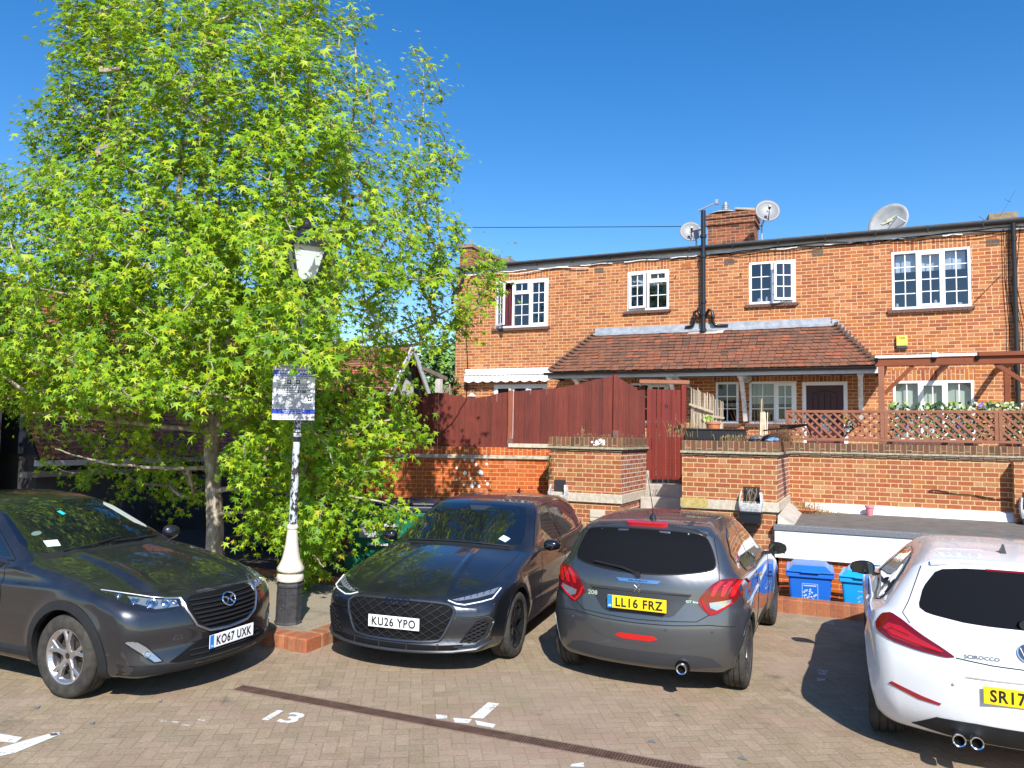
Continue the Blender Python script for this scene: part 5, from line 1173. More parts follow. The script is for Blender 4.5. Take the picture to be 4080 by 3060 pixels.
# side trellis of the yard with grey pergola beam
t = thing('side_trellis', 'weathered side trellis with a grey post between outbuilding and house', 'trellis', (-10.1, 17.3, YZ))
m = MB(); m.box(-.07, .07, -.2, -.06, 0, 2.2); m.build('post', mat('pale grey post', (.50, .47, .44), .8, var=.2, vs=6), t)
m = MB(); m.bar((-.1, -.75, 2.42), (.02, .2, 2.22), .10, .10); m.build('beam', mat('weathered dark beam', (.16, .13, .10), .9, var=.3, vs=8), t)
m = MB()
for i in range(5): y = .0+i*.42; m.box(-.02, .02, y, y+.03, .9, 2.15-.05*i)
for i in range(24):
    y0 = -.4+i*.11; a, b_ = max(0., y0), min(1.8, y0+.6)
    if b_-a > .1: m.bar((.012, a, 1.4+(a-y0)), (.012, b_, 1.4+(b_-y0)), .008, .02); m.bar((-.012, a, 2.0-(a-y0)), (-.012, b_, 2.0-(b_-y0)), .008, .02)
m.build('lattice', mat('aged lattice', (.36, .28, .20), .8), t)
r_ = random.Random(77)
def bush(name, label, c_, rad, n_, sz, ms, seed, w=(.6, .4)):
    rr_ = random.Random(seed); b = MB(); cl = [(Vector((rr_.gauss(0, .5)*rad[0], rr_.gauss(0, .5)*rad[1], rr_.uniform(-.9, .9)*rad[2])), rr_.uniform(.15, .35)*min(rad)) for _ in range(max(6, n_//60))]
    for i in range(n_):
        cc, q = rr_.choice(cl); p = cc+Vector((rr_.gauss(0, q), rr_.gauss(0, q), rr_.gauss(0, q))); nr = (p.normalized()+Vector((rr_.gauss(0, .5), rr_.gauss(0, .5), .4+rr_.gauss(0, .5)))).normalized()
        leafcard(b, p, sz*rr_.uniform(.7, 1.3), rr_, nr, rr_.choices(range(len(ms)), w)[0])
    for i in range(6): q = rr_.choice(cl)[0]; b.tube([(0, 0, -rad[2]), q*.5, q], [.03*rad[0], .015*rad[0], .006], 5, mi=0)
    return tag(b.build(name, ms, loc=c_, fix=False), label, 'plant' if rad[0] < 1 else 'tree')
BM = [mat('mid green leaf', (.06, .15, .03), .5, var=.3, vs=5), mat('light green leaf', (.16, .30, .05), .5)]
bush('shrub', 'olive green shrub growing behind the side trellis', (-10.0, 18.0, 2.55), (.35, .8, .6), 1100, .07, [BM[0], mat('olive leaf', (.16, .19, .07), .5)], 1)
bush('climbing_rose', 'thin reddish climber at the left corner of the awning', (-9.75, 17.6, 3.2), (.2, .15, .8), 420, .06, [BM[0], mat('red young leaf', (.28, .07, .04), .5)], 2, (.5, .5))
bush('tree', 'pale green tree beyond the outbuilding gable', (-16.2, 27.5, 4.2), (1.8, 1.4, 1.7), 3200, .17, BM, 3, (.35, .65))
bush('tree', 'darker green tree crown rising left of the brick house corner', (-14.2, 26.5, 4.0), (1.0, 1.0, 1.3), 1800, .15, BM, 4, (.75, .25))
m = MB(); m.lathe([(.12, -.9), (.12, .5), (.03, .55), (.03, 1.1)], (0, 0, 0), 10); m.tube([(0, 0, -.5), (0, 0, -20)], .08, 6)
tag(m.build('radio_mast', mat('pale green mast', (.20, .36, .30), .5), loc=(-37, 55, 13.1)), 'tiny pale green mast far off in the sky gap', 'mast')
# ---------------------------------------------------------------- lamp post with sign
LB = Vector((-5.74, 6.66, .118)); LT = Vector((-5.53, 6.50, 4.45)); ax = (LT-LB).normalized(); qa = ax.to_track_quat('Z', 'Y').to_euler()
t = thing('lamp_post', 'old cast iron street lamp with peeling white shaft and black base', 'lamp post', LB); t.rotation_euler = ax.to_track_quat('Z', 'Y').to_euler(); LPO = t
m = MB(); m.lathe([(.150, 0), (.150, .02), (.138, .03), (.134, .40), (.142, .405), (.142, .43), (.13, .44), (.13, .455)], n=8); m.build('base', M_LBASE, t, bevel=.004)
rot8 = math.pi/8
m = MB()
for k_ in range(8):
    th = 2*math.pi*k_/8; d = Vector((math.cos(th), math.sin(th), 0)); s_ = Vector((-math.sin(th), math.cos(th), 0)); r0 = .134*math.cos(rot8)+.001
    for (a, b_, c_, e_) in ((-.035, .035, .33, .336), (-.035, .035, .07, .076), (-.037, -.031, .07, .336), (.031, .037, .07, .336)):
        P = [tuple(d*r0+s_*u+Vector((0, 0, z))) for u, z in ((a, c_), (b_, c_), (b_, e_), (a, e_))]+[tuple(d*(r0+.004)+s_*u+Vector((0, 0, z))) for u, z in ((a, c_), (b_, c_), (b_, e_), (a, e_))]
        m.add(P, [(4, 5, 6, 7), (0, 1, 5, 4), (1, 2, 6, 5), (2, 3, 7, 6), (3, 0, 4, 7)])
    ring = [tuple(d*(r0+.003)+s_*.025*math.cos(a)+Vector((0, 0, .2+.025*math.sin(a)))) for a in [i*math.pi/8 for i in range(17)]]
    m.tube(ring, .003, 4); m.bar(d*(r0+.003)+s_*-.02+Vector((0, 0, .2)), d*(r0+.003)+s_*.02+Vector((0, 0, .2)), .005)
m.build('base_panel', M_LBASE, t)
m = MB(); m.lathe([(.125, .456), (.142, .47), (.145, .50), (.135, .53), (.105, .55), (.11, .56), (.142, .575), (.145, .60), (.12, .64), (.095, .70), (.08, .78), (.066, .88), (.058, .97), (.052, 1.02), (.06, 1.025), (.064, 1.04), (.058, 1.055), (.05, 1.07)], n=16)
m.build('bell', M_CREAM, t, smooth=True)
m = MB(); m.lathe([(.045, 1.07), (.04, 1.6), (.037, 2.0), (.037, 3.0), (.033, 3.62)], n=16); m.lathe([(.045, 2.02), (.05, 2.03), (.05, 2.05), (.04, 2.06)], n=16); m.build('shaft', M_PEEL, t, smooth=True)
m = MB(); m.lathe([(.034, 1.96), (.0375, 1.965), (.0375, 2.07), (.034, 2.08)], n=16); m.lathe([(.04, 3.55), (.07, 3.62), (.04, 3.66), (.06, 3.7)], n=12); m.build('collar', M_BLKP, t)
m = MB()
for sx, sy in ((1, 1), (1, -1), (-1, -1), (-1, 1)): m.bar((sx*.10, sy*.10, 3.72), (sx*.185, sy*.185, 4.08), .022)
m.box(-.11, .11, -.11, .11, 3.70, 3.72); m.box(-.215, .215, -.215, .215, 4.08, 4.105)
m.add([(-.2, -.2, 4.105), (.2, -.2, 4.105), (.2, .2, 4.105), (-.2, .2, 4.105), (-.08, -.08, 4.27), (.08, -.08, 4.27), (.08, .08, 4.27), (-.08, .08, 4.27)], [(0, 1, 5, 4), (1, 2, 6, 5), (2, 3, 7, 6), (3, 0, 4, 7), (4, 5, 6, 7)])
m.lathe([(.10, 4.27), (.11, 4.29), (.05, 4.33), (.04, 4.36), (.015, 4.4)], n=12); la = m.build('lantern', M_BLKP, t)
m = MB(); v = [(-.095, -.095, 3.725), (.095, -.095, 3.725), (.095, .095, 3.725), (-.095, .095, 3.725), (-.175, -.175, 4.08), (.175, -.175, 4.08), (.175, .175, 4.08), (-.175, .175, 4.08)]
m.add(v, [(0, 1, 5, 4), (1, 2, 6, 5), (2, 3, 7, 6), (3, 0, 4, 7)]); m.build('lantern_glass', M_LGLASS, la)
# sign: faces the camera side
SG = Vector((-5.61, 6.50, 2.615)); ysd = Vector((.03, -.02, 1)).normalized(); xsd = Vector((math.cos(math.radians(22)), math.sin(math.radians(22)), 0)).normalized(); nrm = xsd.cross(ysd)
SG = SG+nrm*.06
t = thing('parking_sign', 'white and blue private land parking notice fixed to the lamp post', 'sign', SG); t.rotation_euler = Matrix((xsd, (ysd-xsd*ysd.dot(xsd)).normalized(), nrm)).transposed().to_euler()
SW, SH = .46, .60
m = MB(); m.box(-SW/2, SW/2, -SH/2, SH/2, -.004, 0); m.build('board', mat('white sign board', (.66, .67, .70), .45), t)
BLUE = mat('sign blue', (.02, .06, .42), .35); INK = mat('sign ink', (.03, .03, .04), .5); GREY = mat('small print grey', (.07, .07, .09), .5)
m = MB(); m.box(-SW/2, SW/2, SH/2-.135, SH/2-.065, 0, .001); m.box(-SW/2, SW/2, -SH/2+.065, -SH/2+.115, 0, .001); m.build('blue_band', BLUE, t)
def st(m, txt, h, x, y, w_=None, bold=.01, z=.002): add_text(m, txt, h, frame_mtx((x, y, z), (1, 0, 0), (0, 1, 0)), w_, bold)
m = MB(); st(m, "PRIVATE LAND", .030, 0, SH/2-.087, .33, .035); st(m, "ENFORCEMENT IN OPERATION 24 HOURS", .015, 0, SH/2-.12, .42, .015)
st(m, "NO LIABILITY FOR LOSS OR DAMAGE", .010, 0, -SH/2+.098, .24); st(m, "PARK AT YOUR OWN RISK", .010, 0, -SH/2+.08, .20); m.build('white_lettering', M_WHITEP, t)
m = MB(); st(m, "PARKING&PROPERTY", .028, .045, SH/2-.03, .31, .015); st(m, "MANAGEMENT LTD", .010, .045, SH/2-.054, .28, .0, ); m.build('company_lettering', mat('navy grey ink', (.10, .12, .22), .5), t)
m = MB(); st(m, "PARKING IS PERMITTED FOR:", .016, 0, SH/2-.152, .32, .015); st(m, "£100", .030, .09, -.0, .10, .05); st(m, "PARKING CHARGE OF", .010, -.04, -.004, .15)
cxm, cym = -.155, SH/2-.033
for (a, b_) in (((-.03, .012), (0, .03)), ((0, .03), (.03, .012)), ((-.03, .012), (-.03, -.016)), ((.03, .012), (.03, -.016)), ((0, .014), (0, -.02)), ((-.018, -.004), (0, .01)), ((.018, -.004), (0, .01))): m.bar((cxm+a[0], cym+a[1], .002), (cxm+b_[0], cym+b_[1], .002), .007, .001, up=(0, 0, 1))
m.build('black_lettering', INK, t)
m = MB()
for (x, y) in ((-.05, SH/2-.19), (.045, SH/2-.19), (.175, -.075)): m.box(x-.021, x+.021, y-.021, y+.021, .0005, .001)
m.build('pictogram_box', INK, t)
m = MB()
for (x, y) in ((-.05, SH/2-.19), (.045, SH/2-.19), (.175, -.075)): m.lathe([(.012, .0015), (.008, .0015), (.008, .002), (.012, .002)], (x, y, 0), 16)
m.build('pictogram', M_WHITEP, t)
m = MB(); rr_ = random.Random(5)
def lines(y0, y1, n_, w_, hh):
    for i in range(n_):
        y = y0+(y1-y0)*i/max(1, n_-1); ww = w_*rr_.uniform(.8, 1); x = -ww/2
        while x < ww/2: L = rr_.uniform(.01, .03); m.box(x, min(x+L, ww/2), y-hh/2, y+hh/2, .0005, .001); x += L+.005
lines(.085, .050, 3, .38, .009); lines(.035, .018, 2, .42, .008); lines(-.03, -.045, 2, .40, .007); lines(-.06, -.10, 4, .32, .006); lines(-.115, -.175, 7, .42, .005); lines(-.242, -.285, 4, .38, .005); m.build('small_print', GREY, t)
m = MB(); m.lathe([(.012, .0015), (.008, .0015), (.008, .002), (.012, .002)], (SW/2-.025, -SH/2+.03, 0), 16); m.build('seal', mat('orange seal', (.6, .2, .05), .5), t)
m = MB(); m.box(-.05, .05, .2, .22, -.07, -.004); m.box(-.05, .05, -.22, -.2, -.07, -.004); m.build('bracket', M_GALV, t)
# ---------------------------------------------------------------- the big sweet gum: stems, limbs grown towards leaf clusters, star shaped leaves
K = 4080/2212
def ray_at(px, py, depth):
    "point at a given distance along the view axis (lays out stems and crown volume)"
    return Vector((0, 0, CAMH))+depth*(FW+RT*((px*K-2040)/FPX)-UP*((py*K-1530)/FPX))
TB = Vector((-8.72, 8.45, .1)); TD = (TB-Vector((0, 0, CAMH))).dot(FW)
stems = [
 [(465, 1215, 0, .135), (462, 1080, 0, .115), (457, 960, 0, .105), (448, 860, .0, .095), (415, 700, .1, .075), (418, 560, .1, .06), (440, 330, .1, .045), (445, 120, 0, .03), (440, -90, 0, .015)],
 [(457, 960, 0, .09), (500, 840, -.1, .07), (555, 690, -.3, .055), (590, 500, -.4, .045), (600, 300, -.4, .03), (610, 100, -.3, .02), (600, -90, -.2, .012)],
 [(500, 840, -.1, .05), (600, 740, -.2, .045), (690, 620, -.3, .04), (735, 470, -.3, .035), (755, 330, -.2, .025), (770, 180, -.1, .015), (760, 60, 0, .01)],
 [(448, 860, 0, .06), (370, 760, .2, .05), (290, 600, .3, .04), (230, 420, .3, .03), (190, 230, .2, .02), (180, 60, .1, .01)],
 [(690, 620, -.3, .03), (800, 560, -.2, .025), (880, 430, .0, .018), (910, 280, .1, .012), (915, 160, .1, .007)],
 [(600, 740, -.2, .03), (760, 740, .2, .025), (900, 700, .6, .018), (1000, 650, .9, .012), (1040, 590, 1.0, .008)],
 [(465, 1000, 0, .04), (560, 960, -.5, .03), (700, 940, -.8, .022), (850, 905, -.8, .012)],
 [(465, 1060, 0, .04), (560, 1050, -.6, .03), (680, 1060, -1.1, .02), (830, 1085, -1.3, .01)],
 [(465, 1110, 0, .03), (560, 1110, -.9, .022), (640, 1160, -1.6, .014), (700, 1225, -1.9, .007)],
 [(455, 930, 0, .045), (330, 920, -.2, .03), (200, 905, -.4, .022), (60, 890, -.5, .012)],
 [(460, 1010, 0, .035), (350, 1010, -.4, .025), (230, 1000, -.6, .015), (120, 970, -.6, .008)],
 [(415, 700, .1, .04), (300, 690, -.5, .03), (170, 640, -.9, .022), (40, 620, -1.2, .012)],
 [(418, 560, .1, .035), (330, 480, -.6, .025), (200, 430, -1.0, .018), (60, 400, -1.2, .01)],
 [(590, 500, -.4, .03), (640, 420, -1.0, .02), (700, 300, -1.4, .012)],
 [(555, 690, -.3, .03), (480, 560, -1.2, .022), (440, 380, -1.8, .012), (430, 240, -2.0, .006)],
 [(370, 760, .2, .03), (300, 780, -.9, .022), (220, 760, -1.6, .012)],
 [(500, 840, -.1, .03), (560, 820, -1.1, .02), (620, 780, -1.8, .01)],
 [(465, 900, 0, .03), (620, 860, 1., .02), (760, 800, 1.6, .01)],
 [(590, 500, -.4, .022), (600, 560, -1.5, .016), (610, 600, -2.7, .010), (640, 640, -3.2, .005)],
 [(600, 400, -.4, .018), (610, 450, -1.6, .012), (630, 500, -3.1, .006)],
]
crown = [(0, 370), (22, 330), (58, 300), (25, 222), (60, 205), (112, 268), (88, 165), (128, 60), (112, 0), (120, -90), (735, -90), (775, 0), (800, 30), (835, 100), (925, 92), (938, 150), (962, 215), (1010, 282), (988, 345), (1022, 418), (1000, 480), (1012, 535), (1070, 535), (1088, 600), (1055, 690), (1005, 745), (985, 700), (960, 760), (900, 740), (880, 800), (930, 905), (875, 965), (895, 1045), (830, 1065), (900, 1105), (870, 1150), (800, 1165), (735, 1205), (690, 1250), (630, 1235), (575, 1110), (520, 1160), (480, 1190), (425, 1120), (330, 1090), (250, 1065), (110, 1010), (30, 945), (0, 885), (-130, 800), (-150, 450)]
def inpoly(x, y, P):
    c = False; n_ = len(P)
    for i in range(n_):
        (x1, y1), (x2, y2) = P[i], P[(i+1) % n_]
        if (y1 > y) != (y2 > y) and x < (x2-x1)*(y-y1)/(y2-y1)+x1: c = not c
    return c
def edist(x, y, P):
    b = 1e9
    for i in range(len(P)):
        (x1, y1), (x2, y2) = P[i], P[(i+1) % len(P)]; L2 = (x2-x1)**2+(y2-y1)**2; t = max(0, min(1, ((x-x1)*(x2-x1)+(y-y1)*(y2-y1))/L2)); b = min(b, math.hypot(x-x1-t*(x2-x1), y-y1-t*(y2-y1)))
    return b
RG = random.Random(2024); nodes = []; par = []; rad0 = []
stem_mesh = MB()
for s_ in stems:
    P = [ray_at(x, y, TD+d) for x, y, d, r in s_]; R_ = [r for *_, r in s_]; pts = []; rs = []
    for i in range(len(P)-1):           # catmull-rom
        p0, p1, p2, p3 = P[max(i-1, 0)], P[i], P[i+1], P[min(i+2, len(P)-1)]; n_ = 7
        for q in range(n_):
            t = q/n_; pts.append(.5*((2*p1)+(p2-p0)*t+(2*p0-5*p1+4*p2-p3)*t*t+(3*p1-p0-3*p2+p3)*t**3)+Vector([RG.uniform(-.012, .012) for _ in range(3)])); rs.append(R_[i]+(R_[i+1]-R_[i])*t)
    pts.append(P[-1]); rs.append(R_[-1]); stem_mesh.tube(pts, rs, 9)
    for p in pts[4 if s_ is not stems[0] else 12:]: nodes.append(p); par.append(-1); rad0.append(0)
# leaf cluster centres through the crown volume
cl = []; tries = 0
NCL = 2700
while len(cl) < NCL and tries < 60000:
    tries += 1; x, y = RG.uniform(-150, 1095), RG.uniform(-90, 1255)
    if not inpoly(x, y, crown): continue
    e = edist(x, y, crown); keep = .5+.5*min(1, e/90)
    if y > 860: keep *= .6 if x < 470 else .72
    if 25 < x < 410 and 868 < y < 985 and RG.random() < .45: continue
    if 715 < x < 875 and 1085 < y < 1215 and RG.random() < .62: continue
    if 415 < x < 500 and y > 870 and RG.random() < .8: continue
    if 700 < x < 1000 and 600 < y < 860: keep *= .38
    if x > 745 and y < 560: keep *= .45
    if x > 690 and y < 300: keep *= .7
    if x < 115 and y < 330: keep *= .6
    if 1000 < y and x < 520: keep *= .7
    if RG.random() > keep: continue
    R_ = min(2.4, e*.0115+.15)
    if y > 850 and x > 480: off = -1.3*(min(1, (y-850)/250))
    elif y > 865: off = .75
    else: off = -.25
    d = TD+off+RG.uniform(-1, 1)*R_*(.8 if y > 900 else 1)
    p = ray_at(x, y, d)
    if p.z < .35: continue
    if (p-LB).to_2d().length < .30 and p.z < 3.0: continue
    cl.append(p)
for q in range(40):
    x, y = RG.uniform(545, 745), RG.uniform(480, 790)
    if 620 < x < 690 and 530 < y < 606: continue
    cl.append(ray_at(x, y, TD-3.0+RG.uniform(-.45, .4)))
top = TB+Vector((0, 0, 1.6))
cl.sort(key=lambda p: (p-top).length)
NP = np.array([list(p) for p in nodes]); children = {}
segs_ = []; leaf_at = []
for p in cl:
    pv = np.array(p); dd = pv-NP; L = np.sqrt((dd**2).sum(1))
    # prefer attaching below and inward, so that twigs rise outward
    cost = L+.5*np.maximum(0, NP[:, 2]-pv[2]); j = int(cost.argmin()); a = Vector(NP[j])
    v = p-a; L_ = v.length; n_ = max(2, int(L_/.12)); side = v.cross(Vector((0, 0, 1))); side = side.normalized() if side.length > 1e-4 else Vector((1, 0, 0))
    sg = RG.uniform(-.06, .06)*L_; sag = RG.uniform(.02, .10)*L_; prev = j; path = [a]
    for q in range(1, n_+1):
        t = q/n_; P_ = a+v*t+side*sg*math.sin(math.pi*t)+Vector((0, 0, -sag*math.sin(math.pi*t))); path.append(P_)
        nodes.append(P_); par.append(prev); prev = len(nodes)-1
    NP = np.vstack([NP, np.array([list(q) for q in path[1:]])]); segs_.append(path); leaf_at.append(prev)
load = np.zeros(len(nodes))
for i in leaf_at:
    j = i
    while j >= 0 and par[j] >= -1:
        load[j] += 1; j = par[j]
        if j < 0: break
idx = {tuple(round(c, 5) for c in n_): i for i, n_ in enumerate(nodes)}
for path in segs_:
    rs = [float(min(.03, .0032+.0028*load[idx[tuple(round(c, 5) for c in p)]]**.6)) if tuple(round(c, 5) for c in p) in idx else .006 for p in path]
    rs[0] = rs[1]; stem_mesh.tube(path, rs, 4, cap=False)
def bark():
    t = T('grey sweet gum bark'); P = t.wpos(); n = t.noise(t.scale(P, (14., 14., 5.)), 1., 6, .7)
    col = t.ramp(n, [(.3, rgb((104, 92, 78))), (.5, rgb((164, 152, 134))), (.7, rgb((210, 200, 184)))])
    t.set(base=col, rough=.9, spec=.2); t.bump(n, .6, .01); return t.mat
tree = thing('sweet_gum_tree', 'tall leafy tree with bright yellow green star leaves behind the lamp', 'tree', TB)
stem_mesh.v = [(x-TB.x, y-TB.y, z-TB.z) for x, y, z in stem_mesh.v]; stem_mesh.build('trunk', bark(), tree, smooth=True, fix=False)
# star leaves, vectorised
def star():
    lob = [(90, 1.0), (38, .86), (142, .86), (-18, .62), (198, .62)]; lob = sorted(lob, key=lambda q: q[0]); pts = []
    for i, (a, r) in enumerate(lob):
        A = math.radians(a); pts.append((r*math.cos(A), r*math.sin(A), -.16*r))
        if i < len(lob)-1: B_ = math.radians((a+lob[i+1][0])/2); pts.append((.30*math.cos(B_), .30*math.sin(B_), -.02))
    pts.append((-.10, -.16, 0)); pts.append((.10, -.16, 0)); return np.array([(0, .05, .03)]+pts)
ST = star(); nv = len(ST); tri = [(0, i, i+1) for i in range(1, nv-1)]+[(0, nv-1, 1)]
rs_ = np.random.RandomState(7); Pp, Nn, Sz = [], [], []
cen = np.array(list(ray_at(470, 560, TD)))
for p, path in zip(cl, segs_):
    pp = np.array(p); n_ = rs_.randint(24, 42); dirv = np.array(path[-1]-path[-2]); dirv /= (np.linalg.norm(dirv)+1e-6); spr = rs_.uniform(.10, .22)
    for q in range(n_):
        t = rs_.uniform(-.30, .16); o_ = rs_.normal(0, spr*.62, 3); o_[2] -= abs(rs_.normal(0, .05)); c_ = pp+dirv*t+o_; Pp.append(c_)
        out = c_-cen; out /= np.linalg.norm(out)+1e-6
        nn = out*.5+np.array([.25, -.35, .75])+rs_.normal(0, .42, 3); Nn.append(nn/np.linalg.norm(nn)); Sz.append(rs_.uniform(.040, .088) if q > 5 else rs_.uniform(.08, .112))
Pp, Nn, Sz = np.array(Pp), np.array(Nn), np.array(Sz); N_ = len(Pp)
down = np.array([0, 0, -1.])+rs_.normal(0, .45, (N_, 3)); Y_ = down-Nn*(down*Nn).sum(1)[:, None]; Y_ /= np.linalg.norm(Y_, axis=1)[:, None]; X_ = np.cross(Y_, Nn)
V_ = Pp[:, None, :]+Sz[:, None, None]*(ST[None, :, 0, None]*X_[:, None, :]+ST[None, :, 1, None]*Y_[:, None, :]+ST[None, :, 2, None]*Nn[:, None, :])
V_ = V_.reshape(-1, 3)-np.array(list(TB)); F_ = (np.arange(N_)[:, None, None]*nv+np.array(tri)[None]).reshape(-1, 3)
me = bpy.data.meshes.new('crown'); me.vertices.add(len(V_)); me.vertices.foreach_set('co', V_.ravel()); me.loops.add(F_.size); me.loops.foreach_set('vertex_index', F_.ravel().astype(np.int32))
me.polygons.add(len(F_)); me.polygons.foreach_set('loop_start', np.arange(0, F_.size, 3, dtype=np.int32)); me.polygons.foreach_set('loop_total', np.full(len(F_), 3, dtype=np.int32)); me.update(calc_edges=True); me.validate()
def leafm():
    t = T('sweet gum leaf'); g_ = t.node('ShaderNodeNewGeometry'); r = S(t, g_.outputs['Random Per Island'])
    col = t.ramp(r, [(0, (.075, .19, .008)), (.3, (.15, .31, .010)), (.6, (.27, .44, .012)), (.95, (.42, .54, .016)), (1, (.48, .40, .03))])
    t.set(base=col, rough=.5, spec=.35); tr = t.node('ShaderNodeBsdfTranslucent'); c2 = t.mix(.5, col, (.46, .58, .02)); t.put(tr.inputs['Color'], c2)
    mx = t.node('ShaderNodeMixShader'); mx.inputs[0].default_value = .32; t.nt.links.new(t.b.outputs[0], mx.inputs[1]); t.nt.links.new(tr.outputs[0], mx.inputs[2]); t.nt.links.new(mx.outputs[0], t.out.inputs[0]); return t.mat
me.materials.append(leafm()); co = bpy.data.objects.new('crown', me); SC.collection.objects.link(co); co.parent = tree
print('leaves', N_)
# a few dry seed balls
m = MB(); rb = random.Random(3)
for i in range(46):
    p = rb.choice(cl)-TB; m.lathe([(0, -.022), (.016, -.014), (.02, 0), (.016, .014), (0, .022)], (p.x, p.y, p.z-.12), 6); m.tube([(p.x, p.y, p.z-.1), (p.x, p.y, p.z)], .002, 3)
tag(m.build('seed_balls', mat('dry seed ball', (.05, .03, .02), .9), tree), kind='stuff')
# ---------------------------------------------------------------- cars: each body is one closed surface found from a distance field
def pchip(tab):
    X = np.array([t[0] for t in tab], float); Y = np.array([t[1] for t in tab], float); h = np.diff(X); d = np.diff(Y)/h; m = np.zeros(len(X))
    for i in range(1, len(X)-1): m[i] = 0 if d[i-1]*d[i] <= 0 else 3*(h[i-1]+h[i])/((2*h[i]+h[i-1])/d[i-1]+(h[i]+2*h[i-1])/d[i])
    m[0], m[-1] = d[0], d[-1]
    def f(x):
        x = np.clip(x, X[0], X[-1]); i = np.clip(np.searchsorted(X, x)-1, 0, len(X)-2); t = (x-X[i])/h[i]
        return Y[i]*(1+2*t)*(1-t)**2+h[i]*m[i]*t*(1-t)**2+Y[i+1]*t*t*(3-2*t)+h[i]*m[i+1]*t*t*(t-1)
    return f
def chaikin(P, n_=3, r=.25):
    for _ in range(n_):
        Q = []
        for i in range(len(P)):
            a, b = P[i], P[(i+1) % len(P)]; Q += [(a[0]+(b[0]-a[0])*r, a[1]+(b[1]-a[1])*r), (b[0]-(b[0]-a[0])*r, b[1]-(b[1]-a[1])*r)]
        P = Q; r = .25
    return P
def sstep(x, a, b): t = np.clip((x-a)/(b-a), 0, 1); return t*t*(3-2*t)
class Car:
    def __init__(s, sp):
        s.sp = sp; P = np.array(chaikin(sp['sil'], 3, .2)); s.x0, s.x1 = P[:, 0].min()-.12, P[:, 0].max()+.12; s.z0, s.z1 = .0, P[:, 1].max()+.12; s.h = .0125
        gx = np.arange(s.x0-.7, s.x1+.7, s.h); gz = np.arange(s.z0-.1, s.z1+.25, s.h); s.gx0, s.gz0 = gx[0], gz[0]; XX, ZZ = np.meshgrid(gx, gz, indexing='ij'); D = np.full(XX.shape, 1e9); ins = np.zeros(XX.shape, bool)
        for i in range(len(P)):
            a, b = P[i], P[(i+1) % len(P)]; e = b-a; t = np.clip(((XX-a[0])*e[0]+(ZZ-a[1])*e[1])/(e@e+1e-12), 0, 1); D = np.minimum(D, (XX-a[0]-t*e[0])**2+(ZZ-a[1]-t*e[1])**2)
            c = (a[1] > ZZ) != (b[1] > ZZ); ins ^= c & (XX < (b[0]-a[0])*(ZZ-a[1])/(b[1]-a[1]+1e-15)+a[0])
        s.T = np.sqrt(D)*np.where(ins, -1, 1)
        for k_ in ('plan', 'belt', 'bow', 'crown', 'R', 'sect', 'tumb'): setattr(s, k_, pchip(sp[k_]))
    def sd(s, x, z):
        u = np.clip((x-s.gx0)/s.h, 0, s.T.shape[0]-1.001); v = np.clip((z-s.gz0)/s.h, 0, s.T.shape[1]-1.001); i = u.astype(int); j = v.astype(int); u -= i; v -= j
        return s.T[i, j]*(1-u)*(1-v)+s.T[i+1, j]*u*(1-v)+s.T[i, j+1]*(1-u)*v+s.T[i+1, j+1]*u*v
    def f(s, x, y, z, wells=False):
        sp = s.sp; ya = np.abs(y); w = s.plan(x); q = np.clip(ya/w, 0, 1.3); xs = x+s.bow(x)*q**2.6; zs = z+s.crown(x)*q**2*sstep(z, .55, .9)
        if 'ridge' in sp:
            for (yr, wd, am, xa, xb) in sp['ridge']: zs = zs-am*np.exp(-((ya-yr-.10*(x-2.6))/wd)**2)*sstep(x, xa, xa+.3)*(1-sstep(x, xb-.3, xb))*sstep(z, .6, .8)
        d1 = s.sd(xs, zs); zb = s.belt(x); up = z-zb
        W = w+s.sect(z)-sp['step']*sstep(up, -.03, .04)-s.tumb(x)*np.maximum(up, 0)
        for wx in (0, sp['wb']):
            dd = np.hypot(x-wx, z-sp['wr']); W = W+sp['flare']*(1-sstep(dd, sp['wr']+.05, sp['wr']+.20))
        if 'crease' in sp:
            for (zc, sl, am, xa, xb) in sp['crease']: zz = z-(zc+sl*x); W = W+am*np.exp(-(np.maximum(zz, 0)/.012)**1.2)*np.exp(-(np.maximum(-zz, 0)/.10)**2)*sstep(x, xa, xa+.4)*(1-sstep(x, xb-.4, xb))
        d2 = ya-W; r = s.R(x); d = np.minimum(np.maximum(d1+r, d2+r), 0)+np.hypot(np.maximum(d1+r, 0), np.maximum(d2+r, 0))-r
        if wells:
            for wx in (0, sp['wb']):
                dw = np.maximum(np.hypot(x-wx, z-sp['wr'])-sp['arch'], (sp['W']-.30)-ya); d = np.maximum(d, -dw)
        return d
    def grad(s, P, wells=False, e=.006):
        g_ = np.stack([(s.f(*(P+dv).T, wells)-s.f(*(P-dv).T, wells))/(2*e) for dv in (np.array([e, 0, 0]), np.array([0, e, 0]), np.array([0, 0, e]))], 1)
        return g_
    def mesh(s, h=.024):
        Y = s.sp['W']+.12; xs = np.arange(s.x0, s.x1, h); ys = (np.arange(-int(Y/h)-1, int(Y/h)+2)+.5)*h; zs = np.arange(.08, s.z1, h)
        Vv = np.empty((len(xs), len(ys), len(zs)))
        half = ys > 0; A, B, C_ = np.meshgrid(xs, ys[half], zs, indexing='ij'); F = s.f(A, B, C_, True); n_ = half.sum(); Vv[:, half, :] = F
        neg = np.where(~half)[0]
        for j in neg:
            jj = np.argmin(np.abs(ys+ys[j])); Vv[:, j, :] = F[:, min(jj-(len(ys)-n_), n_-1), :]
        I = Vv < 0; nx, ny, nz = I.shape; acc = np.zeros((nx-1, ny-1, nz-1, 3)); cnt = np.zeros((nx-1, ny-1, nz-1))
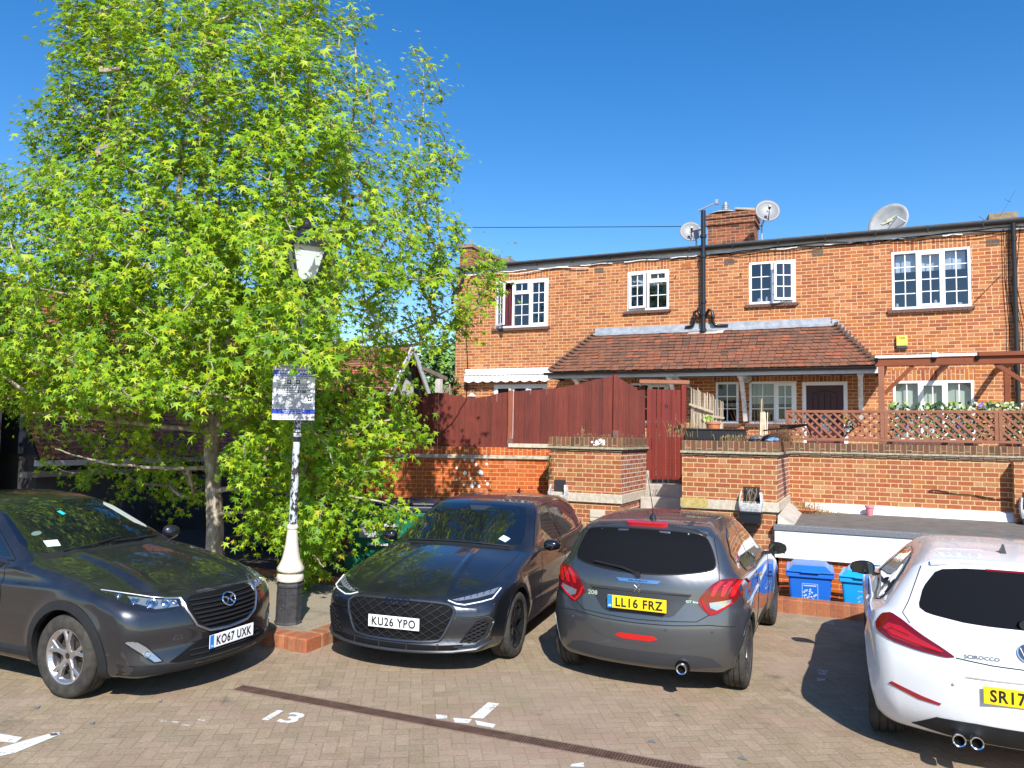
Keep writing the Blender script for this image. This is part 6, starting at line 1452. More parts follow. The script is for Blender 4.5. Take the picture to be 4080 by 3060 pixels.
        for ax in range(3):
            a = [slice(None)]*3; b = [slice(None)]*3; a[ax] = slice(0, -1); b[ax] = slice(1, None)
            va, vb = Vv[tuple(a)], Vv[tuple(b)]; cr = (va < 0) != (vb < 0); t = np.where(cr, va/(va-vb+1e-12), 0)
            o1, o2 = [q for q in range(3) if q != ax]
            for d1 in (0, 1):
                for d2 in (0, 1):
                    sl = [slice(None)]*3; n1, n2 = (nx, ny, nz)[o1]-1, (nx, ny, nz)[o2]-1; sl[o1] = slice(d1, d1+n1); sl[o2] = slice(d2, d2+n2); c = cr[tuple(sl)]; tt = t[tuple(sl)]
                    acc[..., ax] += np.where(c, tt, 0); acc[..., o1] += np.where(c, d1, 0); acc[..., o2] += np.where(c, d2, 0); cnt += c
        act = cnt > 0; idm = -np.ones(act.shape, int); idm[act] = np.arange(act.sum()); ii = np.argwhere(act); P = (ii+acc[act]/cnt[act][:, None])*h+np.array([xs[0], ys[0], zs[0]])
        fs = []
        for ax in range(3):
            a = [slice(None)]*3; b = [slice(None)]*3; a[ax] = slice(0, -1); b[ax] = slice(1, None); ia, ib = I[tuple(a)], I[tuple(b)]; o1, o2 = [(1, 2), (2, 0), (0, 1)][ax]
            e = np.argwhere(ia != ib); e = e[(e[:, o1] > 0) & (e[:, o2] > 0)]; e = e[(e[:, o1] < act.shape[o1]) & (e[:, o2] < act.shape[o2])]
            def gi(d1, d2): q = e.copy(); q[:, o1] -= d1; q[:, o2] -= d2; return idm[q[:, 0], q[:, 1], q[:, 2]]
            Q = np.stack([gi(1, 1), gi(0, 1), gi(0, 0), gi(1, 0)], 1); fl = ~ia[e[:, 0], e[:, 1], e[:, 2]]; Q[fl] = Q[fl][:, ::-1]; fs.append(Q)
        F4 = np.vstack(fs); F4 = F4[(F4 >= 0).all(1)]
        for _ in range(3):
            v = s.f(*P.T, True); g_ = s.grad(P, True); P = P-np.clip(v/np.maximum((g_**2).sum(1), .3), -.02, .02)[:, None]*g_*.9
        return P, F4
    # --- things laid on the surface
    def onto(s, view, uv, off=0., lift=0):
        uv = np.array(uv, float); n_ = len(uv); far = 3.0
        if view == 'F': P = np.stack([np.full(n_, s.x1+.5), uv[:, 0], uv[:, 1]], 1); D = np.array([-1., 0, 0])
        elif view == 'B': P = np.stack([np.full(n_, s.x0-.5), uv[:, 0], uv[:, 1]], 1); D = np.array([1., 0, 0])
        elif view == 'L': P = np.stack([uv[:, 0], np.full(n_, 1.6), uv[:, 1]], 1); D = np.array([0, -1., 0])
        elif view == 'R': P = np.stack([uv[:, 0], np.full(n_, -1.6), uv[:, 1]], 1); D = np.array([0, 1., 0])
        else: P = np.stack([uv[:, 0], uv[:, 1], np.full(n_, 2.2)], 1); D = np.array([0, 0, -1.])
        tot = np.zeros(n_)
        for _ in range(90):
            v = s.f(*P.T); st = np.clip(v*.6, -.05, .3); P = P+st[:, None]*D; tot += st
            if np.abs(v).max() < 2e-4: break
        miss = np.abs(s.f(*P.T)) > .03
        if miss.any() and lift < 40 and view != 'T':
            uv2 = uv[miss].copy(); uv2[:, 1] += (.015 if view in 'LR' else .01*np.sign(.6-uv2[:, 1])); uv2[:, 0] *= (1 if view in 'LR' else .985); P2_, N2_ = s.onto(view, uv2, 0., lift=lift+1); P[miss] = P2_
        g_ = s.grad(P); N = g_/np.linalg.norm(g_, axis=1)[:, None]; return P+N*off, N
    def patch(s, name, view, poly, m_, parent, off=.003, res=.035, thick=.012, smooth=True, rnd=0, disp=None):
        poly = [tuple(p) for p in poly]
        if rnd: poly = chaikin(poly, rnd, .16)
        n_ = len(poly); B = []
        for i in range(n_):
            a, b = poly[i], poly[(i+1) % n_]; L = math.hypot(b[0]-a[0], b[1]-a[1]); k_ = max(1, int(math.ceil(L/res)))
            B += [(a[0]+(b[0]-a[0])*q/k_, a[1]+(b[1]-a[1])*q/k_) for q in range(k_)]
        x0, x1 = min(p[0] for p in B), max(p[0] for p in B); y0, y1 = min(p[1] for p in B), max(p[1] for p in B); I = []
        yy = y0+res/2
        while yy < y1:
            xx = x0+res/2
            while xx < x1:
                if inpoly(xx, yy, poly) and edist(xx, yy, poly) > res*.45: I.append((xx, yy))
                xx += res
            yy += res*.87
        nb = len(B); r_ = delaunay_2d_cdt([Vector(p) for p in B+I], [(i, (i+1) % nb) for i in range(nb)], [], 1, 1e-6); V2 = [tuple(v) for v in r_[0]]; F3 = [tuple(f_) for f_ in r_[2]]
        P, N = s.onto(view, V2, off)
        if not F3: return None
        # orientation
        a, b, c = (P[i] for i in F3[0]); 
        if np.dot(np.cross(b-a, c-a), N[F3[0][0]]) < 0: F3 = [f_[::-1] for f_ in F3]
        mb = MB(); mb.v = [tuple(p) for p in P]; mb.f = list(F3); mb.m = [0]*len(F3)
        cnt = {}
        for f_ in F3:
            for i in range(3): cnt[(f_[i], f_[(i+1) % 3])] = 1
        bd = [e for e in cnt if (e[1], e[0]) not in cnt]; mp = {}
        for (i, j) in bd:
            for q in (i, j):
                if q not in mp: mp[q] = len(mb.v); mb.v.append(tuple(P[q]-N[q]*thick))
            mb.f.append((j, i, mp[i], mp[j])); mb.m.append(0)
        o = mb.build(name, m_, parent, smooth=smooth, fix=False); return o
    def both(s, name, side, poly, m_, parent, **k):
        "same patch on left and right; side view or mirrored front / back / top view"
        out = []
        if side == 'S': out = [s.patch(name, v, poly, m_, parent, **k) for v in ('L', 'R')]
        elif side == 'T': out = [s.patch(name, 'T', [(p[0], sg*p[1]) for p in poly], m_, parent, **k) for sg in (1, -1)]
        else: out = [s.patch(name, side, [(sg*p[0], p[1]) for p in poly], m_, parent, **k) for sg in (1, -1)]
        return out
    def line(s, name, view, pts, r, m_, parent, off=0., n_=6, closed=False, mirror=False):
        if mirror:
            if view == 'S': s.line(name, 'L', pts, r, m_, parent, off, n_); return s.line(name, 'R', pts, r, m_, parent, off, n_)
            s.line(name, view, pts, r, m_, parent, off, n_); return s.line(name, view, [((-p[0], p[1]) if view in 'FB' else (p[0], -p[1])) for p in pts], r, m_, parent, off, n_)
        Q = []; pts = list(pts)+([pts[0]] if closed else [])
        for a, b in zip(pts, pts[1:]):
            k_ = max(1, int(math.hypot(b[0]-a[0], b[1]-a[1])/.04)); Q += [(a[0]+(b[0]-a[0])*q/k_, a[1]+(b[1]-a[1])*q/k_) for q in range(k_)]
        Q.append(pts[-1]); P, N = s.onto(view, Q, off); mb = MB(); mb.tube([tuple(p) for p in P], r, n_); return mb.build(name, m_, parent, smooth=True)
def paint(name, c, metal=.7, rough=.32, flake=.1, dust=.25, coat=1.):
    t = T(name); P = t.obj(); fl = t.noise(P, 900, 1); col = t.mix(fl, tuple(q*(1-flake) for q in c), tuple(min(1, q*(1+flake)) for q in c))
    x, y, z = t.xyz(P); d = t.noise(P, 3, 5, .65); up = t.sstep(t.xyz(S(t, t.node('ShaderNodeNewGeometry').outputs['Normal']))[2], .2, .9)
    dm = t.sstep(d, .35, .75)*(up*.6+.25)*dust; low = t.sstep(z, .5, .15)*dust
    dd = dm.max(low*1.3)
    col = t.mix(dd, col, (.20, .18, .15)); t.set(base=col, metal=metal, rough=t.mixf(dd, rough, .75), coat=t.mixf(dd, coat, coat*.5), coatr=t.mixf(dm, .012, .2)); return t.mat
def tyre_mat():
    t = T('tyre rubber'); P = t.obj(); x, y, z = t.xyz(P); n = t.noise(P, 12, 5, .7); col = t.ramp(n, [(.3, (.022, .021, .02)), (.75, (.075, .068, .058))]); t.set(base=col, rough=.85, spec=.3); t.bump(t.noise(P, 60, 3), .3, .003); return t.mat
M_TYRE = tyre_mat()
M_CGL = T('dark car glass'); M_CGL.set(base=(.006, .008, .012), rough=.02, spec=.6, coat=1., coatr=.01); M_CGL = M_CGL.mat
M_CGL2 = T('tinted rear glass'); M_CGL2.set(base=(.010, .011, .014), rough=.18, spec=.0, ior=1.05); M_CGL2 = M_CGL2.mat
def clearer():
    t = T('side glass'); t.set(base=(.035, .04, .042), rough=.03, spec=1., coat=1., coatr=.01); return t.mat
M_CGL3 = clearer()
M_SEAM = mat('panel gap', (.004, .004, .004), .9); M_TRIM = mat('black plastic trim', (.016, .017, .019), .6, var=.12, vs=14, spec=.3); M_GLOSSB = mat('gloss black', (.008, .008, .01), .12, coat=1.)
M_CHR = mat('chrome', (.75, .77, .80), .12, metal=1.); M_SATIN = mat('satin metal', (.45, .46, .48), .35, metal=1.)
M_PW = mat('white number plate', (.82, .83, .84), .35); M_PY = mat('yellow number plate', (.86, .60, .01), .35); M_PB = mat('plate blue band', (.01, .20, .62), .4)
M_REDL = T('red lamp lens'); M_REDL.set(base=(.42, .006, .008), rough=.08, coat=1., spec=.6); M_REDL = M_REDL.mat
M_REDD = T('deep red lamp lens'); M_REDD.set(base=(.16, .004, .006), rough=.12, coat=.4); M_REDD = M_REDD.mat
M_REDB = T('bright red lamp bar'); M_REDB.set(base=(.48, .008, .008), rough=.18, coat=.6); M_REDB = M_REDB.mat
M_CLR = T('clear lamp lens'); M_CLR.set(base=(.35, .38, .42), rough=.05, coat=1., metal=.6); M_CLR = M_CLR.mat
M_HLD = T('headlamp dark interior'); M_HLD.set(base=(.025, .032, .045), rough=.06, coat=1., metal=.5); M_HLD = M_HLD.mat
M_DRL = mat('white lamp strip', (.85, .88, .92), .15, coat=1.)
M_STK = mat('pale windscreen sticker', (.55, .75, .80), .5)
def wheel(name, parent, pos, side, r, w_, rim_r, style, rm, steer=0.):
    "axis along y; outer face towards side"
    e = bpy.data.objects.new(name, None); SC.collection.objects.link(e); e.parent = parent; e.location = pos; e.rotation_euler = (0, 0, (0 if side > 0 else math.pi)+steer)
    h = w_/2; m = MB(); m.lathe([(rim_r-.004, -h*.75), (rim_r+.005, -h*.92), (r-.05, -h), (r-.018, -h*.93), (r-.004, -h*.76), (r, -h*.6), (r, -h*.52), (r-.008, -h*.5), (r-.008, -h*.42), (r, -h*.4), (r, -h*.06), (r-.008, -h*.04), (r-.008, h*.04), (r, h*.06), (r, h*.4), (r-.008, h*.42), (r-.008, h*.5), (r, h*.52), (r, h*.6), (r-.004, h*.76), (r-.018, h*.93), (r-.05, h), (rim_r+.005, h*.92), (rim_r-.004, h*.75)], n=56, axis='y'); m.f = m.f[:-2]; m.m = m.m[:-2]; m.build('tyre', M_TYRE, e, smooth=True, fix=False)
    m = MB(); m.lathe([(rim_r, -h*.7), (rim_r-.03, -h*.6), (rim_r-.035, h*.55), (rim_r-.012, h*.82), (rim_r+.002, h*.86), (rim_r+.002, h*.7)], n=48, axis='y'); m.f = m.f[:-2]; m.m = m.m[:-2]
    fy = h*.72
    def spoke(a0, a1, r0, r1, w0, w1, d0, d1, th=.035):
        A = Vector((math.cos(a0)*r0, d0, math.sin(a0)*r0)); B_ = Vector((math.cos(a1)*r1, d1, math.sin(a1)*r1)); d = (B_-A).normalized(); s_ = d.cross(Vector((0, 1, 0))).normalized(); up = Vector((0, 1, 0))
        v = [A-s_*w0, A+s_*w0, B_+s_*w1, B_-s_*w1]; v2 = [p-up*th for p in v]; v1 = [A-s_*w0*.6+up*.008, A+s_*w0*.6+up*.008, B_+s_*w1*.6+up*.008, B_-s_*w1*.6+up*.008]
        m.add(v+v2+v1, [(8, 9, 10, 11), (0, 1, 9, 8), (1, 2, 10, 9), (2, 3, 11, 10), (3, 0, 8, 11), (0, 4, 5, 1), (1, 5, 6, 2), (2, 6, 7, 3), (3, 7, 4, 0), (7, 6, 5, 4)])
    for i in range(5):
        a = math.pi/2+i*2*math.pi/5
        if style == 'y':
            spoke(a, a, .03, rim_r*.55, .026, .022, fy*.75, fy*.92); spoke(a-.04, a-.20, rim_r*.50, rim_r-.008, .016, .018, fy*.9, fy*.95); spoke(a+.04, a+.20, rim_r*.50, rim_r-.008, .016, .018, fy*.9, fy*.95)
        elif style == 'twin': spoke(a-.22, a-.13, .05, rim_r-.008, .011, .010, fy*.7, fy*.98); spoke(a+.22, a+.13, .05, rim_r-.008, .011, .010, fy*.7, fy*.98)
        else: spoke(a, a+.12, .03, rim_r-.01, .020, .028, fy*.6, fy*.95)
    m.lathe([(.065, fy*.55), (.06, fy*.82), (.03, fy*.86), (.0, fy*.87)], n=20, axis='y'); m.build('rim', rm, e, smooth=False, bevel=.003)
    m = MB(); m.lathe([(rim_r*.78, -.02), (rim_r*.78, .0), (.0, .0)], n=28, axis='y'); m.build('brake_disc', mat('brake disc', (.10, .085, .075), .5, metal=.6), e)
    m = MB(); m.lathe([(rim_r-.02, -.05), (0., -.05)], n=24, axis='y'); m.build('wheel_back', M_BLK, e)
    m = MB(); m.lathe([(.026, fy*.875), (.02, fy*.9), (0, fy*.9)], n=16, axis='y'); m.build('hub_cap', M_GLOSSB, e)
    return e
def plate(parent, car, view, c, txt, mm, blue, w_=.52, h_=.111, tilt=0.):
    "flat number plate standing just off the surface"
    P, N = car.onto(view, [c, (c[0]-w_*.45, c[1]), (c[0]+w_*.45, c[1]), (c[0], c[1]-.05), (c[0], c[1]+.05)]); sx = 1 if view == 'F' else -1
    x = (max if view == 'F' else min)(P[:, 0])+sx*(.026 if view == 'F' else .014); zdir = Vector((-sx*tilt, 0, 1)).normalized(); xdir = Vector((0, sx, 0)); M_ = frame_mtx((x, c[0], c[1]), xdir, zdir)
    def q(mb): mb.v = [tuple(M_ @ Vector(v)) for v in mb.v]; return mb
    m = MB(); m.box(-w_/2, w_/2, -h_/2, h_/2, -.008, 0); o = q(m).build('number_plate', mm, parent, bevel=.006, seg=2)
    if blue: m = MB(); m.box(-w_/2+.001, -w_/2+.045, -h_/2+.001, h_/2-.001, 0.0, .0012); q(m).build('blue_band', M_PB, o); m = MB(); add_text(m, "GB", .016, frame_mtx((-w_/2+.023, -.034, .002), (1, 0, 0), (0, 1, 0)), wfix=.026, bold=.02); q(m).build('country_letters', M_PW, o)
    m = MB(); add_text(m, txt, .080, frame_mtx(((.022 if blue else 0)+(0), 0, .0015), (1, 0, 0), (0, 1, 0)), wfix=w_*(.80 if blue else .86), bold=.028, spacing=1.12); q(m).build('lettering', mat('plate black', (.01, .01, .01), .5), o)
    return o
def mirror(parent, x, y, z, side, m_, w_=.20, h_=.13, facing=1):
    m = MB(); n1, n2 = 16, 9; vs = []
    for i in range(n2+1):
        for k_ in range(n1):
            th, ph = 2*math.pi*k_/n1, math.pi*i/n2; a, b, c = math.sin(ph)*math.cos(th), math.cos(ph), math.sin(ph)*math.sin(th)
            e = .75; vs.append((x+(.085 if a > 0 else .03)*abs(a)**e*(1 if a > 0 else -1), y+side*(w_/2)*b*1.0, z+h_/2*abs(c)**e*(1 if c > 0 else -1)*(1-.12*b)))
    m.add(vs, [(i*n1+k_, i*n1+(k_+1) % n1, (i+1)*n1+(k_+1) % n1, (i+1)*n1+k_) for i in range(n2) for k_ in range(n1)]); m.bar((x, y-side*w_*.35, z-h_*.35), (x+.02, y-side*(w_*.5+.08), z-h_*.55), .05, .035); o = m.build('door_mirror', m_, parent, smooth=True)
    m = MB(); m.add([(x-.034, y-w_*.42, z-h_*.38), (x-.034, y+w_*.42, z-h_*.38), (x-.034, y+w_*.42, z+h_*.38), (x-.034, y-w_*.42, z+h_*.38)], [(0, 1, 2, 3)]); m.build('mirror_glass', mat('mirror glass', (.10, .11, .12), .03, metal=1.), o); return o
def start(name, label, sp, pos, head, pm):
    t = thing(name, label, 'car', (*pos, 0), head); c = Car(sp); P, F4 = c.mesh(sp.get('h', .024)); me = bpy.data.meshes.new('body'); me.from_pydata(P.tolist(), [], F4.tolist()); me.materials.append(pm); me.polygons.foreach_set('use_smooth', [True]*len(F4)); me.update()
    o = bpy.data.objects.new('body', me); SC.collection.objects.link(o); o.parent = t; sm = o.modifiers.new('s', 'LAPLACIANSMOOTH'); sm.iterations = 2; sm.lambda_factor = .05
    o.modifiers.remove(sm); wn = o.modifiers.new('w', 'WEIGHTED_NORMAL'); wn.weight = 50
    m = MB(); W_ = sp['W']; m.box(.2, sp['wb']+.3, -W_+.36, W_-.36, .19, .5); 
    m.build('underbody', M_BLK, t)
    for wx in (0, sp['wb']):
        for sg in (1, -1):
            m = MB(); n_ = 22; vs = []
            for i in range(n_+1):
                a = .06+(math.pi-.12)*i/n_; R_ = sp['arch']-.004; vs += [(wx+R_*math.cos(a), sg*(W_-.32), sp['wr']+R_*math.sin(a)), (wx+R_*math.cos(a), sg*(W_-.045), sp['wr']+R_*math.sin(a))]
            m.add(vs, [(2*i, 2*i+1, 2*i+3, 2*i+2) for i in range(n_)]); m.build('arch_liner', M_BLK, t, fix=False)
    return t, c
def arch_trim(c, t, wx, m_, r0, r1, a0=-12, a1=192, off=.006, thick=.05):
    for v in ('L', 'R'):
        n_ = 26; A = [math.radians(a0+(a1-a0)*i/n_) for i in range(n_+1)]; wr = c.sp['wr']
        poly = [(wx+r1*math.cos(a), wr+r1*math.sin(a)) for a in A]+[(wx+r0*math.cos(a), wr+r0*math.sin(a)) for a in reversed(A)]
        c.patch('wheel_arch_trim', v, poly, m_, t, off=off, res=.03, thick=thick)
def emblem_text(c, t, view, at_, txt, h, w_, m_, name='badge', off=.004):
    P, N = c.onto(view, [at_]); sx = 1 if view == 'F' else -1; n_ = Vector(N[0]); xd = Vector((0, sx, 0)); xd = (xd-n_*xd.dot(n_)).normalized(); M_ = frame_mtx(Vector(P[0])+n_*off, xd, n_.cross(xd)); m = MB(); add_text(m, txt, h, M_, w_, .02); m.build(name, m_, t)
def emblem_frame(c, view, at_, off=.006):
    P, N = c.onto(view, [at_]); sx = 1 if view == 'F' else -1; n_ = Vector(N[0]); xd = Vector((0, sx, 0)); xd = (xd-n_*xd.dot(n_)).normalized(); return frame_mtx(Vector(P[0])+n_*off, xd, n_.cross(xd))
def ring(m, M_, cx_, cy_, r, t_, sx=1., n_=28, z=0.): m.tube([tuple(M_ @ Vector((cx_+r*sx*math.cos(2*math.pi*i/n_), cy_+r*math.sin(2*math.pi*i/n_), z))) for i in range(n_+1)], t_, 6)
def wiper(t, c, view, pts, off=.02, r=.008):
    P, N = c.onto(view, pts, off); m = MB(); m.tube([tuple(p) for p in P], r, 6); m.build('wiper', M_BLKP, t)
def mesh_grille(c, t, poly, step, m_, name='grille_mesh', off=.012, r=.005, slope=.55, view='F'):
    m = MB(); y0, y1 = min(p[0] for p in poly), max(p[0] for p in poly); z0, z1 = min(p[1] for p in poly), max(p[1] for p in poly)
    for sg in (1, -1):
        u = y0-(z1-z0)*2
        while u < y1+(z1-z0)*2:
            cur = []; k_ = 24
            for i in range(k_+1):
                z = z0+(z1-z0)*i/k_; y = u+sg*(z-z0)/slope
                if inpoly(y, z, poly): cur.append((y, z))
                else:
                    if len(cur) > 1: P, N = c.onto(view, cur, off); m.tube([tuple(p) for p in P], r, 4)
                    cur = []
            if len(cur) > 1: P, N = c.onto(view, cur, off); m.tube([tuple(p) for p in P], r, 4)
            u += step
    return m.build(name, m_, t)
# ---------------------------------------------------------------- 1 black hatchback facing the camera
SECT = [(.15, -.07), (.25, -.045), (.40, -.015), (.55, .0), (.68, -.004), (.80, -.004), (.95, -.02), (1.6, -.02)]
A3 = dict(W=.905, wb=2.636, wr=.32, arch=.362, flare=.022, step=.025,
 sil=[(-.60, .20), (-.76, .27), (-.80, .42), (-.80, .60), (-.75, .74), (-.70, .92), (-.66, 1.02), (-.40, 1.31), (-.36, 1.37), (-.05, 1.415), (.45, 1.432), (.95, 1.422), (1.30, 1.375), (1.75, 1.16), (2.12, .99), (2.22, .975), (2.65, .915), (3.05, .825), (3.32, .735), (3.45, .675), (3.52, .58), (3.54, .44), (3.535, .32), (3.575, .255), (3.56, .205), (3.2, .18), (2.9, .18), (.6, .18)],
 plan=[(-.85, .76), (-.6, .85), (0, .90), (.6, .905), (1.4, .90), (2.2, .895), (2.7, .90), (3.0, .895), (3.3, .86), (3.55, .80)],
 belt=[(-.8, 1.0), (0, .955), (1.0, .93), (1.9, .92), (2.2, .97), (3.6, .95)], bow=[(-.9, -.22), (-.4, -.18), (.2, -.03), (1.0, .04), (1.5, .14), (2.1, .16), (2.7, .16), (3.2, .24), (3.55, .31)],
 crown=[(-.9, .05), (-.3, .06), (.5, .06), (1.3, .06), (2.2, .07), (3.0, .09), (3.5, .08)], R=[(-.9, .10), (0, .11), (1.2, .09), (2.2, .06), (3.0, .07), (3.55, .09)], sect=SECT,
 tumb=[(-.8, .55), (0, .50), (1.0, .48), (2.0, .5), (3.5, .5)], crease=[(.775, -.004, .016, -.7, 3.2), (.40, .02, .014, .2, 2.5)], ridge=[(.34, .03, .014, 2.2, 3.45)])
PA = paint('dark metallic grey paint', (.030, .034, .045), .75, .28, .25, .22)
ta, c = start('black_hatchback', 'dark grey almost black five door hatchback facing camera, plate KU26 YPO', A3, (-4.374, 9.59), math.radians(-83.71), PA)
ws = [(2.10, 0), (2.085, .3), (1.99, .60), (1.93, .70), (1.78, .69), (1.45, .60), (1.28, .535), (1.30, .3), (1.315, 0), (1.30, -.3), (1.28, -.535), (1.45, -.60), (1.78, -.69), (1.93, -.70), (1.99, -.60), (2.085, -.3)]
c.patch('windscreen', 'T', ws, M_CGL, ta, off=.003)
c.patch('windscreen_cowl', 'T', [(2.18, 0), (2.16, .35), (2.06, .66), (1.98, .66), (2.085, .3), (2.10, 0), (2.085, -.3), (1.98, -.66), (2.06, -.66), (2.16, -.35)], M_TRIM, ta, off=.002)
c.both('side_window', 'S', [(1.78, .985), (1.20, 1.305), (.98, 1.33), (.90, 1.33), (.86, .965)], M_CGL3, ta)
c.both('side_window', 'S', [(.80, .965), (.84, 1.332), (.35, 1.335), (.12, 1.32), (-.02, 1.27), (.04, .985)], M_CGL3, ta)
c.both('side_window', 'S', [(-.01, .99), (-.06, 1.25), (-.22, 1.20), (-.36, 1.09), (-.33, 1.02)], M_CGL3, ta)
for p in ([(.83, .96), (.87, 1.335)], [(.015, .985), (-.04, 1.27)]): c.line('window_pillar', 'S', p, .016, M_GLOSSB, ta, -.004, mirror=True)
c.line('window_trim', 'S', [(1.84, .975), (1.22, 1.325), (.9, 1.35), (.35, 1.352), (.1, 1.335), (-.2, 1.23), (-.40, 1.08), (-.36, 1.0), (.02, .97), (.86, .95), (1.84, .965)], .007, M_GLOSSB, ta, 0, mirror=True)
c.patch('rear_window', 'B', [(-.50, 1.04), (-.42, 1.26), (0, 1.29), (.42, 1.26), (.50, 1.04), (0, 1.03)], M_CGL2, ta)
for p in ([(1.72, .955), (1.78, .80), (1.82, .55), (1.78, .32), (1.6, .27)], [(.80, .955), (.84, .8), (.84, .5), (.80, .28)], [(.02, .955), (.10, .8), (.30, .62), (.33, .4), (.25, .30)], [(1.6, .27), (.25, .27)]): c.line('door_gap', 'S', p, .0035, M_SEAM, ta, .0, mirror=True)
for x in (1.02, .20):
    c.line('door_handle', 'S', [(x, .805), (x-.12, .815), (x-.21, .815)], .013, M_GLOSSB, ta, .018, mirror=True)
c.line('bonnet_gap', 'T', [(2.12, .745), (2.5, .745), (2.9, .725), (3.1, .68), (3.24, .60), (3.34, .48)], .0035, M_SEAM, ta, 0, mirror=True)
c.line('bonnet_gap', 'F', [(-.56, .69), (-.42, .678), (-.2, .675), (0, .675), (.2, .675), (.42, .678), (.56, .69)], .004, M_SEAM, ta, 0)
gr = [(-.43, .648), (.43, .648), (.54, .60), (.55, .55), (.46, .345), (.40, .295), (-.40, .295), (-.46, .345), (-.55, .55), (-.54, .60)]
gr_o = c.patch('grille', 'F', gr, M_BLK, ta, off=.002, rnd=1)
mesh_grille(c, gr_o, [(y*.98, .46+(z-.46)*.96) for y, z in gr], .115, M_TRIM, slope=.62)
c.line('grille_frame', 'F', chaikin(gr, 2), .014, mat('gunmetal frame', (.10, .105, .115), .3, metal=.8), gr_o, .004, closed=True)
m = MB(); M_ = emblem_frame(c, 'F', (0, .625), .022)
for i in range(4): ring(m, M_, (i-1.5)*.058, 0, .036, .0055)
m.build('badge', mat('dark chrome', (.16, .16, .17), .2, metal=1.), gr_o, smooth=True)
plate(ta, c, 'F', (0, .455), "KU26 YPO", M_PW, False, tilt=.0)
c.patch('lower_intake', 'F', [(-.64, .285), (-.42, .275), (.42, .275), (.64, .285), (.58, .235), (-.58, .235)], M_BLK, ta, off=.004)
c.line('splitter', 'F', [(-.84, .30), (-.74, .245), (-.55, .228), (0, .222), (.55, .228), (.74, .245), (.84, .30)], .014, mat('splitter metal', (.07, .075, .085), .35, metal=.6), ta, .012)
for y in (-.42, -.14, .14, .42): c.line('splitter_fin', 'F', [(y, .23), (y, .285)], .006, M_TRIM, ta, .01)
it = [(.60, .30), (.74, .30), (.80, .36), (.835, .47), (.80, .505), (.74, .49)]
for o, sg in zip(c.both('side_intake', 'F', it, M_BLK, ta, off=.003), (1, -1)): mesh_grille(c, o, [(sg*y, z) for y, z in it], .07, M_TRIM, slope=.5, r=.006)
c.line('intake_frame', 'F', [(.56, .265), (.74, .27), (.82, .34), (.868, .48), (.82, .525), (.70, .515), (.56, .52)], .010, M_GLOSSB, ta, .0, mirror=True)
hl = [(.40, .668), (.60, .700), (.74, .735), (.855, .765), (.875, .72), (.845, .645), (.80, .575), (.735, .555), (.725, .595), (.60, .602), (.50, .628)]
for o, sg in zip(c.both('headlight', 'F', hl, M_HLD, ta, off=.005), (1, -1)):
    up_ = [(.50, .662), (.60, .682), (.74, .712), (.835, .738), (.82, .70), (.70, .672), (.56, .655)]
    c.patch('lamp_unit', 'F', [(sg*y, z) for y, z in up_], M_CLR, o, off=.008)
    c.line('daytime_strip', 'F', [(sg*y, z) for y, z in ((.47, .657), (.55, .632), (.62, .624), (.76, .648), (.83, .665), (.85, .73))], .0065, M_DRL, o, .008)
    for i in range(6): c.line('lamp_divider', 'F', [(sg*(.56+i*.045), .655+i*.010), (sg*(.555+i*.045), .668+i*.012)], .003, M_BLK, o, .010)
for sg in (1, -1): mirror(ta, 1.74, sg*1.0, .985, sg, M_GLOSSB, .19, .125)
mw = .80
for wx, nm in ((0, 'r'), (2.636, 'f')):
    for sg in (1, -1): wheel('wheel', ta, (wx, sg*mw, .318), sg, .318, .225, .232, 'y', mat('gloss black alloy', (.015, .015, .016), .25, metal=.3, coat=.6), steer=0)
for wx in (0, 2.636): arch_trim(c, ta, wx, PA, .358, .385, -10, 190, off=.002)
c.line('sill_trim', 'S', [(.45, .235), (2.2, .225)], .02, M_TRIM, ta, -.008, mirror=True)
c.patch('sticker', 'T', [(1.98, .53), (1.90, .56), (1.87, .47), (1.95, .44)], M_STK, ta, off=.005)
wiper(ta, c, 'T', [(2.05, .60), (2.10, .3), (2.11, .0)]); wiper(ta, c, 'T', [(2.11, .05), (2.10, -.3), (2.04, -.60)])
c.patch('sensor_housing', 'T', [(1.36, -.14), (1.36, .14), (1.46, .08), (1.46, -.08)], mat('sensor grey', (.03, .035, .045), .4), ta, off=.0045)
m = MB(); P, N = c.onto('T', [(1.5, 0)], .003)
m = MB(); m.v = [(-.02, -.02, 0), (.12, -.012, 0), (.12, .012, 0), (-.02, .02, 0), (.0, -.006, .065), (.03, -.006, .05), (.03, .006, .05), (.0, .006, .065)]; m.f = [(0, 1, 5, 4), (1, 2, 6, 5), (2, 3, 7, 6), (3, 0, 4, 7), (4, 5, 6, 7)]; m.m = [0]*5
P, N = c.onto('T', [(-.12, 0)], -.004); shift(m, *P[0]); m.build('roof_aerial', M_GLOSSB, ta)
c.both('tail_light', 'S', [(-.50, .84), (-.66, .86), (-.70, .94), (-.48, .95)], M_REDL, ta)

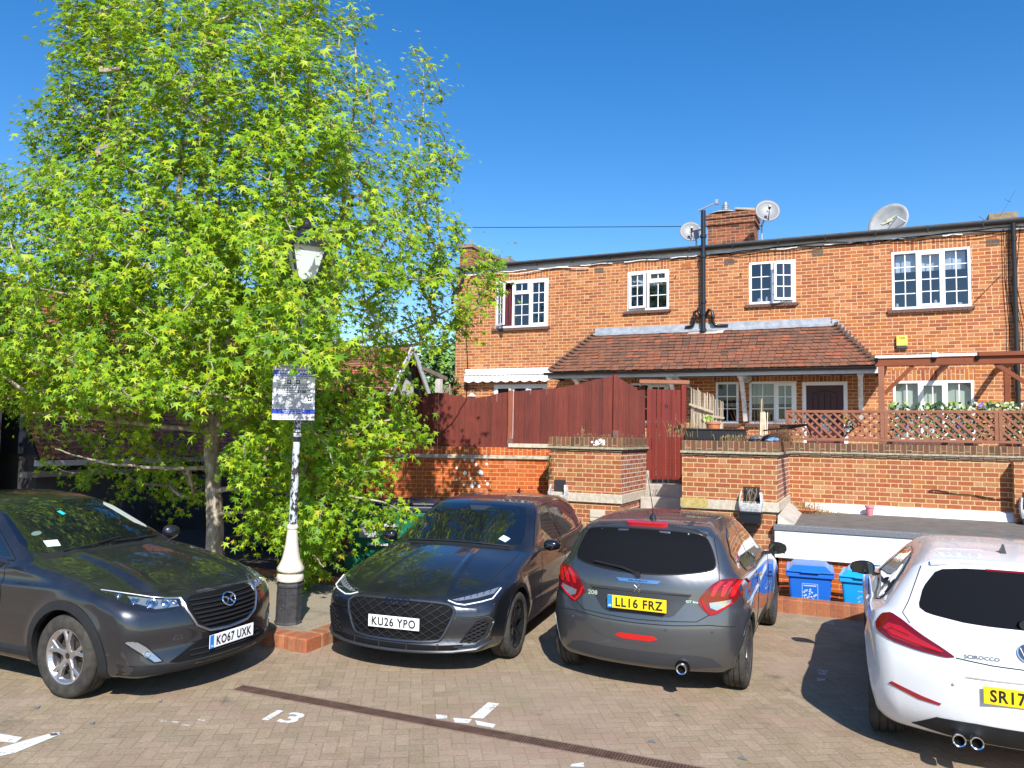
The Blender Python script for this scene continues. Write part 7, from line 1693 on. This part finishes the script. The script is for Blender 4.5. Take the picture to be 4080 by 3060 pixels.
# ---------------------------------------------------------------- 2 grey three door hatchback, rear to the camera
P2 = dict(W=.87, wb=2.538, wr=.31, arch=.35, flare=.02, step=.03,
 sil=[(-.40, .19), (-.57, .21), (-.625, .34), (-.625, .56), (-.60, .68), (-.575, .80), (-.56, .93), (-.53, 1.02), (-.36, 1.32), (-.38, 1.375), (-.20, 1.42), (.25, 1.455), (.75, 1.46), (1.15, 1.42), (1.6, 1.24), (2.05, 1.04), (2.5, .97), (2.95, .84), (3.22, .70), (3.35, .52), (3.34, .28), (3.2, .18), (1.0, .18)],
 plan=[(-.65, .76), (-.4, .83), (0, .865), (.5, .868), (1.5, .86), (2.5, .865), (3.0, .82), (3.35, .70)],
 belt=[(-.6, 1.03), (0, .99), (1.0, .955), (2.0, .95), (3.5, .95)], bow=[(-.7, -.30), (-.45, -.26), (-.1, -.14), (.4, -.03), (1.0, .05), (1.6, .16), (2.5, .2), (3.3, .4)],
 crown=[(-.7, .04), (-.3, .05), (.4, .06), (1.2, .06), (2.5, .09), (3.4, .1)], R=[(-.7, .13), (-.3, .12), (.5, .12), (1.5, .09), (3.3, .1)], sect=[(.15, -.09), (.28, -.05), (.45, -.01), (.6, .0), (.75, -.004), (.9, -.012), (1.0, -.03), (1.6, -.03)],
 tumb=[(-.6, .50), (0, .46), (1.2, .44), (2.4, .5)], crease=[(.74, .05, .014, -.6, 1.8)])
PP = paint('graphite grey metallic', (.110, .116, .128), .78, .34, .2, .22)
tp, c = start('grey_hatchback', 'graphite grey three door hatchback parked tail first, plate LL16 FRZ', P2, (-1.85, 7.17), math.radians(91.0), PP)
rw = [(-.61, 1.05), (-.64, 1.11), (-.57, 1.29), (-.51, 1.35), (-.25, 1.368), (0, 1.372), (.25, 1.368), (.51, 1.35), (.57, 1.29), (.64, 1.11), (.61, 1.05), (.3, 1.01), (0, 1.0), (-.3, 1.01)]
c.patch('rear_window', 'B', rw, M_CGL2, tp, off=.004, rnd=1)
c.line('window_seal', 'B', chaikin(rw, 2), .005, M_TRIM, tp, .002, closed=True)
c.line('roof_spoiler', 'B', [(-.55, 1.345), (-.45, 1.378), (-.2, 1.40), (0, 1.403), (.2, 1.40), (.45, 1.378), (.55, 1.345)], .022, PP, tp, .004)
c.patch('brake_light', 'B', [(-.20, 1.396), (-.19, 1.406), (.17, 1.406), (.18, 1.396), (.15, 1.391), (-.17, 1.391)], M_REDB, tp, off=.026, thick=.035)
c.line('tailgate_gap', 'B', [(-.60, 1.32), (-.655, 1.1), (-.67, .95), (-.60, .70), (-.5, .64), (0, .625), (.5, .64), (.60, .70), (.67, .95), (.655, 1.1), (.60, 1.32)], .0035, M_SEAM, tp, 0)
rec = [(-.43, .815), (-.44, .85), (.44, .85), (.43, .815), (.32, .68), (.28, .665), (-.28, .665), (-.32, .68)]
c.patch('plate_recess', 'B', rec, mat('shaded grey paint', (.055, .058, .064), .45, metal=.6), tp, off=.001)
c.line('plate_lip', 'B', [(-.45, .855), (-.2, .862), (.2, .862), (.45, .855)], .010, PP, tp, .006)
plate(tp, c, 'B', (.0, .755), "LL16 FRZ", M_PY, True)
m = MB(); P, N = c.onto('B', [(0, .69)], .01); m.box(P[0][0]-.006, P[0][0], -.24, .24, .680, .702); m.build('dealer_strip', M_BLK, tp)
c.patch('chrome_strip', 'B', [(-.20, .955), (.20, .955), (.17, .928), (-.17, .928)], mat('brushed chrome', (.55, .62, .72), .2, metal=1.), tp, off=.006)
emblem_text(c, tp, 'B', (0, .9415), "PEUGEOT", .012, .17, M_BLK, 'lettering', .009)
emblem_text(c, tp, 'B', (.42, .80), "208", .038, .10, M_CHR); emblem_text(c, tp, 'B', (-.46, .80), "GT line", .020, .11, M_CHR)
m = MB(); M_ = emblem_frame(c, 'B', (0, .885), .010)
for a, b in (((-.03, -.035), (-.005, .0)), ((-.005, 0), (-.03, .02)), ((-.005, 0), (.015, .03)), ((.015, .03), (.03, .04)), ((-.01, .04), (.015, .03)), ((-.005, 0), (.02, -.01)), ((.02, -.01), (.01, -.04)), ((.02, -.01), (.04, .0)), ((.01, .015), (.035, .022))): m.tube([tuple(M_ @ Vector((a[0], a[1], 0))), tuple(M_ @ Vector((b[0], b[1], 0)))], .005, 6)
m.build('badge', M_CHR, tp)
tl = [(.53, .85), (.50, .79), (.545, .74), (.60, .69), (.66, .705), (.72, .75), (.80, .815), (.86, .90), (.84, .965), (.78, .995), (.68, .99), (.60, .94)]
for o, sg in zip(c.both('tail_light', 'B', tl, M_REDD, tp, off=.008, rnd=1), (1, -1)):
    for q in range(3):
        dx = .075*q; c.patch('light_claw', 'B', [(sg*y, z) for y, z in ((.60+dx, .85), (.628+dx, .85), (.655+dx, .91), (.705+dx*.85, .968), (.675+dx*.85, .972), (.62+dx*.95, .92))], M_REDB, o, off=.012, res=.02)
    c.patch('reversing_lens', 'B', [(sg*y, z) for y, z in ((.59, .795), (.76, .825), (.75, .785), (.65, .735), (.60, .755))], M_CLR, o, off=.012, res=.02)
    c.line('light_edge', 'B', [(sg*y, z) for y, z in ((.525, .83), (.56, .75), (.605, .705), (.68, .735), (.77, .80))], .010, M_REDB, o, .008)
c.patch('fog_light', 'B', [(-.19, .475), (-.15, .50), (.15, .50), (.19, .475), (.12, .455), (-.12, .455)], M_REDB, tp, off=.006)
c.line('bumper_crease', 'B', [(-.80, .60), (-.6, .615), (-.3, .60), (0, .595), (.3, .60), (.6, .615), (.80, .60)], .004, M_SEAM, tp, -.001)
c.patch('lower_valance', 'B', [(-.70, .27), (-.62, .34), (-.5, .365), (.5, .365), (.62, .34), (.70, .27), (.5, .255), (-.5, .255)], mat('darker valance', (.045, .048, .055), .5, metal=.3), tp, off=.004)
m = MB(); m.lathe([(.034, .08), (.034, 0), (.042, -.004), (.044, .0), (.044, .10)], (-.665, -.40, .27), 20, 'x', caps=False); m.v = [(a, b*1.0, z) for a, b, z in m.v]; m.build('exhaust_tip', M_CHR, tp, smooth=True)
m = MB(); m.lathe([(.036, 0), (.0, 0)], (-.63, -.40, .27), 20, 'x'); m.lathe([(.062, 0), (.0, 0)], (-.612, -.40, .27), 20, 'x'); m.build('exhaust_cutout', M_BLK, tp)
for y in (-.62, .62, -.25, .25): m = MB(); P, N = c.onto('B', [(y, .56)], .001); m.lathe([(0, -.003), (.011, -.003), (.011, .002), (0, .003)], tuple(P[0]), 12, 'x'); m.build('parking_sensor', PP, tp)
wiper(tp, c, 'B', [(.02, 1.0), (.15, 1.035), (.42, 1.06)], .022, .011); m = MB(); P, N = c.onto('B', [(.0, .995)], .012); m.lathe([(.025, -.02), (.025, .02)], tuple(P[0]), 14, 'x'); m.build('wiper_hub', M_BLKP, tp)
c.both('side_window', 'S', [(1.90, .99), (1.18, 1.325), (.95, 1.35), (.74, 1.355), (.70, .975)], M_CGL3, tp)
c.both('side_window', 'S', [(.64, .975), (.66, 1.35), (.30, 1.34), (.05, 1.27), (-.10, 1.16), (-.05, 1.10), (.12, 1.10), (.24, 1.0)], M_CGL3, tp)
c.line('window_trim', 'S', [(1.95, .975), (1.2, 1.345), (.9, 1.37), (.3, 1.357), (.02, 1.285), (-.13, 1.16), (-.06, 1.085), (.10, 1.085), (.22, .985), (.66, .96), (1.95, .975)], .007, M_GLOSSB, tp, 0, mirror=True)
for p in ([(.66, .955), (.72, .75), (.70, .45), (.62, .28)], [(1.78, .96), (1.80, .7), (1.74, .4), (1.6, .28)], [(.62, .28), (1.6, .28)]): c.line('door_gap', 'S', p, .0035, M_SEAM, tp, 0, mirror=True)
c.line('door_handle', 'S', [(.88, .86), (.76, .865)], .014, M_CHR, tp, .02, mirror=True)
c.patch('windscreen', 'T', [(1.98, 0), (1.9, .5), (1.78, .64), (1.22, .53), (1.24, 0), (1.22, -.53), (1.78, -.64), (1.9, -.5)], M_CGL, tp)
for sg in (1, -1): mirror(tp, 1.62, sg*.97, 1.02, sg, M_GLOSSB, .19, .13)
for wx in (0, 2.538):
    for sg in (1, -1): wheel('wheel', tp, (wx, sg*.765, .308), sg, .308, .205, .218, 'twin', mat('dark grey alloy', (.14, .13, .14), .35, metal=.8))
for wx in (0, 2.538): arch_trim(c, tp, wx, PP, .346, .372, -10, 190, off=.002)
m = MB(); P, N = c.onto('T', [(-.02, 0)], 0); m.lathe([(.035, 0), (.03, .02), (.008, .05), (.005, .09)], tuple(P[0]), 12); m.tube([(P[0][0], 0, P[0][2]+.08), (P[0][0]-.22, 0, P[0][2]+.42)], [.004, .0025], 6); m.build('roof_aerial', M_BLKP, tp)

# ---------------------------------------------------------------- 3 dark blue grey crossover on the left
M3 = dict(W=.8825, wb=2.57, wr=.335, arch=.385, flare=.028, step=.03,
 sil=[(-.60, .28), (-.74, .34), (-.79, .50), (-.77, .75), (-.70, 1.0), (-.45, 1.38), (-.42, 1.45), (0, 1.52), (.45, 1.535), (.90, 1.51), (1.25, 1.445), (1.70, 1.25), (2.07, 1.085), (2.15, 1.07), (2.45, 1.04), (2.8, .985), (3.15, .895), (3.36, .81), (3.44, .72), (3.48, .56), (3.46, .44), (3.50, .33), (3.51, .26), (3.42, .20), (3.2, .20), (.8, .20)],
 plan=[(-.8, .74), (-.5, .83), (0, .87), (.8, .875), (1.6, .87), (2.3, .875), (2.8, .88), (3.1, .855), (3.35, .80), (3.5, .75)],
 belt=[(-.6, 1.12), (0, 1.06), (1.0, 1.0), (1.7, .985), (2.1, 1.02), (3.5, 1.0)], bow=[(-.8, -.25), (-.3, -.15), (.4, -.03), (1.0, .06), (1.6, .17), (2.1, .18), (2.6, .18), (3.1, .24), (3.5, .31)],
 crown=[(-.7, .05), (.5, .06), (1.2, .06), (2.0, .06), (2.8, .09), (3.4, .08)], R=[(-.7, .12), (.5, .11), (1.5, .08), (2.1, .06), (2.9, .075), (3.5, .10)], sect=[(.15, -.06), (.3, -.04), (.45, -.012), (.6, .0), (.8, .0), (.95, -.02), (1.6, -.02)],
 tumb=[(-.6, .52), (0, .50), (1.0, .48), (2.0, .5), (3.5, .5)], crease=[(.80, .03, .016, 1.2, 3.2)], ridge=[(.46, .06, .034, 1.9, 3.4)])
PM = paint('dark blue grey metallic', (.040, .043, .054), .75, .32, .25, .2)
tmz, c = start('grey_crossover', 'dark blue grey crossover at the left edge, plate KO67 UXK', M3, (-8.55, 5.03), math.radians(1.8), PM)
ws = [(2.06, 0), (2.04, .3), (1.94, .60), (1.85, .70), (1.68, .69), (1.28, .58), (1.11, .52), (1.14, .25), (1.15, 0), (1.14, -.25), (1.11, -.52), (1.28, -.58), (1.68, -.69), (1.85, -.70), (1.94, -.60), (2.04, -.3)]
c.patch('windscreen', 'T', ws, M_CGL, tmz, off=.003)
c.patch('far_pillar_reflection_panel', 'T', [(1.74, .62), (1.68, .65), (1.30, .555), (1.23, .50), (1.30, .45), (1.66, .53)], mat('pale pillar reflection', (.45, .50, .46), .4), tmz, off=.0045).name = 'inner_pillar_reflection'  # pale patch on opaque glass, inner pillar and its reflection put into colour
c.patch('windscreen_cowl', 'T', [(2.13, 0), (2.11, .35), (2.01, .66), (1.92, .66), (2.04, .3), (2.06, 0), (2.04, -.3), (1.92, -.66), (2.01, -.66), (2.11, -.35)], M_TRIM, tmz, off=.002)
c.patch('paper_permit', 'T', [(1.91, -.46), (1.87, -.56), (1.78, -.54), (1.82, -.43)], mat('pale paper permit', (.58, .66, .62), .5), tmz, off=.005)
c.patch('round_sticker', 'T', [(1.66+.03*math.cos(a), -.52+.045*math.sin(a)) for a in [i*math.pi/6 for i in range(12)]], mat('tax disc', (.14, .20, .18), .3), tmz, off=.005, res=.02)
c.patch('teal_tag', 'T', [(1.47, -.13), (1.46, -.09), (1.39, -.10), (1.40, -.14)], mat('teal tag', (.02, .55, .60), .4), tmz, off=.005, res=.02)
c.both('side_window', 'S', [(1.72, 1.06), (1.08, 1.40), (.80, 1.43), (.66, 1.43), (.62, 1.03)], M_CGL, tmz)
c.both('side_window', 'S', [(.55, 1.03), (.60, 1.42), (.1, 1.43), (-.25, 1.36), (-.38, 1.22), (.0, 1.08)], M_CGL, tmz)
c.line('window_trim', 'S', [(1.79, 1.045), (1.10, 1.418), (.6, 1.45), (.1, 1.45), (-.27, 1.375), (-.42, 1.22), (.0, 1.06), (.62, 1.012), (1.79, 1.035)], .008, M_GLOSSB, tmz, 0, mirror=True)
for p in ([(1.74, 1.02), (1.76, .8), (1.70, .5), (1.62, .36)], [(.58, 1.0), (.60, .7), (.56, .36)], [(1.52, .36), (.56, .36)]): c.line('door_gap', 'S', p, .004, M_SEAM, tmz, 0, mirror=True)
c.line('door_handle', 'S', [(.80, .90), (.62, .91)], .014, PM, tmz, .02, mirror=True)
c.line('bonnet_gap', 'T', [(1.98, .74), (2.2, .77), (2.5, .765), (2.85, .74), (3.02, .70)], .0035, M_SEAM, tmz, 0, mirror=True)
c.line('bonnet_gap', 'F', [(-.60, .845), (-.4, .845), (-.2, .832), (0, .828), (.2, .832), (.4, .845), (.60, .845)], .004, M_SEAM, tmz, 0)
gr = [(-.30, .80), (.30, .80), (.37, .77), (.40, .70), (.33, .58), (.22, .52), (0, .505), (-.22, .52), (-.33, .58), (-.40, .70), (-.37, .77)]
go = c.patch('grille', 'F', gr, M_BLK, tmz, off=.002, rnd=1)
for i in range(7):
    z = .555+i*.034; hw = .25+.11*min(1, (z-.52)/.15); hw = min(hw, .365); c.line('grille_bar', 'F', [(-hw, z), (0, z-.004), (hw, z)], .0075, M_TRIM, go, .012)
c.line('chrome_surround', 'F', [(-.53, .800), (-.41, .785), (-.405, .70), (-.34, .57), (-.22, .508), (0, .49), (.22, .508), (.34, .57), (.405, .70), (.41, .785), (.53, .800)], .013, M_SATIN, go, .008)
m = MB(); M_ = emblem_frame(c, 'F', (0, .715), .026); ring(m, M_, 0, 0, .058, .007, 1.25)
m.tube([tuple(M_ @ Vector(p)) for p in ((-.066, .022, 0), (-.03, .018, 0), (-.012, -.002, 0), (0, -.016, 0), (.012, -.002, 0), (.03, .018, 0), (.066, .022, 0))], .008, 6); m.tube([tuple(M_ @ Vector(p)) for p in ((-.012, -.002, 0), (-.03, -.03, 0), (-.045, -.036, 0))], .006, 6); m.tube([tuple(M_ @ Vector(p)) for p in ((.012, -.002, 0), (.03, -.03, 0), (.045, -.036, 0))], .006, 6); m.build('badge', M_CHR, go, smooth=True)
plate(tmz, c, 'F', (0, .415), "KO67 UXK", M_PW, True)
hl = [(.415, .785), (.52, .805), (.64, .832), (.745, .868), (.79, .875), (.775, .80), (.72, .735), (.62, .712), (.50, .72), (.43, .75)]
for o, sg in zip(c.both('headlight', 'F', hl, M_HLD, tmz, off=.005, rnd=1), (1, -1)):
    for (yy_, zz_, rr_) in ((.475, .762, .022), (.54, .765, .034), (.62, .775, .04), (.695, .80, .030), (.74, .835, .018)):
        m = MB(); Mx = emblem_frame(c, 'F', (sg*yy_, zz_), .006); ring(m, Mx, 0, 0, rr_, .006); m.lathe([(rr_*.75, .002), (rr_*.4, .008), (0, .01)], (0, 0, 0), 14); m.v = m.v[:(29)*6]+[tuple(Mx @ Vector(v)) for v in m.v[29*6:]]; m.build('lamp_unit', M_CHR, o, smooth=True)
    c.patch('reflector', 'F', [(sg*y, z) for y, z in ((.45, .735), (.46, .78), (.58, .80), (.70, .83), (.72, .79), (.62, .735))], M_CLR, o, off=.0065, res=.02)
    c.line('lamp_brow', 'F', [(sg*.42, .790), (sg*.58, .815), (sg*.77, .874)], .006, M_SATIN, o, .006)
fog = [(.60, .33), (.66, .33), (.80, .475), (.83, .515), (.76, .51), (.70, .46)]
for o, sg in zip(c.both('fog_light', 'F', fog, M_CLR, tmz, off=.005), (1, -1)):
    m = MB(); Mx = emblem_frame(c, 'F', (sg*.70, .40), .008); ring(m, Mx, 0, 0, .022, .005); m.build('lamp_ring', M_CHR, o)
    c.line('fog_surround', 'F', [(sg*y, z) for y, z in fog], .006, M_TRIM, o, .003, closed=True)
c.patch('lower_intake', 'F', [(-.56, .315), (-.40, .40), (-.30, .44), (.30, .44), (.40, .40), (.56, .315), (.50, .30), (-.50, .30)], M_BLK, tmz, off=.003)
for z in (.335, .375): c.line('intake_bar', 'F', [(-.40, z), (.40, z)], .006, M_TRIM, tmz, .008)
c.patch('bumper_skirt', 'F', [(-.82, .33), (-.5, .292), (-.2, .285), (.2, .285), (.5, .292), (.82, .33), (.80, .24), (.5, .225), (-.5, .225), (-.80, .24)], M_TRIM, tmz, off=.006)
for wx in (0, 2.57): arch_trim(c, tmz, wx, M_TRIM, .382, .455, -22, 202, off=.008)
c.line('sill_cladding', 'S', [(.45, .30), (2.15, .30)], .05, M_TRIM, tmz, -.02, mirror=True)
for wx in (0, 2.57):
    for sg in (1, -1): wheel('wheel', tmz, (wx, sg*.775, .335), sg, .335, .215, .222, 'y', mat('silver alloy', (.52, .51, .52), .28, metal=.9))
for sg in (1, -1): mirror(tmz, 1.66, sg*1.0, 1.08, sg, PM, .20, .15)
wiper(tmz, c, 'T', [(2.00, -.50), (2.02, -.2), (1.96, .12)]); wiper(tmz, c, 'T', [(2.02, .0), (2.01, .3), (1.92, .60)])

# ---------------------------------------------------------------- 4 white coupe on the right, rear to the camera
V4 = dict(W=.905, wb=2.578, wr=.32, arch=.362, flare=.03, step=.05,
 sil=[(-.50, .19), (-.68, .21), (-.785, .36), (-.79, .60), (-.765, .74), (-.72, .88), (-.67, .955), (-.60, 1.01), (-.24, 1.30), (-.26, 1.335), (0, 1.372), (.5, 1.405), (.95, 1.40), (1.3, 1.35), (1.75, 1.15), (2.15, .98), (2.7, .90), (3.2, .78), (3.42, .62), (3.46, .40), (3.4, .22), (1.0, .18)],
 plan=[(-.8, .80), (-.5, .87), (-.2, .905), (.1, .91), (.7, .885), (1.5, .88), (2.5, .90), (3.0, .86), (3.46, .72)],
 belt=[(-.8, .98), (-.3, .955), (.3, .93), (1.0, .91), (2.0, .90), (3.5, .92)], bow=[(-.8, -.32), (-.5, -.28), (-.1, -.15), (.4, -.03), (1.0, .05), (1.6, .15), (2.6, .2), (3.4, .38)],
 crown=[(-.8, .03), (-.3, .05), (.5, .06), (1.3, .06), (2.5, .08), (3.4, .08)], R=[(-.8, .10), (-.3, .09), (.5, .11), (1.5, .08), (3.3, .1)], sect=[(.15, -.08), (.28, -.045), (.45, -.008), (.6, .0), (.75, .004), (.88, .0), (.95, -.02), (1.6, -.02)],
 tumb=[(-.7, .72), (-.2, .70), (.4, .68), (1.2, .66), (2.4, .5)], crease=[(.86, .0, .012, -.7, .8)])
PV = paint('white gloss paint', (.70, .71, .73), .0, .25, .02, .06, .8)
tv, c = start('white_coupe', 'white sporty coupe with twin exhausts cut off by the right edge', V4, (.895, 6.68), math.radians(91.0), PV)
rw = [(-.55, 1.0), (-.60, 1.03), (-.56, 1.15), (-.46, 1.27), (-.25, 1.295), (.25, 1.295), (.46, 1.27), (.56, 1.15), (.60, 1.03), (.55, 1.0), (.3, .975), (-.3, .975)]
c.patch('rear_window', 'B', rw, M_CGL2, tv, off=.003, rnd=1)
c.line('roof_spoiler', 'B', [(-.50, 1.31), (-.35, 1.328), (0, 1.335), (.35, 1.328), (.50, 1.31)], .020, PV, tv, .0)
c.patch('brake_light', 'B', [(-.16, 1.298), (.16, 1.298), (.16, 1.285), (-.16, 1.285)], M_REDD, tv, off=.006)
tl = [(.40, .768), (.47, .81), (.60, .875), (.70, .935), (.77, .965), (.83, .945), (.87, .885), (.865, .835), (.78, .79), (.62, .765), (.46, .755)]
for o, sg in zip(c.both('tail_light', 'B', tl, M_REDD, tv, off=.008, rnd=1), (1, -1)):
    c.patch('light_band', 'B', [(sg*y, z) for y, z in ((.46, .788), (.60, .84), (.71, .895), (.79, .90), (.825, .86), (.77, .815), (.62, .79))], M_REDL, o, off=.012, res=.025)
    c.line('light_bar', 'B', [(sg*y, z) for y, z in ((.48, .785), (.64, .81), (.76, .835), (.80, .855), (.76, .875), (.66, .85))], .008, M_REDB, o, .012)
c.line('tailgate_gap', 'B', [(-.40, .765), (-.2, .752), (0, .75), (.2, .752), (.40, .765)], .004, M_SEAM, tv, 0)
c.line('tailgate_gap', 'B', [(.56, 1.28), (.66, 1.05), (.70, .98), (.66, .925)], .0035, M_SEAM, tv, 0, mirror=True)
emblem_text(c, tv, 'B', (.255, .79), "SCIROCCO", .024, .20, mat('dark badge grey', (.12, .12, .13), .4))
m = MB(); M_ = emblem_frame(c, 'B', (0, .85), .012); m.lathe([(.0, -.002), (.052, -.002), (.055, .002)], n=28); m.v = [tuple(M_ @ Vector(v)) for v in m.v]; bo = m.build('badge', mat('badge blue', (.04, .06, .10), .25, metal=.6), tv)
m = MB(); ring(m, M_, 0, 0, .055, .005, n_=32)
for pts in (((-.042, .028), (-.018, -.038), (0, .0), (.018, -.038), (.042, .028)), ((-.018, .044), (0, .004), (.018, .044))): m.tube([tuple(M_ @ Vector((a, b, .004))) for a, b in pts], .0045, 6)
m.build('badge_letters', M_CHR, bo)
c.patch('plate_recess', 'B', [(-.40, .61), (-.34, .655), (.34, .655), (.40, .61), (.33, .50), (-.33, .50)], PV, tv, off=.001)
c.line('plate_lip', 'B', [(-.42, .60), (-.35, .665), (0, .675), (.35, .665), (.42, .60)], .010, PV, tv, .004)
plate(tv, c, 'B', (0, .575), "SR17 VWX", M_PY, False)
c.both('rear_reflector', 'B', [(.49, .455), (.60, .475), (.78, .52), (.80, .50), (.62, .448), (.50, .44)], mat('dull red reflector', (.30, .012, .02), .2, coat=1.), tv, off=.005)
c.patch('diffuser', 'B', [(-.66, .26), (-.52, .355), (-.3, .37), (.3, .37), (.52, .355), (.66, .26), (.4, .235), (-.4, .235)], M_TRIM, tv, off=.006)
for y in (.30, .40): m = MB(); m.lathe([(.032, .08), (.032, 0), (.039, -.004), (.041, 0), (.041, .10)], (-.80, y, .262), 20, 'x', caps=False); m.build('exhaust_tip', M_CHR, tv, smooth=True); m = MB(); m.lathe([(.034, 0), (0, 0)], (-.765, y, .262), 16, 'x'); m.build('exhaust_bore', M_BLK, tv)
m = MB(); P, N = c.onto('B', [(0, .995)], .02); m.lathe([(.03, -.02), (.03, .02)], tuple(P[0]), 14, 'x'); m.build('wiper_hub', M_BLKP, tv); wiper(tv, c, 'B', [(0, .995), (-.2, 1.01), (-.42, 1.04)], .02, .010)
c.both('side_window', 'S', [(1.62, .955), (1.10, 1.235), (.85, 1.27), (.62, 1.275), (.60, .94)], M_CGL3, tv)
c.both('side_window', 'S', [(.54, .945), (.56, 1.275), (.30, 1.255), (.12, 1.18), (.06, 1.06), (.10, .98), (.2, .955)], M_CGL3, tv)
c.line('window_trim', 'S', [(1.68, .94), (1.1, 1.252), (.85, 1.29), (.55, 1.292), (.28, 1.27), (.09, 1.19), (.03, 1.06), (.08, .965), (.2, .94), (.6, .925), (1.68, .935)], .008, M_GLOSSB, tv, 0, mirror=True)
for p in ([(.58, .92), (.62, .7), (.60, .4), (.55, .28)], [(1.72, .92), (1.76, .6), (1.7, .3)]): c.line('door_gap', 'S', p, .0035, M_SEAM, tv, 0, mirror=True)
c.line('door_handle', 'S', [(.84, .84), (.70, .845)], .014, PV, tv, .02, mirror=True)
c.patch('windscreen', 'T', [(2.05, 0), (1.9, .55), (1.38, .5), (1.40, 0), (1.38, -.5), (1.9, -.55)], M_CGL, tv)
for sg in (1, -1): mirror(tv, 1.5, sg*.94, .985, sg, M_GLOSSB, .22, .13)
for wx in (0, 2.578):
    for sg in (1, -1): wheel('wheel', tv, (wx, sg*.80, .318), sg, .318, .235, .235, 'twin', mat('grey alloy', (.32, .32, .33), .3, metal=.9))
for wx in (0, 2.578): arch_trim(c, tv, wx, PV, .358, .385, -10, 190, off=.002)
m = MB(); m.v = [(-.03, -.02, 0), (.10, -.014, 0), (.10, .014, 0), (-.03, .02, 0), (-.01, -.006, .07), (.02, -.006, .05), (.02, .006, .05), (-.01, .006, .07)]; m.f = [(0, 1, 5, 4), (1, 2, 6, 5), (2, 3, 7, 6), (3, 0, 4, 7), (4, 5, 6, 7)]; m.m = [0]*5
P, N = c.onto('T', [(.10, 0)], -.004); shift(m, *P[0]); m.build('roof_aerial', M_BLKP, tv)
# ---------------------------------------------------------------- repeated pieces of one look become parts of their own
def split_clusters(o, eps=.012):
    me = o.data; n_ = len(me.vertices); up_ = list(range(n_))
    def find(i):
        while up_[i] != i: up_[i] = up_[up_[i]]; i = up_[i]
        return i
    for e in me.edges: a, b = find(e.vertices[0]), find(e.vertices[1]); up_[a] = b
    isl = {}
    for v in me.vertices: isl.setdefault(find(v.index), []).append(v.index)
    keys = list(isl); bb = [(np.min([me.vertices[i].co[:] for i in isl[q]], 0)-eps, np.max([me.vertices[i].co[:] for i in isl[q]], 0)+eps) for q in keys]; g_ = list(range(len(keys)))
    def fg(i):
        while g_[i] != i: i = g_[i]
        return i
    for i in range(len(keys)):
        for j in range(i):
            if (bb[i][0] <= bb[j][1]).all() and (bb[j][0] <= bb[i][1]).all(): g_[fg(i)] = fg(j)
    cl_ = {}
    for i, q in enumerate(keys): cl_.setdefault(fg(i), set()).update(isl[q])
    if len(cl_) < 2: return
    base = o.name.split('.')[0]
    for q, vs in list(cl_.items()):
        vs = sorted(vs); mp = {v: i for i, v in enumerate(vs)}; b = bpy.data.meshes.new(base); F_ = [p for p in me.polygons if p.vertices[0] in mp]
        b.from_pydata([me.vertices[v].co[:] for v in vs], [], [tuple(mp[i] for i in p.vertices) for p in F_])
        for m_ in me.materials: b.materials.append(m_)
        for p, s_ in zip(b.polygons, F_): p.material_index = s_.material_index; p.use_smooth = s_.use_smooth
        c = o.copy(); c.data = b; c.name = base; SC.collection.objects.link(c)
    bpy.data.objects.remove(o)
SPLIT = {'soldier_course', 'hip_tile', 'blue_band', 'flaking_paint_edge', 'gutter_bracket', 'pictogram_box', 'pictogram', 'pale_strip', 'air_brick', 'anchor_bolt', 'roller_cassette', 'rail', 'barge_board', 'branch_pipe', 'bracket', 'corner_post', 'storage_box', 'board_fence', 'paint_blob', 'base_panel', 'batten', 'aerial'}
for o in [o for o in bpy.data.objects if o.type == 'MESH' and o.parent is not None and o.name.split('.')[0] in SPLIT and 'hopper' not in o.name]:
    split_clusters(o)
bpy.context.view_layer.update()
